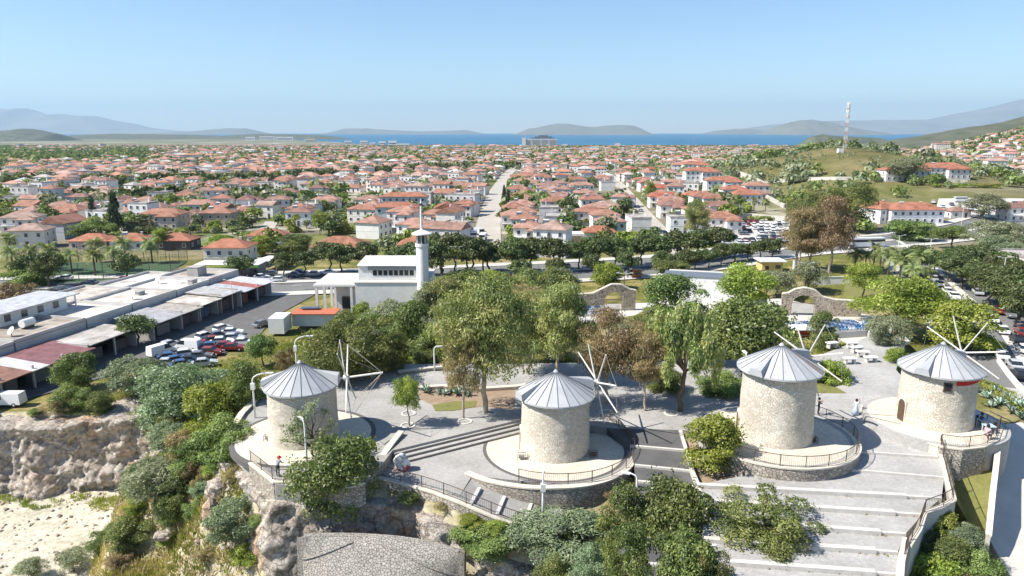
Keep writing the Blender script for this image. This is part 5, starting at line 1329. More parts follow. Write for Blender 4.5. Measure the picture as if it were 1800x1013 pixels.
def house_meshes(kind, w_, d_, st_):
    k = (kind, round(w_), round(d_), st_)
    if k in CACHE: return CACHE[k]
    H_ = 3.0 * st_ + .25; wb = MB(); rb = MB(); rise = min(w_, d_) * .24
    wb.box((0, 0, H_ / 2 - .9), (w_, d_, H_ + 1.8))
    wb.box((0, 0, 3.05), (w_ + .12, d_ + .12, .14)) if st_ > 1 else None
    if kind == 'hip': hip(rb, w_, d_, H_ + .02, .55, rise)
    elif kind == 'gable':
        hip(rb, w_, d_, H_ + .02, .45, rise, gable=True)
        for s_ in (-1, 1): wb.add([(s_ * w_ / 2, -d_ / 2, H_), (s_ * w_ / 2, d_ / 2, H_), (s_ * w_ / 2, 0, H_ + rise * .93)], [(0, 1, 2)])
    elif kind == 'cross':      # hip with a lower wing towards the street
        hip(rb, w_, d_, H_ + .02, .55, rise)
        wb.box((w_ * .22, -d_ / 2 - 1.6, H_ / 2 - 1.2), (w_ * .48, 3.4, H_ + 1.0))
        q = MB(); hip(q, w_ * .48, 5.2, 0, .45, rise * .7); rb.add([(x + w_ * .22, y - d_ / 2 - .9, z + H_ - .65) for x, y, z in q.v], q.f)
        wb.box((-w_ * .28, -d_ / 2 - .7, 3.0), (w_ * .4, 1.4, .16))
    else:                       # flat roof with parapet
        rb.box((0, 0, H_ + .06), (w_ + .2, d_ + .2, .2))
        for x, y, a, b_ in ((0, -d_ / 2, w_ + .2, .2), (0, d_ / 2, w_ + .2, .2), (-w_ / 2, 0, .2, d_ - .2), (w_ / 2, 0, .2, d_ - .2)): rb.box((x, y, H_ + .4), (a, b_, .5))
    ch = MB(); ch.box((0, 0, .2), (.6, .6, 1.9)); ch.box((0, 0, 1.2), (.8, .8, .15))
    sh = MB(); sh.m = 0; sh.add([(-1, -.8, 0), (1, -.8, 0), (1, .8, .9), (-1, .8, .9), (-1, -.75, -.08), (1, -.75, -.08), (1, .85, .82), (-1, .85, .82)], [(0, 1, 2, 3), (4, 7, 6, 5), (0, 4, 5, 1), (1, 5, 6, 2), (2, 6, 7, 3), (3, 7, 4, 0)])
    sh.m = 1; sh.tube([(-.9, .95, 1.0), (.9, .95, 1.0)], .28, 8)
    CACHE[k] = (wb.me('wall', M['wall']), rb.me('roof', M['roof']), H_, rise, ch.me('chimney', M['wall']), sh.me('water_heater', [M['pane'], M['whitemetal']]))
    return CACHE[k]
ROOFC = [(.43, .235, .17), (.41, .21, .15), (.48, .29, .225), (.38, .24, .19), (.45, .265, .20), (.34, .20, .16), (.47, .335, .275), (.43, .225, .155)]
WALLC = [(.82, .80, .77), (.83, .82, .80), (.80, .76, .70), (.74, .70, .64), (.82, .80, .75), (.68, .66, .63), (.80, .77, .74)]
HOUSES = []
def house(x, y, rz, kind='hip', w_=11, d_=9, st_=2, rc=None, wc=None, detail=2, label=None, group=None, name='house', z=None, heater=None, chimney=True):
    wm, rm, H_, rise, cm, hm = house_meshes(kind, w_, d_, st_)
    zz = z if z is not None else float(gh(np.array([x - w_ * .4, x + w_ * .4]), np.array([y - d_ * .4, y])).min()) + .1
    t = thing(name, label, 'house', (x, y, zz), rz, group)
    rc = rc or rng.choice(ROOFC); wc = wc or rng.choice(WALLC)
    a = new_obj('wall', wm, t); a.color = (*wc, 1)
    r_ = new_obj('roof', rm, t); r_.color = (*(rc if kind != 'flat' else (.55, .53, .5)), 1)
    if chimney:
        c_ = new_obj('chimney', cm, r_); c_.location = (w_ * .22, d_ * .15, H_ + rise * .55); c_.color = (*wc, 1)
    if heater if heater is not None else rng.random() < .35:
        c_ = new_obj('water_heater', hm, r_); c_.location = (-w_ * .2, -d_ * .12, H_ + rise * .62)
    if detail:
        n = max(2, int(w_ / 3.2)); sidew = detail > 1
        for s_ in range(st_):
            for k in range(n):
                xx = -w_ / 2 + w_ * (k + .5) / n
                if s_ == 0 and k == n // 2 and kind != 'cross': o = new_obj('door', door_me(), t); o.location = (xx, -d_ / 2 - .03, 0.1); continue
                if kind == 'cross' and abs(xx - w_ * .22) < w_ * .27:
                    o = new_obj('window', window_me(1.2, 1.4), t); o.location = (xx, -d_ / 2 - 3.32, s_ * 3 + 1.45 - .2 * s_); continue
                o = new_obj('window', window_me(1.2, 1.4), t); o.location = (xx, -d_ / 2 - .02, s_ * 3 + 1.6)
            if sidew:
                for sg in (-1, 1):
                    if (sg < 0) != (x > 0) and abs(x / y) > .12: continue
                    for k in range(2):
                        o = new_obj('window', window_me(1.1, 1.3), t); o.location = (sg * (w_ / 2 + .02), -d_ / 4 + k * d_ / 2, s_ * 3 + 1.6); o.rotation_euler = (0, 0, sg * math.pi / 2)
    HOUSES.append((t, w_, d_))
    return t
USED = []     # (x, y, radius) taken by hand-placed buildings
def hpx(px, base_py, wpx, label, kind='hip', d_=9.0, st_=2, rz=0.0, **kw):
    p = G(px, base_py); w_ = wpx * proj(p)[2] / 1250
    c_ = p + Vector((p.x, p.y, 0)).normalized() * d_ / 2
    t = house(c_.x, c_.y, rz, kind, round(w_), round(d_), st_, label=label, **kw)
    USED.append((c_.x, c_.y, max(w_, d_) * .62)); return t
OR = (.48, .21, .13)
hpx(45, 409, 58, 'white house with low orange roof at the far left behind the palms', 'cross', rz=R(12))
hpx(116, 420, 58, 'grey gabled house with two upper windows behind the left palms', 'gable', 11, rz=R(80), wc=(.40, .42, .44))
hpx(60, 436, 60, 'house with orange roof just behind the left palms', 'hip', rz=R(10))
hpx(169, 440, 66, 'low pink house with hip roof beside the sports fence', 'hip', st_=1, wc=(.66, .50, .45), rc=OR)
hpx(236, 440, 58, 'low white house with hip roof behind the sports pitch', 'hip', st_=1, rc=OR)
hpx(315, 440, 62, 'dark walled house with orange hip roof behind the sports pitch', 'hip', st_=1, wc=(.10, .09, .085), rc=OR)
hpx(386, 400, 56, 'tan house with hip roof above the long clipped hedge', 'hip', wc=(.46, .38, .29))
hpx(292, 402, 72, 'wide tan house with stepped red roof left of the hedge', 'cross', wc=(.58, .52, .45))
hpx(356, 382, 60, 'house with long orange roof behind the tan ones', 'hip')
hpx(473, 430, 62, 'low house with orange roof beside the lane', 'hip', st_=1, rc=OR)
hpx(530, 398, 44, 'white house with arched door right of the lane', 'hip', wc=(.78, .78, .78))
hpx(575, 372, 46, 'tall white house with red roof near the lane top', 'cross')
hpx(700, 402, 74, 'long pale blue grey house with red roof left of the minaret', 'hip', 8, 3, wc=(.60, .61, .63), rc=(.47, .21, .135))
hpx(712, 378, 78, 'long pale house with red roof behind the front one by the minaret', 'hip', 8, 3, wc=(.60, .60, .60), rc=(.47, .21, .135))
hpx(784, 390, 44, 'white chalet house with dark writing under its gable', 'gable', 10, 2, rz=R(90), wc=(.76, .77, .79), rc=OR)
hpx(745, 448, 86, 'low white house with wide red hip roof behind the minaret', 'hip', 10, 1, rc=(.47, .21, .135))
hpx(600, 452, 92, 'broad low building with brown orange roof left of the mosque', 'hip', 12, 1, rc=(.45, .22, .14), wc=(.55, .50, .44))
hpx(798, 340, 58, 'grey modern house with balconies left of the unpaved street', 'cross', wc=(.55, .54, .53))
hpx(748, 345, 44, 'white house with orange roof beyond the long pale houses', 'hip')
hpx(826, 322, 40, 'small white flat roofed house by the unpaved street', 'flat', wc=(.72, .73, .75))
hpx(772, 320, 40, 'red roofed house behind the grey modern house', 'hip')
# the two columns of villas right of the unpaved street
A_ = []
for px, by, wpx in ((925, 320, 36), (921, 333, 36), (911, 350, 38), (912, 366, 42), (916, 382, 46), (921, 398, 42), (922, 413, 46), (930, 431, 52)):
    A_.append(hpx(px, by, wpx, None, rng.choice(['hip', 'hip', 'cross']), 9, 2, rz=R(-3), rc=rng.choice(ROOFC[:3]), wc=(.80, .78, .73)))
number(A_, 'white villa in the column beside the unpaved street', 'villas beside the unpaved street')
A_ = []
for px, by, wpx in ((1012, 330, 38), (1022, 342, 40), (1025, 358, 42), (1040, 372, 44), (1048, 390, 46), (1062, 404, 50), (1072, 418, 50)):
    A_.append(hpx(px, by, wpx, None, rng.choice(['hip', 'cross', 'hip']), 9, 2, rz=R(4), rc=rng.choice(ROOFC[:3]), wc=(.80, .79, .76)))
number(A_, 'white villa in the column left of the side street', 'villas left of the side street')
hpx(964, 342, 44, 'cream villa with orange hip roof in the middle of the villa block', 'hip')
hpx(976, 376, 50, 'beige villa with orange hip roof in the middle of the garden', 'hip', wc=(.62, .58, .52))
t = thing('gatehouse', 'long low white building with two orange roofs behind the pine row', 'house', G(1010, 434))
p0 = G(1010, 434); d0 = proj(p0)[2]; k0 = d0 / 1250
for nm, a0, a1, st_h, rf in (('left_wing', 939, 993, 5.2, 1), ('right_wing', 1027, 1082, 5.2, 1), ('middle_block', 993.5, 1026.5, 4.6, 0)):
    x0, x1 = (a0 - 1010) * k0, (a1 - 1010) * k0; mb = MB(); mb.box(((x0 + x1) / 2, 4, st_h / 2), (x1 - x0, 8 if rf else 7.4, st_h)); o = mb.obj(nm, M['wall'], t); o.color = (.80, .77, .70, 1)
    if rf:
        mb = MB(); hip(mb, x1 - x0, 8, 0, .5, 2.0); r_ = mb.obj('roof', M['roof'], t); r_.location = ((x0 + x1) / 2, 4, st_h + .02); r_.color = (*OR, 1)
        for k in range(3): o = new_obj('window', window_me(1.3, 1.4), t); o.location = (x0 + (x1 - x0) * (k + .5) / 3, -.03, 2.6)
    else:
        mb = MB(); mb.box(((x0 + x1) / 2, .2, 2.2), (x1 - x0 - 1.2, .25, 3.4)); mb.obj('brown_panel', M['soil'], t)
USED.append((p0.x, p0.y + 4, 17))
# right of the side street
hpx(1128, 308, 54, 'red roofed house with dark windows beyond the side street', 'hip', wc=(.45, .38, .38), rc=(.42, .14, .10))
hpx(1155, 348, 50, 'white house with red roof right of the side street, rear one', 'hip', rc=(.48, .17, .11))
hpx(1168, 366, 56, 'white house with red roof right of the side street, front one', 'cross', rc=(.48, .17, .11))
for px, by, wpx, st_, lab in ((1195, 300, 38, 2, 'white house with red roof left of the tall red roofed block'), (1222, 306, 46, 3, 'red roofed white block behind the tall stepped block'), (1185, 282, 34, 2, 'small red roofed house below the far sea'),
                              (1230, 330, 58, 4, 'tall white block with stepped red roofs and balconies'), (1268, 342, 60, 3, 'white gabled block beside the hill wall'), (1288, 352, 44, 2, 'white block with red roof by the wall below the mast hill'),
                              (1225, 364, 58, 2, 'white house with red roof left of the arched gate'), (1308, 362, 50, 2, 'white house with red roof right of the arched gate')):
    hpx(px, by, wpx, lab, 'cross' if st_ > 2 else 'hip', 10, st_, wc=(.80, .79, .77), rc=(.47, .21, .135))
hpx(1586, 318, 78, 'large white building with red roof on the hillside, behind a tree', 'hip', 12, 2, wc=(.78, .78, .76), rc=(.47, .21, .135), z=None)
hpx(1652, 314, 80, 'large white building with red roof and porch on the hillside', 'cross', 12, 2, wc=(.66, .65, .63), rc=(.47, .21, .135))
hpx(1598, 394, 92, 'white public building with blue windows and red roof, right wing', 'hip', 12, 2, wc=(.80, .80, .82), rc=(.47, .21, .135))
hpx(1546, 392, 56, 'white public building with red roof, left wing', 'hip', 13, 2, wc=(.80, .79, .77), rc=(.47, .21, .135), rz=R(20))
hpx(1786, 390, 52, 'white house with terrace at the right edge', 'cross', 10, 2, wc=(.80, .79, .77))
hpx(1795, 496, 60, 'pale pink flat house at the right edge above the boulevard', 'flat', 12, 2, wc=(.78, .68, .64))
hpx(1680, 384, 34, 'small low house with red roof beside the small car park', 'hip', 7, 1)
# restaurant with green sign
hpx(408, 472, 74, 'cream two storey house with orange roof above the green signed restaurant', 'hip', 9, 2, rc=OR, wc=(.78, .72, .58))
t = thing('restaurant', 'low restaurant with green and yellow fascia beside the yard', 'building', G(400, 487))
k0 = proj(t.location)[2] / 1250
mb = MB(); mb.box((0, 3.2, 1.6), (110 * k0, 6, 3.4)); o = mb.obj('wall', M['wall'], t); o.color = (.30, .30, .28, 1)
mb = MB(); mb.box((0, 3.2, 3.45), (114 * k0, 7, .25)); o = mb.obj('flat_roof', M['wall'], t); o.color = (.7, .69, .66, 1)
mb = MB(); mb.box((0, -.4, 3.1), (114 * k0, .3, .8)); o = mb.obj('fascia', M['flat'], t); o.color = (.16, .33, .10, 1)
mb = MB(); mb.box((0, -.57, 3.1), (70 * k0, .03, .42)); o = mb.obj('sign_panel', M['flat'], t); o.color = (.62, .62, .10, 1)
for k in range(6): mb = MB(); mb.box(((-45 + 18 * k) * k0, .15, 1.4), (12 * k0, .1, 2.1)); mb.obj('shop_window', M['pane'], t)
t = thing('parking_canopy', 'white metal canopy beside the green signed restaurant', 'canopy', G(466, 478)); k0 = proj(t.location)[2] / 1250
mb = MB(); mb.prism([(-22 * k0, 0), (22 * k0, 0), (26 * k0, 9), (-10 * k0, 9)], 3.1, 3.3); mb.obj('roof_sheet', M['whitemetal'], t)
for x, y in ((-20, .3), (20, .3), (22, 8), (-8, 8)): mb = MB(); mb.tube([(x * k0, y, -.3), (x * k0, y, 3.1)], .1, 6); mb.obj('post', M['concrete'], t)
# sign marks on the chalet gable
# ------------------------------------------------------------------ mosque
p = at(690, 552, -9.5); k0 = proj(p)[2] / 1250
t = thing('mosque', 'white modern mosque with raised clerestory hall among the trees', 'mosque', p)
def part(nm, c_, d_, material, rz=0.0, par=None, color=None):
    mb = MB(); mb.box(c_, d_, rz); o = mb.obj(nm, material, par or t)
    if color: o.color = (*color, 1)
    return o
hw = 126 * k0
part('prayer_hall', (-.2, 8, 2.4), (hw, 15, 8.4), M['white'])
part('roof_edge', (-.2, 8, 6.69), (hw + .3, 15.3, .18), M['palecon'])
cb = MB(); x0, x1 = -62 * k0, 42 * k0
cb.add([(x0, 3, 7.9), (x1, 3, 7.9), (x1, 12, 7.9), (x0, 12, 7.9), (x0, 3, 11.6), (x1, 3, 11.0), (x1, 12, 12.0), (x0, 12, 12.6), (x0, 7, 12.9), (x1, 7, 12.3)],
       [(0, 1, 5, 4), (1, 2, 6, 9, 5), (2, 3, 7, 6), (3, 0, 4, 8, 7), (4, 5, 9, 8), (8, 9, 6, 7)])
cl = None
part('clerestory', ((x0 + x1) / 2, 7.5, 8.3), (x1 - x0, 9, 3.0), M['white'])
mb = MB(); mb.prism([(x0 - .2, 2.7), (x1 + .2, 2.7), (x1 + .2, 12.2), (x0 - .2, 12.2)], [9.82] * 4, [10.0, 10.0, 10.5, 10.5]); mb.obj('clerestory_roof', M['white'], t)
part('metal_fascia', ((x0 + x1) / 2 + 1.0, 2.9, 9.35), (x1 - x0 - 2.2, .3, .85), M['zinc_seam'])
for k in range(8): part('window', (x0 + 3.0 + (x1 - x0 - 3.6) * (k + .5) / 8, 2.98, 8.35), ((x1 - x0 - 4) / 8 * .8, .12, 1.2), M['glass'])
xp = -100 * k0
part('portico_roof', (xp - .3, 7, 6.0), (8.6, 13, .35), M['white']); part('portico_roof_sheet', (xp - .3, 7, 6.22), (8.2, 12.6, .1), M['palecon'])
for x, y in ((-4, .8), (-4, 7), (-4, 13), (0, .8), (3.4, .8)): part('column', (xp + x, y, 2.2), (.5, .5, 7.4), M['white'])
part('portico_wall', (xp + 1.5, 9, 2.5), (5, 8, 6.8), M['white']); part('entrance', (xp + 1.2, 4.95, 1.3), (1.8, .15, 2.8), M['glass'])
pm_ = Vector(((744 - 690) * k0, 1.0, 0))
mi_ = MB(); mi_.lathe([(1.32, -1), (1.28, 13.8), (1.15, 14.6)], 20, (pm_.x, pm_.y, 0)); mi_.obj('minaret_shaft', M['white'], t, True)
mb = MB(); mb.lathe([(1.0, 14.6), (1.0, 17.0)], 16, (pm_.x, pm_.y, 0)); mb.obj('minaret_lantern', M['pane'], t, True)
mb = MB(); mb.lathe([(1.42, 14.4), (1.42, 15.1), (1.3, 15.1), (1.3, 14.4)], 20, (pm_.x, pm_.y, 0)); mb.obj('minaret_balcony', M['white'], t)
for k in range(8): a = k * math.pi / 4; part('balcony_pillar', (pm_.x + 1.1 * math.cos(a), pm_.y + 1.1 * math.sin(a), 16.0), (.16, .16, 1.9), M['white'])
mb = MB(); mb.lathe([(.05, 16.95), (2.1, 16.95), (2.1, 17.2), (.45, 17.9), (.26, 18.0), (.18, 23.6), (.02, 24.4)], 20, (pm_.x, pm_.y, 0)); mb.obj('minaret_spire', M['white'], t)
mb = MB(); mb.box((pm_.x, pm_.y, 23.2), (.7, .4, .4)); mb.obj('loudspeakers', M['iron'], t)
mb = MB(); mb.box((0, 0, 1.2), (26 * k0, 5, 3.2)); o = mb.obj('kiosk', M['white']); o.location = at(493, 578, -11); tag(o, 'small white flat roofed shed beside the scrap cars', 'shed')
t = thing('tiled_shed', 'low shed with orange roof sheets and solar panels below the mosque', 'shed', at(552, 572, -11))
part('wall', (0, 2, 1.1), (9, 4, 2.6), M['white']); o = part('roof', (0, 1.8, 2.5), (9.4, 4.8, .2), M['flat'], color=(.5, .16, .09)); part('solar_panel', (-1.5, 3.4, 2.95), (4, 1.6, .12), M['pane'])

# ------------------------------------------------------------------ workshop block left of the yard
U0 = Vector((-79, 104, 0)); ud = Vector((16, 72, 0)).normalized(); vd = Vector((-ud.y, ud.x, 0)); RZ = math.atan2(ud.y, ud.x)
GY0 = -12.0
def ub(u, v_, z): q = U0 + ud * u * .86 + vd * v_; return Vector((q.x, q.y, z))
def workshop(label, u0, u1, v0, v1, h, wallc, roofm, roofc=None, over=.4, slope=0.0, open_front=True, parapet=False, stripes=None):
    t = thing('workshop', label, 'workshop', ub((u0 + u1) / 2, (v0 + v1) / 2, GY0), RZ)
    L_, D = (u1 - u0) * .86, v1 - v0
    wb = MB()
    if open_front:     # deep open bays towards the yard (-v side)
        wb.box((0, D / 2 - .15, h / 2), (L_ - .02, .3, h)); 
        for s_ in (-1, 1): wb.box((s_ * (L_ / 2 - .14), 0, h / 2), (.24, D - .62, h))
    else: wb.box((0, 0, h / 2), (L_ - .02, D - .02, h))
    o = wb.obj('wall', M['wall'], t); o.color = (*wallc, 1)
    if open_front:
        n = max(1, int(L_ / 5))
        for k in range(1, n): q = MB(); q.box((-L_ / 2 + L_ * k / n, -D / 2 + .2, h / 2), (.3, .3, h)); o = q.obj('pier', M['wall'], t); o.color = (*wallc, 1)
        for k in range(n):
            q = MB(); q.box((-L_ / 2 + L_ * (k + .5) / n, -D / 2 + 2.2, h * .33), (L_ / n * rng.uniform(.3, .7), 1.4, h * .5)); o = q.obj('stored_goods', M['flat'], t); o.color = rng.choice([(.12, .1, .1, 1), (.25, .1, .07, 1), (.1, .14, .2, 1), (.2, .2, .2, 1)])
    segs = stripes or [(0, 1, roofm, roofc)]
    for a, b_, rm, rc in segs:
        q = MB(); xa, xb = -L_ / 2 - over + (L_ + 2 * over) * a, -L_ / 2 - over + (L_ + 2 * over) * b_ - .02
        y0, y1 = -D / 2 - over * 2, D / 2 + .1
        q.prism([(xa, y0), (xb, y0), (xb, y1), (xa, y1)], [h - slope, h - slope, h, h], [h - slope + .16, h - slope + .16, h + .16, h + .16])
        o = q.obj('roof_sheet', rm, t)
        if rc: o.color = (*rc, 1)
    if parapet:
        q = MB()
        for x, y, a, b_ in ((0, -D / 2 - over * 2 + .1, L_, .22), (0, D / 2, L_, .22), (-L_ / 2, 0, .22, D - .3), (L_ / 2, 0, .22, D - .3)): q.box((x, y, h + .42), (a, b_, .55))
        o = q.obj('parapet', M['wall'], t); o.color = (*wallc, 1)
    return t
M['sheet'] = objcolor('corrugated_sheet', .55, .8, .25)
M['roofdeck'] = objcolor('flat_roof_screed', .9, .35, .35)
WG = (.52, .50, .47); SH_ = M['sheet']; RD = M['roofdeck']
workshop('workshop with brown, white and maroon striped sheet roof by the white van', -8, 19, -1.5, 7.0, 4.0, WG, SH_, None, .4, .8, True,
         stripes=[(0, .22, SH_, (.62, .60, .57)), (.22, .46, SH_, (.30, .16, .11)), (.46, .60, SH_, (.66, .64, .62)), (.60, 1, SH_, (.27, .13, .13))])
workshop('workshop with bare concrete roof beside the striped one', 19.5, 33, -1, 7, 3.8, WG, RD, (.50, .47, .43), .3, .1, True)
workshop('workshop with grey sheet roof and sign board behind the round tree', 37, 47, -2, 7, 4.2, WG, SH_, (.42, .42, .42), .4, .6, True)
workshop('workshop with tan sheet roof, middle of the row', 47.5, 54, -1.5, 7, 3.9, (.45, .40, .34), SH_, (.46, .42, .37), .4, .5, True)
workshop('workshop with pale screed roof before the far end of the row', 54.5, 62, -1.5, 7, 4.1, WG, RD, (.62, .58, .52), .4, .4, True)
workshop('workshop with two grey roof sheets near the far end', 62.5, 70, -2, 7, 4.6, (.40, .33, .25), SH_, (.50, .49, .47), .4, .5, True)
workshop('workshop with blue grey, red and white sheet roof at the far end', 70.5, 86, -2.5, 7, 4.3, (.62, .62, .62), SH_, None, .4, .7, True, stripes=[(0, .35, SH_, (.50, .53, .56)), (.35, .6, SH_, (.42, .16, .12)), (.6, 1, SH_, (.62, .64, .67))])
workshop('flat roofed block with dark patched roof at the near left', -12, 12, 8, 24, 5.0, (.55, .53, .50), RD, (.36, .32, .28), .0, 0, False, True)
workshop('flat roofed block with water tank on its brown roof', 12.4, 30, 8, 22, 5.2, (.55, .53, .50), RD, (.42, .37, .31), .0, 0, False, True)
workshop('flat roofed block with white roof in the middle of the market', 30.4, 44, 8, 22, 5.0, (.60, .58, .55), RD, (.72, .69, .63), .0, 0, False, True)
workshop('flat roofed block with cream roof beside the long parapet', 44.4, 60, 8, 20, 5.1, (.60, .58, .55), RD, (.70, .65, .57), .0, 0, False, True)
workshop('flat roofed block with white roof near the main road', 60.4, 74, 8, 22, 5.0, (.62, .60, .58), RD, (.75, .72, .67), .0, 0, False, True)
workshop('flat roofed block with grey roof at the road end of the market', 74.4, 88, 8, 22, 5.2, (.58, .56, .54), RD, (.52, .47, .42), .0, 0, False, True)
workshop('rear flat roofed block with white roof at the left edge', -8, 18, 24.5, 37, 4.6, (.60, .58, .55), RD, (.66, .63, .58), .0, 0, False, True)
workshop('rear flat roofed block with tan roof behind the market', 44, 62, 22.4, 34, 4.6, (.60, .58, .55), RD, (.55, .50, .44), .0, 0, False, True)
workshop('rear flat roofed block with pale roof nearest the main road', 62.4, 84, 22.4, 32, 4.4, (.60, .58, .55), RD, (.70, .67, .62), .0, 0, False, True)
t = thing('rooftop_room', 'white penthouse with wide grey sheet roof on the market block', 'building', ub(30, 23, GY0 + 5.2), RZ)
part('wall', (0, 0, 1.35), (15, 7.5, 2.7), M['white']); o = part('roof_sheet', (0, -.3, 2.85), (19, 10, .18), SH_, color=(.52, .53, .54))
for k in range(4): part('window', (-6 + 3.6 * k, -3.78, 1.5), (1.3, .1, 1.3), M['pane'])
for x in (-8.8, 8.8): part('post', (x, -4.6, 1.35), (.2, .2, 2.7), M['white'])
t = thing('water_tank', 'white cylindrical water tank on the brown market roof', 'tank', ub(22, 14, GY0 + 5.4), RZ)
mb = MB(); mb.tube([(-1.2, 0, 1.0), (1.2, 0, 1.0)], .75, 14); mb.obj('tank', M['whitemetal'], t); part('cradle', (0, 0, .2), (2, .9, .5), M['iron'])
for i, (u, v_, lab) in enumerate(((16, 12, 'satellite dish on the near market roof'), (50, 12, 'satellite dish on the cream market roof'), (68, 18, 'satellite dish on the white roof near the road'))):
    t = thing('satellite_dish', lab, 'dish', ub(u, v_, GY0 + 5.3)); mb = MB(); mb.lathe([(.05, -.22), (.45, -.12), (.8, .12)], 14); o = mb.obj('dish', M['whitemetal'], t); o.location = (0, 0, 1.1); o.rotation_euler = (R(55), 0, R(-30)); part('mount', (0, 0, .5), (.09, .09, 1.1), M['iron'])
for i, (u, v_, sx, sy, sz, lab) in enumerate(((4, 14, 3, 1.6, 1.0, 'rusty air handling box on the dark market roof'), (55, 14, 2, 1.5, .8, 'low vent box on the cream market roof'), (80, 15, 3.5, 3, 2.4, 'stair head on the grey market roof by the road'), (70, 10, 2, 1.2, 1, 'grey cooler box near the parapet of the white roof'))):
    mb = MB(); mb.box((0, 0, sz / 2), (sx, sy, sz)); mb.box((0, 0, sz + .06), (sx + .2, sy + .2, .12)); mb.box((sx * .3, -sy / 2, sz * .4), (sx * .25, .1, sz * .5)); o = mb.obj('roof_unit', M['concrete']); o.location = ub(u, v_, GY0 + 5.2); o.rotation_euler = (0, 0, RZ); tag(o, lab, 'roof unit')
pbox('pine2', 210, 274, 560, 612, 'round dark pine in front of the workshop row')

# ------------------------------------------------------------------ open-air theatre
def arch_wall(label, a, b_, z, h, ax0, ax1, ah, material, wave):
    A = at(*a, z); B = at(*b_, z); d = (B - A); L_ = d.length
    t = thing('arched_stone_wall', label, 'wall', A, math.atan2(d.y, d.x))
    top = lambda u: h * float(np.interp(u, [w_[0] for w_ in wave], [w_[1] for w_ in wave]))
    n = 60; v = []; f = []; us = sorted(set(list(np.linspace(0, 1, n)) + [ax0, ax1]))
    cols_ = []
    for u in us:
        zt = top(u); zb = -1.0
        if ax0 <= u <= ax1:
            m_ = (u - (ax0 + ax1) / 2) / ((ax1 - ax0) / 2); zb = ah * (.55 + .45 * math.sqrt(max(0, 1 - m_ * m_)))
            if u in (ax0, ax1): cols_.append((u, zt, -1.0, zb)); continue
        cols_.append((u, zt, zb, None))
    def quadpair(u0, u1, zb0, zb1, zt0, zt1):
        n0 = len(v); x0, x1 = u0 * L_, u1 * L_
        for y in (-.35, .35): v.extend([(x0, y, zb0), (x1, y, zb1), (x1, y, zt1), (x0, y, zt0)])
        f.extend([(n0, n0 + 1, n0 + 2, n0 + 3), (n0 + 7, n0 + 6, n0 + 5, n0 + 4), (n0 + 3, n0 + 2, n0 + 6, n0 + 7), (n0 + 1, n0, n0 + 4, n0 + 5), (n0, n0 + 3, n0 + 7, n0 + 4), (n0 + 1, n0 + 5, n0 + 6, n0 + 2)])
    for c_, e in zip(cols_[:-1], cols_[1:]):
        ins = ax0 <= c_[0] and e[0] <= ax1
        z0 = (c_[3] if c_[3] is not None else c_[2]) if ins else -1.0
        z1 = (e[3] if e[3] is not None else e[2]) if ins else -1.0
        quadpair(c_[0], e[0], z0, z1, c_[1], e[1])
    mb = MB(); mb.add(v, f); mb.obj('stonework', material, t)
    mb = MB(); pts = [(u * L_, 0, top(u) + .05) for u in np.linspace(0, 1, 40)]; mb.tube(pts, .32, 6); mb.obj('coping', M['coping'], t)
    mb = MB(); xm = (ax0 + ax1) / 2 * L_; wd = (ax1 - ax0) * L_
    for k in range(int(wd / .18)): mb.box((ax0 * L_ + (k + .5) * .18, .1, ah * .3), (.05, .05, ah * .6))
    mb.box((xm, .1, ah * .6), (wd, .08, .1)); o = mb.obj('gate', M['iron'], t)
    return t
arch_wall('stone wall with arched gateway at the right of the theatre', (1372, 553), (1512, 557), -7.2, 5.2, .13, .42, 4.1, M['archstone'], [(0, .8), (.08, .84), (.15, .98), (.27, 1.06), (.4, .97), (.5, .72), (.65, .62), (1, .58)])
arch_wall('dark stone wall with arched gateway at the left of the theatre', (1008, 548), (1116, 545), -7.2, 5.0, .5, .78, 3.9, M['archstone'], [(0, .7), (.3, .72), (.45, .9), (.6, 1.08), (.75, 1.06), (.9, .85), (1, .8)])
p = at(1235, 532, -7.6); k0 = proj(p)[2] / 1250
t = thing('stage_building', 'long white stage wall with dark top edge behind the round tree', 'building', p, R(-16))
part('wall', (0, 3, 2.2), (138 * k0, 6, 6.4), M['white']); part('roof_edge', (0, 3, 5.45), (139 * k0, 6.2, .18), M['zinc_seam'])
part('side_wing', (78 * k0, 2, 1.3), (22 * k0, 5, 4.2), M['white']); part('back_roof', (0, 9, 4.6), (130 * k0, 6, .3), M['palecon'])
p = at(1128, 540, -7.3); part('wing_wall', (-74 * k0, 4.5, 1.8), (18 * k0, 7, 5.2), M['palecon'])
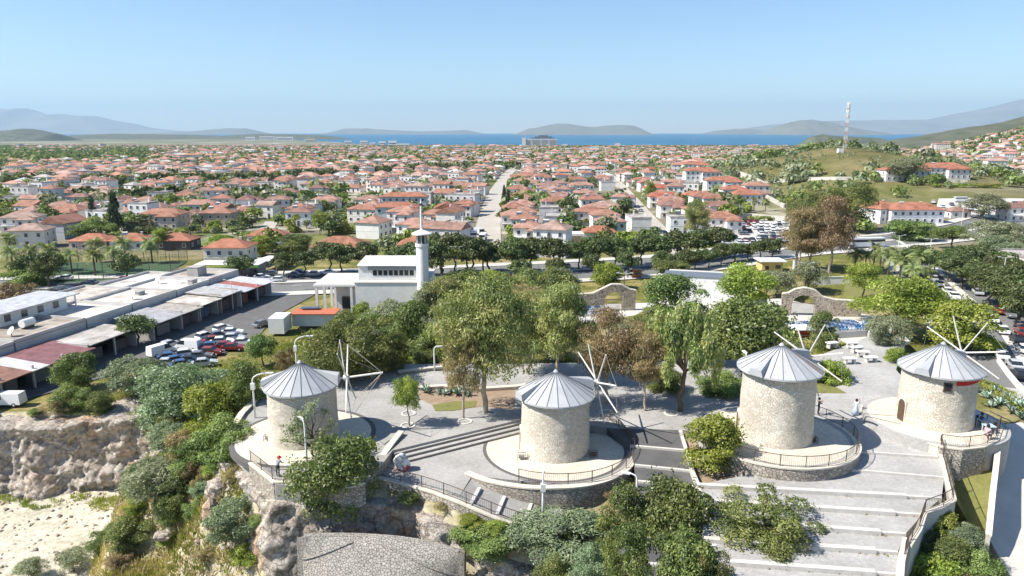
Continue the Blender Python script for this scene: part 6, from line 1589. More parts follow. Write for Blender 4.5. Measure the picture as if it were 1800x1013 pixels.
# seats: each tier of seats is a row of separate shells
M['seatblue'] = pm('blue_seat_plastic', (.09, .22, .42), (.12, .27, .48), 3, .5); M['seatwhite'] = pm('white_seat_plastic', (.75, .77, .80), None, 3, .5)
def seat_me(m_):
    mb = MB(); mb.box((0, 0, .42), (.46, .44, .07)); mb.box((0, .2, .66), (.46, .06, .44)); mb.box((0, .02, .2), (.12, .12, .4)); return mb.me('seat', m_)
SB, SW = seat_me(M['seatblue']), seat_me(M['seatwhite'])
def seats(label, corners, z0, dz, rows, per):
    a, b_, c_, d_ = [at(x, y, z0) for x, y in corners]
    for r_ in range(rows):
        L_ = a.lerp(d_, r_ / max(rows - 1, 1)); Rr = b_.lerp(c_, r_ / max(rows - 1, 1)); z = z0 + dz * r_
        t = thing('seat_row', None, 'seats', (L_.x, L_.y, z), 0); ang = math.atan2((Rr - L_).y, (Rr - L_).x)
        dd = (Rr - L_); mb = MB(); mb.prism([(0, -.4), (dd.length, -.4), (dd.length, .5), (0, .5)], -1.2, -.02); o = mb.obj('tier', M['palecon'], t); o.rotation_euler = (0, 0, ang)
        for k in range(per):
            o = new_obj('seat', SW if (k * 7 + r_ * 3) % 5 in (0, 2) else SB, t); o.location = dd * ((k + .5) / per); o.rotation_euler = (0, 0, ang)
        yield t
number(list(seats('', ((1372, 574), (1500, 570), (1520, 590), (1365, 600)), -7.1, .18, 7, 26)), 'row of blue and white seats before the right theatre arch', 'seat rows before the right arch')
number(list(seats('', ((1512, 573), (1545, 575), (1560, 606), (1530, 600)), -7.0, .2, 6, 9)), 'short row of blue and white seats under the pale tree', 'seat rows under the pale tree')
number(list(seats('', ((1016, 556), (1062, 553), (1062, 541), (1016, 541)), -7.1, .1, 5, 14)), 'row of blue and white seats before the left theatre arch', 'seat rows before the left arch')
p = G(1357, 482); k0 = proj(p)[2] / 1250
t = thing('yellow_booth', 'yellow booth with flat white roof beside the brown eucalyptus', 'kiosk', p)
o = part('wall', (0, 2.5, 1.7), (36 * k0, 5, 3.6), M['flat'], color=(.66, .50, .22)); part('roof', (0, 2.3, 3.6), (46 * k0, 6.4, .25), M['whitemetal']); part('window', (1.5, -.03, 2), (1.4, .1, 1), M['pane']); part('door', (-1.5, -.03, 1.2), (1, .1, 2.1), M['wood'])
p = G(1120, 490); t = thing('orange_kiosk', 'small orange kiosk beside the dark cars on the main road', 'kiosk', p)
o = part('wall', (0, 1, 1.3), (2.2, 2, 2.6), M['flat'], color=(.42, .13, .06)); part('roof', (0, 1, 2.68), (2.6, 2.4, .16), M['concrete']); part('window', (0, -.02, 1.6), (1.4, .1, 1), M['pane'])
p = at(1452, 500, -9.5); t = thing('low_white_wall', 'low white wall below the brown eucalyptus', 'wall', p); part('wall', (3, 0, .8), (12, .4, 2.2), M['white']); part('coping', (3, 0, 1.95), (12.2, .6, .1), M['palecon'])
p = G(1404, 470); t = thing('flag_pole', 'red flag on a short white pole before the brown eucalyptus', 'flag', p)
mb = MB(); mb.tube([(0, 0, -.2), (0, 0, 7)], .1, 6); mb.obj('pole', M['whitemetal'], t)
mb = MB(); v = []; f = []
for i in range(9):
    for j in range(2): v.append((.1 + i * .22, .15 * math.sin(i * .9), 6.8 - j * 1.5 - i * .12))
for i in range(8): f.append((2 * i, 2 * i + 1, 2 * i + 3, 2 * i + 2))
mb.add(v, f); mb.obj('flag_cloth', M['red'], t)
t = thing('statue', 'small pale statue on a white pedestal near the red flag', 'statue', G(1398, 474))
part('pedestal', (0, 0, 1.2), (1.2, 1.2, 2.6), M['white']); mb = MB(); mb.lathe([(.02, 2.5), (.45, 2.5), (.35, 3.3), (.42, 3.9), (.5, 4.3), (.2, 4.6), (.24, 4.9), (.1, 5.15), (.01, 5.2)], 10); mb.obj('figure', M['concrete'], t, True)

# ------------------------------------------------------------------ mast, hotel and other far landmarks
p = G(1484, 268); d0 = proj(p)[2]; hh = (268 - 182) * d0 / 1250
t = thing('radio_mast', 'tall red and white lattice radio mast on the hilltop', 'mast', p)
nseg = 12
for k in range(nseg):
    z0, z1 = hh * k / nseg, hh * (k + 1) / nseg; w0, w1 = 1.15 - .7 * k / nseg, 1.15 - .7 * (k + 1) / nseg; mb = MB()
    for sx, sy in ((-1, -1), (1, -1), (1, 1), (-1, 1)): mb.tube([(sx * w0, sy * w0, z0), (sx * w1, sy * w1, z1)], .085, 4)
    C4 = [(-1, -1), (1, -1), (1, 1), (-1, 1)]
    for a, b_ in zip(C4, C4[1:] + C4[:1]):
        mb.tube([(a[0] * w0, a[1] * w0, z0), (b_[0] * w1, b_[1] * w1, z1)], .045, 3); mb.tube([(b_[0] * w0, b_[1] * w0, z0), (a[0] * w1, a[1] * w1, z1)], .045, 3)
    o = mb.obj('mast_section', M['flat'], t); o.color = (.50, .26, .23, 1) if k % 2 == 0 else (.7, .69, .68, 1)
for z_ in (.72, .82, .9, .96):
    for a in (0, 2.1, 4.2): mb = MB(); mb.box((1.1 * math.cos(a), 1.1 * math.sin(a), hh * z_), (.35, .5, 2.0), a); mb.obj('antenna', M['whitemetal'], t)
part('equipment_hut', (-3, 0, 1.2), (4, 3, 3), M['white'])
t = thing('lattice_mast', 'thin lattice mast at the left end of the hill', 'mast', G(1218, 272)); hh = 36 * proj(t.location)[2] / 1250; mb = MB()
for sx, sy in ((-.7, -.7), (.7, -.7), (0, .8)): mb.tube([(sx, sy, 0), (sx * .2, sy * .2, hh)], .1, 4)
for k in range(9): z_ = hh * k / 9; s_ = 1 - .8 * k / 9; mb.tube([(-.7 * s_, -.7 * s_, z_), (.7 * s_, -.7 * s_, z_ + hh / 9), (0, .8 * s_, z_)], .06, 3)
o = mb.obj('lattice', M['flat'], t); o.color = (.55, .4, .38, 1)
p = G(957, 260); k0 = proj(p)[2] / 1250
t = thing('hotel', 'large pale seafront hotel with dark stepped roof', 'hotel', p)
o = part('main_block', (-8 * k0, 10, 7 * k0), (60 * k0, 26, 16 * k0), M['wall'], color=(.78, .75, .68))
o = part('left_tower', (-36 * k0, 4, 8 * k0), (6 * k0, 22, 19 * k0), M['wall'], color=(.78, .76, .72))
o = part('right_wing', (28 * k0, 12, 2.5 * k0), (26 * k0, 20, 7 * k0), M['wall'], color=(.74, .72, .68))
for k in range(3): part('roof_step', ((-2) * k0, 12, (16.5 + 2 * k) * k0), ((42 - 13 * k) * k0, 18 - 4 * k, 2 * k0), M['zinc_seam'])
for k in range(7): part('balcony_band', (-8 * k0, -3.2, (1.5 + 1.9 * k) * k0), (58 * k0, .5, .6 * k0), M['pane'])
for x in (-22, -6, 8): o = part('pier', (x * k0, -3.6, 7 * k0), (2 * k0, .8, 15 * k0), M['wall'], color=(.68, .67, .66))
FB = []
for px, py, w_, h_ in ((640, 256, 14, 8), (655, 257, 10, 6), (672, 258, 12, 9), (690, 259, 14, 11), (708, 260, 22, 7), (612, 254, 12, 6), (500, 248, 30, 7), (470, 246, 26, 6), (545, 250, 18, 5), (440, 247, 16, 6)):
    p = G(px, py); k0 = proj(p)[2] / 1250; t = thing('coast_building', None, 'building', p)
    o = part('block', (0, 8, h_ * k0 / 2), (w_ * k0, 18, h_ * k0), M['wall'], color=rng.choice(WALLC)); part('window_band', (0, -1.1, h_ * k0 * .6), (w_ * k0 * .9, .3, h_ * k0 * .14), M['pane']); part('lower_window_band', (0, -1.1, h_ * k0 * .28), (w_ * k0 * .9, .3, h_ * k0 * .14), M['pane']); FB.append(t)
number(FB, 'white apartment block on the far shore', 'blocks on the far shore')
# ------------------------------------------------------------------ cars
def car_meshes(kind):
    L_, W_, body_h, roof_h = {'sedan': (4.4, 1.75, .95, 1.45), 'hatch': (3.9, 1.7, .98, 1.5), 'van': (4.9, 1.85, 1.15, 2.05), 'pickup': (5.0, 1.85, 1.1, 1.75)}[kind]
    h = L_ / 2
    prof = [(-h, .35), (-h, .75), (-h + .12, body_h - .08), (h - 1.05, body_h), (h - .25, body_h - .16), (h, .7), (h, .35)]
    def loft(prof, wl, wt, zlo, zhi):
        mb = MB(); n = len(prof); v = []
        for s_ in (-1, 1):
            for x, z in prof: u = min(max((z - zlo) / (zhi - zlo), 0), 1); v.append((x, s_ * (wl + (wt - wl) * u) / 2, z))
        f = [tuple(range(n)), tuple(range(2 * n - 1, n - 1, -1))] + [(i, n + i, n + (i + 1) % n, (i + 1) % n) for i in range(n)]
        mb.add(v, f); return mb
    def fix(mb, nm, mats):
        me = mb.me(nm, mats); bm = bmesh.new(); bm.from_mesh(me); bmesh.ops.recalc_face_normals(bm, faces=bm.faces[:]); bm.to_mesh(me); bm.free(); return me
    body = fix(loft(prof, W_ * .98, W_ * .93, .35, body_h), 'body', M['paint'])
    a0, a1, b0, b1 = {'sedan': (-h + .45, -h + 1.1, h - 1.15, h - 1.9), 'hatch': (-h + .08, -h + .45, h - 1.0, h - 1.75), 'van': (-h + .06, -h + .18, h - .6, h - 1.35), 'pickup': (-h + 1.9, -h + 2.0, h - 1.1, h - 1.75)}[kind]
    if kind == 'van': a0, a1 = h - 2.3, h - 2.3
    glass = fix(loft([(a0, body_h - .1), (a1, roof_h - .06), (b1, roof_h - .06), (b0, body_h - .1)], W_ * .92, W_ * .74, body_h - .1, roof_h), 'glasshouse', M['glass'])
    if kind == 'van':
        bm2 = loft([(-h + .02, .9), (-h + .1, roof_h - .02), (h - 2.2, roof_h - .02), (h - 2.2, .9)], W_ * .95, W_ * .86, .9, roof_h)
        q = loft(prof, W_ * .98, W_ * .93, .35, body_h); q.add(bm2.v, bm2.f); body = fix(q, 'body', M['paint'])
    roof = fix(loft([(a1 - .05, roof_h - .09), (a1 + .1, roof_h), (b1 - .1, roof_h), (b1 + .06, roof_h - .09)], W_ * .80, W_ * .72, roof_h - .1, roof_h), 'roof_panel', M['paint'])
    wm = MB(); wm.tube([(0, -.1, 0), (0, .1, 0)], .31, 12); wm.m = 1; wm.tube([(0, -.11, 0), (0, .11, 0)], .17, 8)
    wheel = wm.me('wheel', [M['tyre'], M['whitemetal']])
    lm = MB(); lm.box((0, 0, 0), (.12, .32, .16)); lamp = lm.me('headlight', M['whitemetal'])
    return body, glass, roof, wheel, lamp, L_, W_
CARS = {k: car_meshes(k) for k in ('sedan', 'hatch', 'van', 'pickup')}
CARC = [('white', (.80, .80, .79)), ('white', (.78, .78, .77)), ('silver', (.45, .46, .47)), ('grey', (.17, .175, .18)), ('black', (.02, .02, .022)), ('red', (.26, .03, .025)), ('blue', (.045, .09, .19)), ('white', (.8, .8, .8))]
def car(p, ang, kind=None, colr=None, label=None, group=None, name='car', detail=True):
    kind = kind or rng.choice(['sedan', 'hatch', 'sedan']); body, glass, roof, wheel, lamp, L_, W_ = CARS[kind]
    cn, cc = colr or rng.choice(CARC)
    t = thing('van' if kind == 'van' else name, label, 'van' if kind == 'van' else 'car', p, ang, group); t['colour_word'] = cn
    for nm, me in (('body', body), ('glasshouse', glass), ('roof_panel', roof)): o = new_obj(nm, me, t); o.color = (*cc, 1)
    for x in (-L_ * .31, L_ * .31):
        for y in (-W_ * .44, W_ * .44): o = new_obj('wheel', wheel, t); o.location = (x, y, .31)
    if detail:
        for y in (-.55, .55): o = new_obj('headlight', lamp, t); o.location = (L_ / 2 - .05, y, .68)
    return t
def label_cars(cs, where, group):
    by = {}
    for c_ in cs: by.setdefault((c_['colour_word'], c_['category']), []).append(c_)
    for (cn, ct_), v in by.items(): number(v, '%s %s %s' % (cn, ct_, where), group)
    for c_ in cs: del c_['colour_word']
WH, SI, GR, BK, RE, BL = [('white', (.8, .8, .79)), ('silver', (.45, .46, .47)), ('grey', (.17, .175, .18)), ('black', (.02, .02, .022)), ('red', (.22, .03, .025)), ('blue', (.045, .09, .19))]
def gpx(x, y): p = G(x, y); return p
def lift(p, d=.3): return Vector((p.x, p.y, p.z + d))
# scrap and repair cars in the yard
cs = []
for x, y, a, k, c_ in ((392, 583, 60, 'hatch', WH), (362, 597, 60, 'hatch', WH), (385, 595, 40, 'sedan', GR), (408, 590, 10, 'sedan', WH), (300, 612, 65, 'hatch', SI), (332, 616, 170, 'van', WH), (284, 625, 60, 'van', WH), (330, 628, 30, 'hatch', WH),
                       (372, 615, 20, 'sedan', BL), (390, 606, 15, 'sedan', WH), (378, 604, 30, 'sedan', RE), (428, 608, 5, 'sedan', WH), (310, 640, 40, 'sedan', BL), (300, 634, 20, 'sedan', BL), (335, 640, 10, 'sedan', BK), (352, 632, 10, 'sedan', GR),
                       (398, 614, 10, 'sedan', RE), (372, 625, 0, 'hatch', RE), (295, 645, 10, 'sedan', SI), (322, 647, 30, 'sedan', BL), (410, 617, 5, 'sedan', RE), (360, 645, 20, 'sedan', SI), (462, 575, 60, 'sedan', GR), (412, 600, 10, 'hatch', SI)):
    cs.append(car(lift(gpx(x, y), .18), R(a), k, c_))
label_cars(cs, 'in the crowded repair yard', 'cars in the repair yard')
car(lift(gpx(14, 714), .17), R(180), 'van', WH, 'white delivery van parked at the left edge below the workshops')

# traffic and parked cars along the main road
cs = []
for s_ in (140, 152, 168, 181, 205, 219, 226, 240, 262, 281, 296, 318, 333, 352, 371, 385, 402, 418, 433, 449):
    o_ = rng.choice((-10.2, -10.2, 10.3, 10.3, -6.5, 6.5, 3.0)); q, tt = along(offs(MAIN, o_), s_ + rng.uniform(-3, 3)); z = hz(q.x, q.y)
    cs.append(car((q.x, q.y, z + .32), math.atan2(tt.y, tt.x) + (math.pi if o_ > 0 else 0)))
for x, y in ((485, 497), (460, 492), (548, 487), (528, 484), (515, 488), (575, 484), (445, 487), (150, 506), (215, 497), (96, 522), (80, 527)):
    p_ = gpx(x, y); cs.append(car(lift(p_, .3), R(rng.choice((5, 185)))))
label_cars(cs, 'on the pine-lined main road', 'cars on the main road')
# parking lot crowded with white cars
cs = []
for r_ in range(8):
    for k in range(13):
        if rng.random() < .14: continue
        u = k / 12; v_ = r_ / 7; x = (1252 + 128 * u) * (1 - v_) + (1240 + 140 * u) * v_; y = (390 + 4 * u) * (1 - v_) + (430 + 2 * u) * v_
        p_ = gpx(x + rng.uniform(-2, 2), y + rng.uniform(-1, 1)); cs.append(car(lift(p_, .3), R(90 + rng.uniform(-12, 12)), None, rng.choice([WH, WH, WH, WH, SI, SI, GR, BK, RE, BL]), detail=False))
label_cars(cs, 'in the crowded open car park', 'cars in the open car park')
cs = []
for x, y in ((1665, 372), (1685, 374), (1705, 370), (1672, 362), (1693, 360), (1655, 366), (1720, 376), (1745, 372), (1640, 358)): cs.append(car(lift(gpx(x, y), .3), R(rng.uniform(60, 120)), None, rng.choice([WH, WH, SI, GR]), detail=False))
label_cars(cs, 'in the small hillside car park', 'cars in the hillside car park')
cs = []
for x, y in ((1102, 382), (1110, 388), (1118, 396), (1124, 403), (1132, 410), (1140, 417), (1120, 366), (1126, 373), (1165, 412), (1172, 420), (1148, 424)): cs.append(car(lift(gpx(x, y), .3), R(110 + rng.uniform(-10, 10)), detail=False))
label_cars(cs, 'parked along the side street', 'cars along the side street')
# boulevard: parked rows
cs = []
for x, y, c_ in ((1664, 518, WH), (1677, 528, WH), (1692, 540, WH), (1708, 548, WH), (1742, 568, WH), (1760, 588, WH), (1786, 606, BK), (1798, 622, WH), (1758, 632, WH), (1782, 650, SI), (1757, 553, RE), (1775, 560, GR), (1794, 592, RE), (1790, 668, BK), (1650, 505, WH), (1640, 496, SI), (1718, 520, SI), (1628, 486, WH)):
    p_ = gpx(x, y); tt = Vector((.36, .93)); cs.append(car(lift(p_, .4), math.atan2(tt.y, tt.x) + math.pi * (x % 2), 'sedan' if c_ is not BK else 'hatch', c_))
label_cars(cs, 'parked along the boulevard on the right', 'cars parked along the boulevard')
p = gpx(1522, 436); t = thing('coach', 'white and dark coach parked behind the palms on the main road', 'bus', lift(p, .3), R(8))
o = part('body', (0, 0, 1.1), (12, 2.5, 1.5), M['paint'], color=(.8, .8, .8)); part('window_band', (0, 0, 2.25), (11.9, 2.46, .95), M['glass']); o = part('roof', (0, 0, 2.95), (11.9, 2.44, .5), M['paint'], color=(.78, .78, .78))
for x in (-4, 3.6, 4.7):
    for y in (-1.1, 1.1): mb = MB(); mb.tube([(x, y - .14, .5), (x, y + .14, .5)], .5, 12); mb.obj('wheel', M['tyre'], t)
def truck(p, ang, cabc, bedc, label):
    global t
    t = thing('truck', label, 'truck', p, ang)
    part('cab', (2.6, 0, 1.7), (1.9, 2.3, 2.0), M['paint'], color=cabc); part('windscreen', (3.4, 0, 2.1), (.36, 2.1, .8), M['glass']); part('cargo_bed', (-1.0, 0, 1.9), (4.8, 2.4, 1.5), M['flat'], color=bedc); part('chassis', (0, 0, .75), (6.6, 1.2, .4), M['iron'])
    for x in (-2.4, -1.4, 2.5):
        for y in (-1, 1): mb = MB(); mb.tube([(x, y - .15, .5), (x, y + .15, .5)], .5, 12); mb.obj('wheel', M['tyre'], t)
truck(lift(gpx(849, 424), .3), R(-95), (.8, .8, .8), (.6, .6, .6), 'white truck at the foot of the unpaved street')
truck(lift(gpx(832, 420), .3), R(-85), (.75, .75, .75), (.7, .7, .7), 'white truck left of another at the foot of the unpaved street')
truck(lift(gpx(840, 414), .3), R(-60), (.6, .6, .62), (.5, .5, .5), 'small pale truck behind the two white trucks')
truck(lift(gpx(838, 368), .3), R(-80), (.45, .16, .06), (.5, .19, .07), 'orange dump truck on the left of the unpaved street')
t = thing('minibus', 'white minibus in the hillside car park', 'van', lift(gpx(1688, 356), .3), R(4)); part('body', (0, 0, 1.0), (6.5, 2.1, 1.3), M['paint'], color=(.8, .8, .8)); part('window_band', (0, 0, 1.9), (6.4, 2.06, .6), M['glass']); part('roof', (0, 0, 2.35), (6.4, 2.04, .32), M['paint'], color=(.8, .8, .8))
for x in (-2, 2):
    for y in (-.9, .9): mb = MB(); mb.tube([(x, y - .12, .36), (x, y + .12, .36)], .36, 10); mb.obj('wheel', M['tyre'], t)

# ------------------------------------------------------------------ trees of the town
def row(key, pts, group, base, wid, hgt, on=None):
    L_ = []
    for i, (x, y) in enumerate(pts):
        p_ = gpx(x, y); k = rng.uniform(.88, 1.15)
        L_.append(plant(key + str(i % 3), p_, wid * k, hgt * k * rng.uniform(.92, 1.08)))
    number(L_, base, group); return L_
P_ = []
for s_ in np.arange(300, 402, 6.6):
    q, tt = along(offs(MAIN, rng.choice((-.6, .6))), s_ + rng.uniform(-1.5, 1.5)); P_.append(plant('pine%d' % rng.randrange(3), (q.x, q.y, hz(q.x, q.y)), rng.uniform(9.2, 12), rng.uniform(8.8, 10.8)))
number(P_, 'round dark pine in the median of the main road', 'pines in the median')
P_ = []
for s_ in np.arange(335, 395, 10):
    q, tt = along(offs(MAIN, -14), s_ + rng.uniform(-2, 2)); P_.append(plant('pine%d' % rng.randrange(3), (q.x, q.y, hz(q.x, q.y)), rng.uniform(5.5, 7.5), rng.uniform(6, 7.5)))
number(P_, 'smaller round pine on the near pavement of the main road', 'pines on the near pavement')
row('pine', ((424, 497), (500, 488), (536, 488), (600, 484), (640, 480), (580, 482), (225, 497), (88, 506), (45, 500)), 'pines left of the mosque', 'flat topped pine beside the main road left of the mosque', 8.5, 8.6)
row('pine', ((1245, 472), (1268, 468), (1292, 463), (1314, 460), (1336, 457), (1358, 455), (1222, 476), (1200, 479), (1165, 480)), 'small pines before the car park', 'small round pine beside the road before the open car park', 6.2, 5.8)
row('pine', ((776, 482), (800, 486), (830, 486), (850, 480), (905, 484), (760, 505)), 'pines behind the mosque', 'dark pine right of the minaret', 9.5, 10.5)
for px, by, w_, h_, lab in ((207, 419, 36, 76, 'tallest dark cypress behind the sports pitch'), (165, 395, 22, 48, 'smaller dark cypress left of the tall one'), (886, 362, 14, 34, 'dark cypress beside the unpaved street'), (893, 372, 16, 36, 'second dark cypress beside the unpaved street'), (736, 300, 10, 14, 'far dark cypress among the roofs')):
    p_ = gpx(px, by); k0 = proj(p_)[2] / 1250; plant('cypress0', p_, w_ * k0 * 1.1, h_ * k0 * 1.03, lab)
PL = []
for x, y in ((24, 478), (58, 476), (90, 478), (127, 482), (168, 486), (203, 478), (222, 464), (268, 464), (20, 452), (170, 462)): p_ = gpx(x, y); PL.append(plant('palm%d' % rng.randrange(2), p_, 8.4, rng.uniform(8.5, 10)))
number(PL, 'date palm beside the sports pitch', 'palms by the sports pitch')
PL = []
for x, y in ((1502, 476), (1520, 478), (1545, 484), (1560, 492), (1580, 498), (1596, 500), (1612, 492), (1572, 482), (1535, 472), (1600, 512), (1622, 506)): p_ = gpx(x, y); PL.append(plant('palm%d' % rng.randrange(2), p_, rng.uniform(6, 8), rng.uniform(6.5, 9)))
number(PL, 'palm in the park by the boulevard corner', 'palms at the boulevard corner')
PL = []
for x, y in ((970, 428), (1060, 420), (970, 340), (1255, 372), (1290, 370), (1325, 372), (1345, 372), (1240, 372)): p_ = gpx(x, y); PL.append(plant('palm%d' % rng.randrange(2), p_, 6, 8))
number(PL, 'garden palm among the villas beyond the main road', 'garden palms')
# boulevard trees
P_ = []
for x, y in ((1640, 470), (1665, 480), (1690, 492), (1700, 478), (1720, 500), (1735, 520), (1755, 515), (1770, 540), (1790, 530), (1785, 560), (1745, 490), (1780, 505), (1800, 545), (1610, 462), (1590, 470), (1680, 462), (1715, 468), (1760, 482)):
    p_ = gpx(x, y + 18); P_.append(plant('pine%d' % rng.randrange(3), p_, rng.uniform(7, 9.5), rng.uniform(7, 9)))
number(P_, 'round pine lining the boulevard on the right', 'pines lining the boulevard')
pbox('eucb0', 1368, 1440, 375, 482, 'huge rusty brown eucalyptus by the red flag, left half'); pbox('eucb1', 1415, 1500, 358, 484, 'huge rusty brown eucalyptus by the red flag, right half'); pbox('eucb2', 1385, 1460, 395, 480, 'lower brown eucalyptus before the huge one')
pbox('npine0', 1384, 1452, 335, 412, 'wide green pine behind the brown eucalyptus'); pbox('npine1', 1440, 1532, 325, 408, 'large green pine left of the public building'); pbox('euc0', 1198, 1252, 360, 430, 'brownish eucalyptus left of the open car park')
for i, (x0, x1, y0, y1, key, lab) in enumerate(((1128, 1152, 320, 360, 'light0', 'pale tree beside the side street'), (545, 580, 372, 415, 'light1', 'light green tree right of the lane'), (440, 485, 418, 452, 'bright0', 'yellow-green round tree behind the restaurant'),
      (484, 550, 415, 450, 'bush1', 'large green round tree behind the canopy'), (365, 412, 414, 446, 'bright1', 'yellow-green shrub row above the restaurant'), (265, 300, 405, 440, 'light2', 'pale green tree between the low houses'), (130, 200, 385, 425, 'bush2', 'dark tree beside the tall cypress'),
      (1560, 1622, 280, 322, 'olive1', 'olive green tree before the large hillside building'), (1690, 1760, 345, 388, 'olive2', 'grey bushy tree right of the hillside car park'), (1700, 1790, 392, 450, 'olive0', 'wide olive tree at the right edge'), (1640, 1700, 400, 440, 'broad1', 'green tree behind the boulevard pines'),
      (1720, 1790, 415, 465, 'grey1', 'grey green tree near the pink house'), (1560, 1640, 385, 425, 'bush0', 'green tree before the public building'), (-10, 75, 495, 560, 'brown2', 'bare greyish tree at the left edge of the market'), (10, 90, 470, 505, 'bush2', 'dark tree behind the bare one at the left edge'))):
    pbox(key, x0, x1, y0, y1, lab)
# hedges
t_h = PROTO['thedge0'][0]
for x, y, w_, lab in ((340, 410, 100, 'long clipped green hedge below the tan houses'), (1345, 388, 60, 'dark hedge behind the open car park'), (1700, 330, 120, 'green bank hedge under the hillside buildings')):
    p_ = gpx(x, y); k0 = proj(p_)[2] / 1250; t = thing('hedge', lab, 'hedge', p_)
    for k in range(6): o = new_obj('foliage', PROTO['thedge%d' % (k % 3)][0], t); o.location = ((k - 2.5) * w_ * k0 / 6, 0, 0); o.scale = (w_ * k0 / 4.6, 3.2, 2.6)
# random gardens and houses of the plain
HOUSEX = np.array([u for u in USED])
pts_roads = [(MAIN, 20), (STREET, 10), (STREET2, 8), (LANE, 6)]
def free(x, y):
    ok = np.ones(x.shape, bool)
    for rd, r_ in pts_roads: ok &= linedist(x, y, rd) > r_
    for ux, uy, ur in USED: ok &= np.hypot(x - ux, y - uy) > ur + 6
    g = np.exp(-(((x - HILL2[0] - .12 * (y - 600)) / 92) ** 2 + ((y - HILL2[1]) / 150) ** 2) * .8); ok &= g < .33
    r_ = x / y
    ok &= ~((r_ > .36) & (y < 560) & (y > 200))
    ok &= ~((r_ > .30) & (r_ < .36) & (y < 420))
    return ok
def visible(x, y): return np.abs(x) < y * .745 + 12
BELT = [[Vector((-330, 560)), Vector((-230, 640)), Vector((-150, 760)), Vector((-60, 900)), Vector((40, 1010))], [Vector((-420, 590)), Vector((-300, 600)), Vector((-230, 610))], [Vector((-260, 430)), Vector((-215, 455)), Vector((-170, 480))]]
def belt(x, y):
    d = np.full(np.shape(x), 1e9)
    for b_ in BELT: d = np.minimum(d, linedist(x, y, b_))
    return d
cand = []
r_ = np.random.RandomState(5)
yy = 236.0
while yy < 3430:
    sp = 16.6 + .0035 * (yy - 236)
    n = int((2 * (yy * .745 + 12)) / sp); xs = -(yy * .745 + 12) + sp * (np.arange(n) + r_.rand()) 
    xs = xs + r_.uniform(-2.2, 2.2, n); ys = yy + r_.uniform(-3.2, 3.2, n) + np.abs(xs) * .12 * np.sign(-xs)
    cand.append(np.column_stack([xs, ys])); yy += sp * 1.02
cand = np.concatenate(cand); x, y = cand[:, 0], cand[:, 1]
ok = (y > 232) & free(x, y) & (belt(x, y) > 13)
ok &= ~((np.mod(y + 15 * np.sin(x / 70), 96) < 9) & (y > 262)); ok &= ~((np.mod(x + 12 * np.sin(y / 90), 120) < 8) & (y > 262))
fieldm = (x / y < -.5) & (y > 1150) & (y < 2700); ok &= ~(fieldm & (vn(x / 130, y / 200, 12) > .25))
dens = fbm(x / 110, y / 110, 88); ok &= (dens < .62) & (r_.rand(len(x)) < .84)
ok &= ~((x / y < -.28) & (y < 262)); ok &= ~((x / y < -.2) & (y < 318))
cand = cand[ok]; order = np.argsort(np.hypot(cand[:, 0], cand[:, 1])); cand = cand[order]
NIND = 205
ind, mass = cand[:NIND], cand[NIND:]
lab_h = {}
for i, (hx, hy) in enumerate(ind):
    rz = R(-6) + .5 * (float(_h(np.array([math.floor(hx / 120)]), np.array([math.floor(hy / 96)]), 3)[0]) - .5) + R(rng.uniform(-3, 3)) + (R(90) if rng.random() < .2 else 0)
    kd = rng.choice(['hip', 'hip', 'cross', 'cross', 'gable', 'flat']) if rng.random() < .95 else 'flat'
    wc = rng.choice(WALLC)
    t = house(hx, hy, rz, kd, rng.choice([9, 10, 11, 12, 13, 15]), rng.choice([8, 9, 10]), rng.choice([1, 2, 2, 2, 2, 3]), wc=wc, detail=1)
    px_ = proj(t.location)[0]; zone = 'left of the cypress' if px_ < 190 else 'behind the sports pitch' if px_ < 460 else 'left of the unpaved street' if px_ < 850 else 'between the straight streets' if px_ < 1110 else 'beyond the side street'
    depth = 'nearer' if hy < 330 else 'middle' if hy < 400 else 'farther'
    rt = {'hip': 'red hip roofed', 'cross': 'red roofed winged', 'gable': 'red gabled', 'flat': 'flat roofed'}[kd]
    lab_h.setdefault('%s house %s, %s rows' % (rt, zone, depth), []).append(t)
for k, v in lab_h.items(): number(v, k, 'houses of the town')
# the rest of the town: houses past counting
hx, hy = mass[:, 0], mass[:, 1]; n = len(mass); r_ = np.random.RandomState(9)
hzv = gh(hx, hy); w_ = r_.uniform(8.5, 17, n); d_ = r_.uniform(7.5, 12, n); h_ = np.where(r_.rand(n) < .25, 3.6, np.where(r_.rand(n) < .15, 9.2, 6.5)); a = R(-8) + .5 * (_h(np.floor(hx / 120), np.floor(hy / 96), 3) - .5) + r_.choice([0, math.pi / 2], n, p=[.75, .25]) + r_.normal(size=n) * .06
big = (r_.rand(n) < .02) & (hy > 1200); w_[big] *= 2.2; h_[big] *= 1.8
rise = np.minimum(w_, d_) * .24; ca, sa = np.cos(a), np.sin(a)
def tr(lx, ly, z): return np.stack([hx + lx * ca - ly * sa, hy + lx * sa + ly * ca, hzv + z], 1)
B_ = [tr(sx * w_ / 2, sy * d_ / 2, zz) for zz in (-1.5 + 0 * h_, h_) for sx, sy in ((-1, -1), (1, -1), (1, 1), (-1, 1))]
Vw = np.stack(B_, 1).reshape(-1, 3); base = (np.arange(n) * 8)[:, None, None]
Qw = (base + np.array([(0, 1, 5, 4), (1, 2, 6, 5), (2, 3, 7, 6), (3, 0, 4, 7)])[None]).reshape(-1, 4)
rl = np.maximum(w_ / 2 - d_ / 2, .15)
R_ = [tr(sx * (w_ / 2 + .5), sy * (d_ / 2 + .5), h_) for sx, sy in ((-1, -1), (1, -1), (1, 1), (-1, 1))] + [tr(-rl, 0 * h_, h_ + rise), tr(rl, 0 * h_, h_ + rise)]
Vr = np.stack(R_, 1).reshape(-1, 3); baser = (np.arange(n) * 6)[:, None, None]
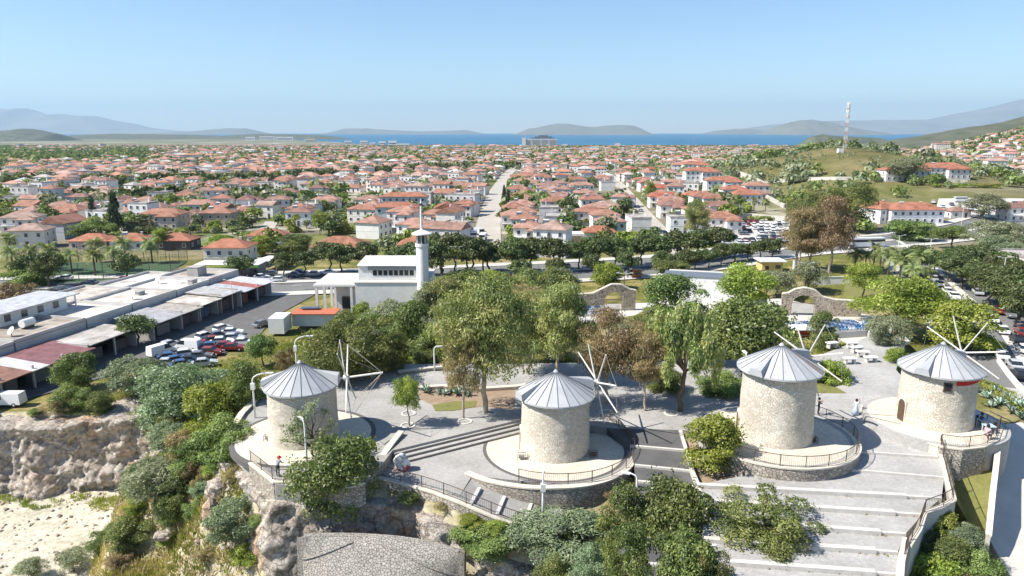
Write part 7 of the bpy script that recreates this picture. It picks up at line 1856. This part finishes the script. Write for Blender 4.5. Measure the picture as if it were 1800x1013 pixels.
Qr = (baser + np.array([(0, 1, 5, 4), (2, 3, 4, 5), (1, 2, 5, 5), (3, 0, 4, 4)])[None]).reshape(-1, 4)
def tinted(name, V, Q, tint, per, material, label, cat):
    """per-house colour in a point attribute; triangles are given as quads with a doubled corner"""
    me = bpy.data.meshes.new(name)
    f = [tuple(q) if q[2] != q[3] else tuple(q[:3]) for q in Q.tolist()]
    me.from_pydata(V.tolist(), [], f); me.materials.append(material)
    at_ = me.attributes.new('tint', 'FLOAT_COLOR', 'POINT'); at_.data.foreach_set('color', np.repeat(np.concatenate([tint, np.ones((len(tint), 1))], 1), per, 0).astype(np.float32).ravel())
    o = new_obj(name, me); tag(o, label, cat, kind='stuff'); return o
def tintmat(name, kind):
    m, n_, l_, b = mat(name); a_ = n_.new('ShaderNodeAttribute'); a_.attribute_name = 'tint'; co = _coord(n_, l_, 'World')
    t_ = _noise(n_, l_, co, .35 if kind == 'roof' else .25, 4); c_ = _mix(n_, l_, 1.0, a_.outputs['Color'], _ramp(n_, l_, t_.outputs[0], [(.3, (.72, .70, .68)), (.7, (1.15, 1.12, 1.1))]), 'MULTIPLY')
    if kind == 'wall':
        br = n_.new('ShaderNodeTexBrick'); br.inputs['Scale'].default_value = 1.0; br.offset = 0
        sx = n_.new('ShaderNodeSeparateXYZ'); l_.new(co, sx.inputs[0]); ad = n_.new('ShaderNodeMath'); ad.operation = 'ADD'; l_.new(sx.outputs[0], ad.inputs[0]); l_.new(sx.outputs[1], ad.inputs[1])
        cb_ = n_.new('ShaderNodeCombineXYZ'); l_.new(ad.outputs[0], cb_.inputs[0]); l_.new(sx.outputs[2], cb_.inputs[1]); l_.new(cb_.outputs[0], br.inputs['Vector'])
        br.inputs['Brick Width'].default_value = 2.6; br.inputs['Row Height'].default_value = 2.9; br.inputs['Mortar Size'].default_value = .75; br.inputs['Mortar Smooth'].default_value = .05; br.inputs['Color1'].default_value = (0.35, 0.35, 0.35, 1); br.inputs['Color2'].default_value = (.22, .22, .22, 1); br.inputs['Mortar'].default_value = (1, 1, 1, 1)
        c_ = _mix(n_, l_, 1.0, c_, br.outputs[0], 'MULTIPLY')
    l_.new(c_, b.inputs['Base Color']); b.inputs['Roughness'].default_value = .9; b.inputs['Specular IOR Level'].default_value = .15; return m
WT = np.array(WALLC)[r_.randint(0, len(WALLC), n)] * r_.uniform(.85, 1.05, (n, 1)); RT = np.array(ROOFC)[r_.randint(0, len(ROOFC), n)] * r_.uniform(.75, 1.1, (n, 1))
grey = r_.rand(n) < .16; RT[grey] = np.array([.42, .40, .38]) * r_.uniform(.7, 1.4, (grey.sum(), 1))
keep = hy < 3850
tinted('distant_house_walls', Vw, Qw, WT, 8, tintmat('far_house_wall', 'wall'), 'walls of the many small houses filling the far plain', 'houses')
tinted('distant_house_roofs', Vr, Qr, RT, 6, tintmat('far_house_roof', 'roof'), 'red tiled roofs of the many houses filling the far plain', 'houses')
# trees of the town: the nearest as individuals
r_ = np.random.RandomState(21); TX = []; TY = []
ty = r_.uniform(0, 1, 60000) ** 1.0; ty = np.sqrt(ty * (3440. ** 2 - 228 ** 2) + 228 ** 2); tx = r_.uniform(-1, 1, 60000) * (ty * .745 + 10)
far_ok = r_.rand(60000) < np.where(ty < 900, .22, .28) + .4 * (fbm(tx / 90, ty / 90, 55) > .54)
okr = linedist(tx, ty, MAIN) > 17
for rd, q in pts_roads[1:]: okr &= linedist(tx, ty, rd) > q * .75
for ux, uy, ur in USED: okr &= np.hypot(tx - ux, ty - uy) > ur * .95
okr &= ~((tx / ty > .27) & (tx / ty < .40) & (ty < 330)); okr &= ~((tx / ty > .32) & (ty < 620) & (r_.rand(60000) < .93)); okr &= ~((tx / ty < -.25) & (ty < 236))
allh = np.concatenate([ind, mass[:2500]])
sel = np.where(far_ok & okr)[0]; sel = sel[np.argsort(ty[sel])]
keep_t = []
hxs, hys = allh[:, 0], allh[:, 1]
for i in sel:
    if ty[i] < 900:
        if np.min((hxs - tx[i]) ** 2 + (hys - ty[i]) ** 2) < 46: continue
    keep_t.append(i)
keep_t = np.array(keep_t)
# extra young density close by, where gardens show
gy_ = np.sqrt(r_.rand(700) * (430. ** 2 - 235 ** 2) + 235 ** 2); gx_ = r_.uniform(-1, 1, 700) * (gy_ * .745 + 10)
gk = linedist(gx_, gy_, MAIN) > 18
for rd, q in pts_roads[1:]: gk &= linedist(gx_, gy_, rd) > q * .75
for ux, uy, ur in USED: gk &= np.hypot(gx_ - ux, gy_ - uy) > ur * .9
gk &= ~((gx_ / gy_ > .26) & (gx_ / gy_ < .40) & (gy_ < 330)); gk &= ~(gx_ / gy_ > .33); gk &= ~((gx_ / gy_ < -.22) & (gy_ < 275))
gi = [i for i in np.where(gk)[0] if np.min((hxs - gx_[i]) ** 2 + (hys - gy_[i]) ** 2) > 40]
ax_ = np.concatenate([gx_[gi], tx[keep_t]]); ay_ = np.concatenate([gy_[gi], ty[keep_t]])
o_ = np.argsort(ay_); ax_, ay_ = ax_[o_], ay_[o_]
# belts of pines across the plain
bx, by_ = [], []
for b_ in BELT:
    Lb = sum((q - p).length for p, q in zip(b_[:-1], b_[1:]))
    for k in range(int(Lb / 3.4)):
        q, tt = along(b_, rng.uniform(0, Lb)); bx.append(q.x + rng.gauss(0, 5.5)); by_.append(q.y + rng.gauss(0, 5.5))
TREE = {}
NT = 250
az_ = gh(ax_, ay_)
for i in range(min(NT, len(ax_))):
    k = rng.choice(['tbush', 'tbush', 'tolive', 'tolive', 'tpine', 'thedge']); s_ = rng.uniform(3.6, 9)
    t = plant(k + str(rng.randrange(3)), (ax_[i], ay_[i], az_[i]), s_, s_ * rng.uniform(.75, 1.1))
    px_ = proj(t.location)[0]; zone = 'far left' if px_ < 250 else 'left of the lane' if px_ < 460 else 'left of the unpaved street' if px_ < 850 else 'between the two streets' if px_ < 1110 else 'right of the side street'
    TREE.setdefault(({'tbush': 'green garden tree', 'tolive': 'grey-green olive tree', 'tpine': 'dark garden pine', 'thedge': 'yellow-green garden shrub'}[k] + ' among the houses, ' + zone), []).append(t)
for k, v in TREE.items(): number(v, k, 'garden trees of the town')
def tree_mass(name, X_, Y_, sizes, material, label, nl, lsz, seed, flat=.8):
    r_ = np.random.RandomState(seed); n = len(X_); Z_ = gh(X_, Y_); m_ = n * nl
    d = r_.normal(size=(m_, 3)); d /= np.linalg.norm(d, axis=1)[:, None]; d[:, 2] = np.abs(d[:, 2]) * 1.3 - .35
    S = np.repeat(sizes, nl)[:, None]; cl = r_.normal(size=(m_, 3)) * .12
    p = np.repeat(np.column_stack([X_, Y_, Z_ + sizes * .55 * flat]), nl, 0) + (d * .5 + cl) * S * np.array([1, 1, flat])
    nn = d + r_.normal(size=(m_, 3)) * .5; nn /= np.linalg.norm(nn, axis=1)[:, None]
    t_ = r_.normal(size=(m_, 3)); t_ -= nn * (t_ * nn).sum(1)[:, None]; t_ /= np.linalg.norm(t_, axis=1)[:, None]; b_ = np.cross(nn, t_)
    s_ = S * lsz * (.6 + .8 * r_.rand(m_, 1)); V = np.stack([p - t_ * s_, p + b_ * s_ * .7, p + t_ * s_, p - b_ * s_ * .7], 1).reshape(-1, 3)
    T = np.clip(.5 + (r_.rand(m_) - .5) + np.repeat(r_.rand(n) - .5, nl) * .7, 0, 1)
    o = new_obj(name, quads_mesh(name, V, np.arange(4 * m_).reshape(-1, 4), material, False, attr=T)); tag(o, label, 'trees', kind='stuff')
rest = slice(NT, None); fx, fy = ax_[rest], ay_[rest]; near = fy < 1000; kk = np.random.RandomState(4).rand(len(fx))
rs = np.random.RandomState(31)
tree_mass('distant_trees', fx[near & (kk < .6)], fy[near & (kk < .6)], rs.uniform(4.5, 10, (near & (kk < .6)).sum()), M['bush'], 'green garden trees scattered among the middle distance houses', 60, .17, 1)
tree_mass('distant_olives', fx[near & (kk >= .6)], fy[near & (kk >= .6)], rs.uniform(4.5, 9.5, (near & (kk >= .6)).sum()), M['olive'], 'grey green trees scattered among the middle distance houses', 60, .17, 2)
fm = ~near; 
tree_mass('far_trees', fx[fm], fy[fm], rs.uniform(5, 11, fm.sum()), M['bush'], 'countless trees among the far houses of the plain', 14, .34, 3)
tree_mass('pine_belt', np.array(bx), np.array(by_), rs.uniform(7, 11, len(bx)), M['pine'], 'dark belt of pines across the left of the plain', 90, .15, 5)
# shrubs and trees on the mast hill
r_ = np.random.RandomState(77); sx_ = r_.normal(HILL2[0], 95, 2600); sy_ = r_.normal(HILL2[1] + 10, 150, 2600)
g = np.exp(-(((sx_ - HILL2[0] - .12 * (sy_ - 600)) / 92) ** 2 + ((sy_ - HILL2[1]) / 150) ** 2) * .8)
kk = (g > .12) & ((fbm(sx_ / 40, sy_ / 40, 14) > .50) | (sx_ < HILL2[0] - 55) | (sy_ > 640) & (r_.rand(2600) < .6)) & (sy_ > 385) & ((r_.rand(2600) < .75) | (sy_ > 620))
for ux, uy, ur in USED: kk &= np.hypot(sx_ - ux, sy_ - uy) > ur
kk &= linedist(sx_, sy_, [Vector((170, 440)), Vector((330, 520))]) > 4
tree_mass('hill_shrubs', sx_[kk], sy_[kk], np.where(r_.rand(kk.sum()) < .28, r_.uniform(5, 9, kk.sum()), r_.uniform(1.3, 3.2, kk.sum())), M['olive'], 'olive green scrub covering the mast hill', 60, .17, 6)
r_ = np.random.RandomState(78); sx_ = r_.uniform(95, 330, 520); sy_ = r_.uniform(265, 480, 520); rr = sx_ / sy_
kk = (rr > .38) & (rr < .76) & (linedist(sx_, sy_, MAIN) > 18) & (fbm(sx_ / 25, sy_ / 25, 15) > .53)
for ux, uy, ur in USED: kk &= np.hypot(sx_ - ux, sy_ - uy) > ur * 1.1
kk &= ~((rr > .55) & (rr < .72) & (sy_ > 325) & (sy_ < 400))
tree_mass('roadside_trees', sx_[kk], sy_[kk], r_.uniform(3, 7.5, kk.sum()), M['bush'], 'green trees and scrub right of the public building', 110, .13, 7)

r_ = np.random.RandomState(79); sx_ = r_.uniform(120, 380, 1500); sy_ = r_.uniform(400, 760, 1500)
g = np.exp(-(((sx_ - HILL2[0] - .12 * (sy_ - 600)) / 92) ** 2 + ((sy_ - HILL2[1]) / 150) ** 2) * .8); kk = (g > .2) & (fbm(sx_ / 30, sy_ / 30, 19) > .42)
for ux, uy, ur in USED: kk &= np.hypot(sx_ - ux, sy_ - uy) > ur
tree_mass('hill_scrub', sx_[kk], sy_[kk], r_.uniform(.8, 2.6, kk.sum()), M['olive'], 'low dry scrub dotting the mast hill', 26, .22, 9)
sx_ = HILL2[0] + r_.uniform(-75, 70, 60); sy_ = HILL2[1] + 30 + r_.uniform(-20, 40, 60)
tree_mass('hilltop_trees', sx_, sy_, r_.uniform(4, 8, 60), M['bush'], 'dark green trees along the top of the mast hill', 110, .14, 10)
# walls below the mast hill
for pts, h, lab in ((((1345, 322), (1400, 318), (1470, 317), (1560, 318), (1700, 322)), 2.2, 'long grey retaining wall along the foot of the mast hill'), (((1292, 308), (1318, 318), (1345, 332)), 4, 'tall pale concrete wall beside the white blocks'),
                    (((1330, 340), (1352, 352), (1378, 366)), 2.2, 'pale garden wall running down to the car park'), (((1262, 392), (1320, 384), (1380, 390)), 2.4, 'pale wall at the back of the open car park')):
    P = [gpx(*q) for q in pts]; P = [Vector((p.x, p.y, p.z + h)) for p in P]; wall_thing(lab, P, .6, h + 2.5, M['palecon'])
# sports fence
p_ = [gpx(x, y) for x, y in ((95, 497), (225, 489), (300, 475), (330, 458), (60, 461))]
t = thing('sports_fence', 'tall wire mesh fence round the sports pitch', 'fence', p_[0])
for a_, b_ in zip(p_, p_[1:] + p_[:1]):
    n = max(1, int((b_ - a_).length / 6))
    for k in range(n):
        q = a_.lerp(b_, k / n) - p_[0]; mb = MB(); mb.tube([q, q + Vector((0, 0, 5))], .09, 5); mb.obj('post', M['iron'], t)
    mb = MB(); m_ = int((b_ - a_).length / .9)
    for k in range(m_): q = a_.lerp(b_, k / m_) - p_[0]; mb.tube([q, q + Vector((0, 0, 5))], .022, 3, False)
    for z_ in np.arange(.5, 5.1, .75): mb.tube([a_ - p_[0] + Vector((0, 0, z_)), b_ - p_[0] + Vector((0, 0, z_))], .022, 3, False)
    o = mb.obj('wire_mesh', M['iron'], t); o['kind'] = 'stuff'
# ------------------------------------------------------------------ street furniture of the court
def curved_lamp(label, px, py, z, h, ang, box=True, reach=1.3):
    t = thing('street_lamp', label, 'lamp', at(px, py, z) if z is not None else gpx(px, py)); c_, s_ = math.cos(ang), math.sin(ang)
    mb = MB(); pts = [(0, 0, -.1), (0, 0, h * .5), (0, 0, h * .86)] + [(c_ * reach * (1 - math.cos(a)), s_ * reach * (1 - math.cos(a)), h * .86 + h * .14 * math.sin(a)) for a in (R(25), R(50), R(75), R(90))]
    mb.tube(pts, [.1, .09, .075, .065, .06, .055, .05], 8); mb.obj('pole', M['whitemetal'], t, True)
    mb = MB(); mb.box((c_ * (reach + .35), s_ * (reach + .35), h - .02), (.75, .26, .13), ang); mb.obj('lamp_head', M['whitemetal'], t)
    if box: mb = MB(); mb.box((0, -.02, h * .72), (.38, .34, .62)); mb.obj('control_box', M['whitemetal'], t)
    return t
curved_lamp('curved white lamp post at the left of the leftmost mill', 449, 735, .78, 4.6, R(8))
curved_lamp('curved white lamp post behind the leftmost mill', 523, 665, .6, 5.0, R(8))
curved_lamp('short curved white lamp in front of the leftmost mill', 541, 835, .0, 4.9, R(130), False, .4)
curved_lamp('slim white lamp post with box in front of the second mill', 954, 922, -1.6, 4.4, R(90), True, .2)
curved_lamp('street lamp with lit-up white head right of the second mill', 1118, 888, -1.2, 2.7, R(160), False, .6)
curved_lamp('curved lamp arm at the bottom edge', 1214, 1040, -2.6, 3.2, R(20), False, 1.1)
curved_lamp('thin lamp post at the end of the court wall', 764, 655, .6, 3.2, R(10), False, .3)
curved_lamp('lamp post with white box left of the third mill', 1303, 752, .78, 7.4, R(90), True, .2)
for x, y, h, lab in ((803, 490, 9, 'twin armed street lamp right of the mosque'), (1206, 462, 10, 'tall street lamp left of the open car park'), (1630, 478, 9, 'street lamp among the boulevard pines'), (1758, 520, 9, 'street lamp arching over the boulevard cars'), (1690, 395, 9, 'tall street lamp behind the public building'), (1575, 470, 9, 'street lamp beside the coach'), (1414, 520, 8, 'dark lamp post before the right theatre arch'), (1096, 545, 8, 'dark lamp post beside the left theatre arch'), (410, 545, 7, 'thin pole among the workshops')):
    p_ = gpx(x, y); t = thing('street_lamp', lab, 'lamp', p_); mb = MB(); mb.tube([(0, 0, 0), (0, 0, h)], [.12, .07], 6); mb.obj('pole', M['iron'] if 'dark' in lab else M['whitemetal'], t)
    mb = MB(); mb.tube([(-1.4, 0, h + .15), (0, 0, h - .1), (1.4, 0, h + .15)], .045, 5); mb.box((-1.5, 0, h + .15), (.6, .22, .1)); mb.box((1.5, 0, h + .15), (.6, .22, .1)); mb.obj('lamp_arms', M['whitemetal'], t)
for x, y, z, s_, lab in ((472, 774, .8, 1, 'small caged floodlight beside the leftmost mill'), (917, 807, 0.02, 1, 'small caged floodlight left of the second mill'), (1043, 803, 0.02, .9, 'dark floodlight box right of the second mill'), (1428, 778, 1.8, 1, 'dark floodlight box right of the third mill')):
    t = thing('floodlight', lab, 'floodlight', at(x, y, z)); mb = MB()
    for a in (-.35, .35):
        for b_ in (-.25, .25): mb.tube([(a, b_, 0), (a, b_, .5)], .025, 4)
        mb.tube([(a, -.25, .5), (a, .25, .5)], .025, 4)
    for b_ in (-.25, .25): mb.tube([(-.35, b_, .5), (.35, b_, .5)], .025, 4); mb.tube([(-.35, b_, .25), (.35, b_, .25)], .02, 4)
    mb.obj('cage', M['iron'], t); mb = MB(); mb.box((0, 0, .26), (.5, .34, .3)); mb.obj('lamp_body', M['iron'] if 'dark' in lab else M['concrete'], t)
# painted rock by the steps
m, n, l, b = mat('painted_rock'); tc = n.new('ShaderNodeTexCoord'); sx = n.new('ShaderNodeSeparateXYZ'); l.new(tc.outputs['Object'], sx.inputs[0]); nz = _noise(n, l, tc.outputs['Object'], 3.5, 5)
ad = n.new('ShaderNodeMath'); ad.operation = 'MULTIPLY_ADD'; l.new(nz.outputs[0], ad.inputs[0]); ad.inputs[1].default_value = .9; l.new(sx.outputs[2], ad.inputs[2])
nz2 = _noise(n, l, tc.outputs['Object'], 2.2, 6); base = _ramp(n, l, nz2.outputs[0], [(.38, (.22, .20, .19)), (.5, (.66, .66, .66)), (.62, (.74, .74, .74))])
l.new(_mix(n, l, _ramp(n, l, ad.outputs[0], [(.12, (0, 0, 0)), (.34, (1, 1, 1))]), (.55, .045, .04), base), b.inputs['Base Color']); b.inputs['Roughness'].default_value = .7
o = boulder('painted_rock', at(707, 826, 0) + Vector((0, 0, .55)), (.66, .52, 1.05), 31, m, chop=.4); o.rotation_euler = (R(8), R(-14), R(30)); tag(o, 'upright rock painted white and red beside the court steps', 'rock')
# pale slabs, bust, tables
T_ = []
for x, y in ((1497, 612), (1505, 620), (1516, 628), (1530, 638), (1493, 640), (1462, 612)):
    t = thing('stone_table', None, 'table', gpx(x, y), R(rng.uniform(-20, 20))); t.location.z = at(x, y, 1.45).z; t.location = at(x, y, 1.45)
    part('top', (0, 0, .72), (1.5, .8, .12), M['white']); part('leg', (-.5, 0, .34), (.18, .6, .68), M['palecon']); part('leg', (.5, 0, .34), (.18, .6, .68), M['palecon']); T_.append(t)
number(T_, 'white slab table on the court behind the mills', 'slab tables on the right court')
o = boulder('carved_stone', at(1490, 666, 1.4) + Vector((0, 0, .35)), (.45, .45, .55), 8, M['concrete']); tag(o, 'grey carved stone on the lawn between the right mills', 'stone')
t = thing('food_stall', 'red and white stall under a pale umbrella behind the third mill', 'stall', at(1398, 600, -2.5)); o = part('counter', (0, 0, 1), (4, 2, 2.2), M['flat'], color=(.4, .06, .05)); part('awning', (1, -.6, 2.3), (5, 3, .15), M['white']); part('shelf', (0, -1.05, 1.2), (3.6, .15, .1), M['concrete'])
for x, y, lab in ((1712, 742, 'pale blue table beside the rightmost mill, rear one'), (1727, 752, 'pale blue table beside the rightmost mill, middle one'), (1737, 762, 'pale blue table beside the rightmost mill, front one')):
    t = thing('cafe_table', lab, 'table', at(x, y, 2.2)); o = part('top', (0, 0, .74), (.85, .85, .05), M['flat'], color=(.42, .56, .72))
    for a in (-.34, .34):
        for b_ in (-.34, .34): part('leg', (a, b_, .36), (.05, .05, .72), M['whitemetal'])
C_ = []
for x, y, a in ((1720, 748, .5), (1733, 758, 2.2), (1744, 758, 3.3), (1729, 746, 4.2)):
    t = thing('cafe_chair', None, 'chair', at(x, y, 2.2), a); part('seat', (0, 0, .44), (.42, .42, .05), M['iron']); part('backrest', (0, .2, .72), (.42, .04, .45), M['iron'])
    for q in (-.18, .18):
        for b_ in (-.18, .18): part('leg', (q, b_, .21), (.035, .035, .42), M['iron'])
    C_.append(t)
number(C_, 'dark chair at the tables by the rightmost mill', 'chairs by the rightmost mill')
# ridge benches of the agave slope fence
P = [gpx(x, y) for x, y in ((1752, 640), (1770, 665), (1790, 690), (1815, 720))]
t = thing('slat_fence', 'pale slatted fence between the agave slope and the boulevard', 'fence', P[0])
Lf = sum((b_ - a).length for a, b_ in zip(P[:-1], P[1:])); mb = MB(); mb.box((0, 0, .75), (.09, .14, 1.5)); sme = mb.me('slat', M['spar'])
k = 0.0
while k < Lf:
    s_ = k
    for a, b_ in zip(P[:-1], P[1:]):
        q = (b_ - a).length
        if s_ <= q: pp = a.lerp(b_, s_ / q); break
        s_ -= q
    o = new_obj('slat', sme, t); o.location = pp - P[0]; k += .28
# ------------------------------------------------------------------ people
SKIN = pm('skin', (.50, .31, .22), (.46, .28, .20), 6, .6); HAIR = pm('dark_hair', (.02, .015, .012), None, 8, .7)
def person(label, loc, rz, joints, colors, hat=None, skirt=False, scale=1.0):
    """joints: dict of 3-D points; one skinned body, clothes by face"""
    t = thing('person', label, 'person', loc, rz); J = joints
    names = list(J); V = [Vector(J[k]) for k in names]; ix = {k: i for i, k in enumerate(names)}
    E = [('pelvis', 'waist'), ('waist', 'chest'), ('chest', 'neck'), ('neck', 'chin'), ('chin', 'head'), ('chest', 'lsh'), ('chest', 'rsh'), ('lsh', 'lel'), ('rsh', 'rel'), ('lel', 'lwr'), ('rel', 'rwr'), ('lwr', 'lha'), ('rwr', 'rha'),
         ('pelvis', 'lhip'), ('pelvis', 'rhip'), ('lhip', 'lkn'), ('rhip', 'rkn'), ('lkn', 'lan'), ('rkn', 'ran'), ('lan', 'lto'), ('ran', 'rto')]
    rad = dict(pelvis=(.15, .12), waist=(.135, .1), chest=(.165, .115), neck=(.055, .055), chin=(.085, .09), head=(.1, .11), lsh=(.075, .075), rsh=(.075, .075), lel=(.05, .05), rel=(.05, .05), lwr=(.034, .034), rwr=(.034, .034), lha=(.045, .03), rha=(.045, .03),
               lhip=(.1, .1), rhip=(.1, .1), lkn=(.065, .065), rkn=(.065, .065), lan=(.045, .045), ran=(.045, .045), lto=(.045, .035), rto=(.045, .035))
    me = bpy.data.meshes.new('body'); me.from_pydata(V, [(ix[a], ix[b_]) for a, b_ in E], [])
    o = new_obj('body', me, t)
    md = o.modifiers.new('skin', 'SKIN'); 
    for k in names: sv = me.skin_vertices[0].data[ix[k]]; sv.radius = rad[k]; sv.use_root = (k == 'pelvis')
    sb = o.modifiers.new('sub', 'SUBSURF'); sb.levels = 1; sb.render_levels = 1
    dg = bpy.context.evaluated_depsgraph_get(); me2 = bpy.data.meshes.new_from_object(o.evaluated_get(dg)); o.modifiers.clear(); o.data = me2
    me2.materials.clear()
    top, low = colors
    for i, c_ in enumerate((None, top, low, (.03, .03, .03))):
        if i == 0: me2.materials.append(SKIN)
        else: me2.materials.append(pm('cloth', c_, tuple(x * .85 for x in c_), 6, .85))
    wz = (J['pelvis'][2] + J['waist'][2]) / 2
    seg = {k: Vector(J[k]) for k in J}
    for p in me2.polygons:
        c_ = p.center; near_ = min(seg, key=lambda k: (seg[k] - c_).length)
        p.material_index = 0 if near_ in ('neck', 'chin', 'head', 'lwr', 'rwr', 'lha', 'rha') else 3 if near_ in ('lto', 'rto', 'lan', 'ran') and c_.z < .12 else 2 if near_ in ('pelvis', 'lhip', 'rhip', 'lkn', 'rkn', 'lan', 'ran') else 1
        p.use_smooth = True
    hd = Vector(J['head']); mb = MB(); mb.lathe([(.12, -.07), (.135, 0), (.12, .09), (.07, .14), (.01, .155)], 12, hd + Vector((0, .015, 0))); hm = hat or HAIR
    mb.obj('hat' if hat else 'hair', hm, t, True)
    if hat: mb = MB(); mb.lathe([(.12, .0), (.21, -.02), (.21, -.005), (.12, .02)], 14, hd); mb.obj('hat_brim', hat, t)
    for s_ in (-1, 1):      # fingers
        h_ = seg['lha' if s_ < 0 else 'rha']; w0 = seg['lwr' if s_ < 0 else 'rwr']; d = (h_ - w0).normalized(); sd_ = d.orthogonal().normalized(); mb = MB()
        for k in range(4): a = h_ + sd_ * (.018 * (k - 1.5)); mb.tube([a, a + d * (.05 - .006 * abs(k - 1)), a + d * .08 + d.cross(sd_) * .02], [.009, .009, .007], 5)
        a = h_ - d * .03 + sd_ * .04; mb.tube([a, a + sd_ * .025 + d * .035], [.01, .008], 5); mb.obj('fingers', SKIN, o)
    if skirt: mb = MB(); mb.lathe([(.17, J['waist'][2] - .1), (.24, .75), (.33, .2), (.31, .2), (.2, .75)], 16); mb.obj('skirt', me2.materials[2], t, True)
    t.scale = (scale,) * 3; return t
def stand(**kw):
    J = dict(pelvis=(0, 0, .95), waist=(0, 0, 1.1), chest=(0, 0, 1.33), neck=(0, 0, 1.5), chin=(0, -.02, 1.58), head=(0, 0, 1.66), lsh=(-.19, 0, 1.42), rsh=(.19, 0, 1.42), lel=(-.24, .02, 1.14), rel=(.24, .02, 1.14), lwr=(-.25, -.08, .9), rwr=(.25, -.08, .9), lha=(-.25, -.1, .83), rha=(.25, -.1, .83),
             lhip=(-.1, 0, .9), rhip=(.1, 0, .9), lkn=(-.11, -.02, .5), rkn=(.11, -.02, .5), lan=(-.11, .02, .08), ran=(.11, .02, .08), lto=(-.12, -.16, .035), rto=(.12, -.16, .035))
    J.update(kw); return J
photo = dict(lel=(-.25, -.16, 1.2), rel=(.25, -.16, 1.2), lwr=(-.1, -.34, 1.42), rwr=(.1, -.34, 1.42), lha=(-.05, -.38, 1.48), rha=(.05, -.38, 1.48))
person('person in dark clothes holding up a camera between the right mills', at(1438, 729, 1.2), R(80), stand(**photo), ((.03, .03, .035), (.035, .035, .04)))
wave_ = dict(rel=(.36, 0, 1.58), rwr=(.3, 0, 1.82), rha=(.28, 0, 1.9))
person('person in a pale blue dress posing between the right mills', at(1503, 732, 1.35), R(-60), stand(**wave_), ((.55, .62, .70), (.45, .55, .68)), None, True)
lean = dict(chest=(0, -.14, 1.3), neck=(0, -.22, 1.45), chin=(0, -.28, 1.5), head=(0, -.29, 1.58), lsh=(-.19, -.15, 1.38), rsh=(.19, -.15, 1.38), waist=(0, -.05, 1.09), lel=(-.28, -.25, 1.15), rel=(.28, -.25, 1.15), lwr=(-.2, -.42, 1.04), rwr=(.2, -.42, 1.04), lha=(-.18, -.49, 1.03), rha=(.18, -.49, 1.03))
person('person in a red hat leaning at the railing by the leftmost mill', at(489, 838, .8), R(160), stand(**lean), ((.30, .30, .33), (.04, .045, .06)), pm('red_hat', (.5, .04, .035), None, 5, .8))
sit = dict(pelvis=(0, 0, .5), waist=(0, 0, .64), chest=(0, -.04, .9), neck=(0, -.05, 1.07), chin=(0, -.08, 1.14), head=(0, -.07, 1.23), lsh=(-.19, -.04, .99), rsh=(.19, -.04, .99), lel=(-.26, -.14, .76), rel=(.26, -.14, .76), lwr=(-.16, -.36, .76), rwr=(.16, -.36, .76), lha=(-.13, -.43, .76), rha=(.13, -.43, .76),
           lhip=(-.1, -.04, .48), rhip=(.1, -.04, .48), lkn=(-.12, -.45, .48), rkn=(.12, -.45, .48), lan=(-.12, -.45, .08), ran=(.12, -.45, .08), lto=(-.12, -.62, .035), rto=(.12, -.62, .035))
person('person in a pink shirt sitting by the railing of the rightmost mill', at(1733, 775, 2.2), R(120), sit, ((.62, .40, .45), (.05, .05, .06)), scale=1.1)
person('person in dark clothes sitting at a table by the rightmost mill', at(1722, 750, 2.2), R(40), sit, ((.04, .04, .045), (.05, .05, .05)))
# ------------------------------------------------------------------ air
def haze():
    lo, hi = (-60000, -50, -60), (60000, 40000, 1480)
    mb = MB(); mb.box(((lo[0] + hi[0]) / 2, (lo[1] + hi[1]) / 2, (lo[2] + hi[2]) / 2), (hi[0] - lo[0], hi[1] - lo[1], hi[2] - lo[2]))
    m, n, l, b = mat('air_haze'); n.remove(b)
    pv = n.new('ShaderNodeVolumePrincipled'); pv.inputs['Color'].default_value = (.52, .77, 1.0, 1); pv.inputs['Density'].default_value = 3.7e-5
    pv.inputs['Anisotropy'].default_value = .1
    l.new(pv.outputs[0], n['Material Output'].inputs['Volume'])
    o = mb.obj('haze', m); o['kind'] = 'stuff'; o['label'] = 'thin blue haze over the far plain and sea'; o.display_type = 'WIRE'
haze()
print('objects', len(bpy.data.objects))
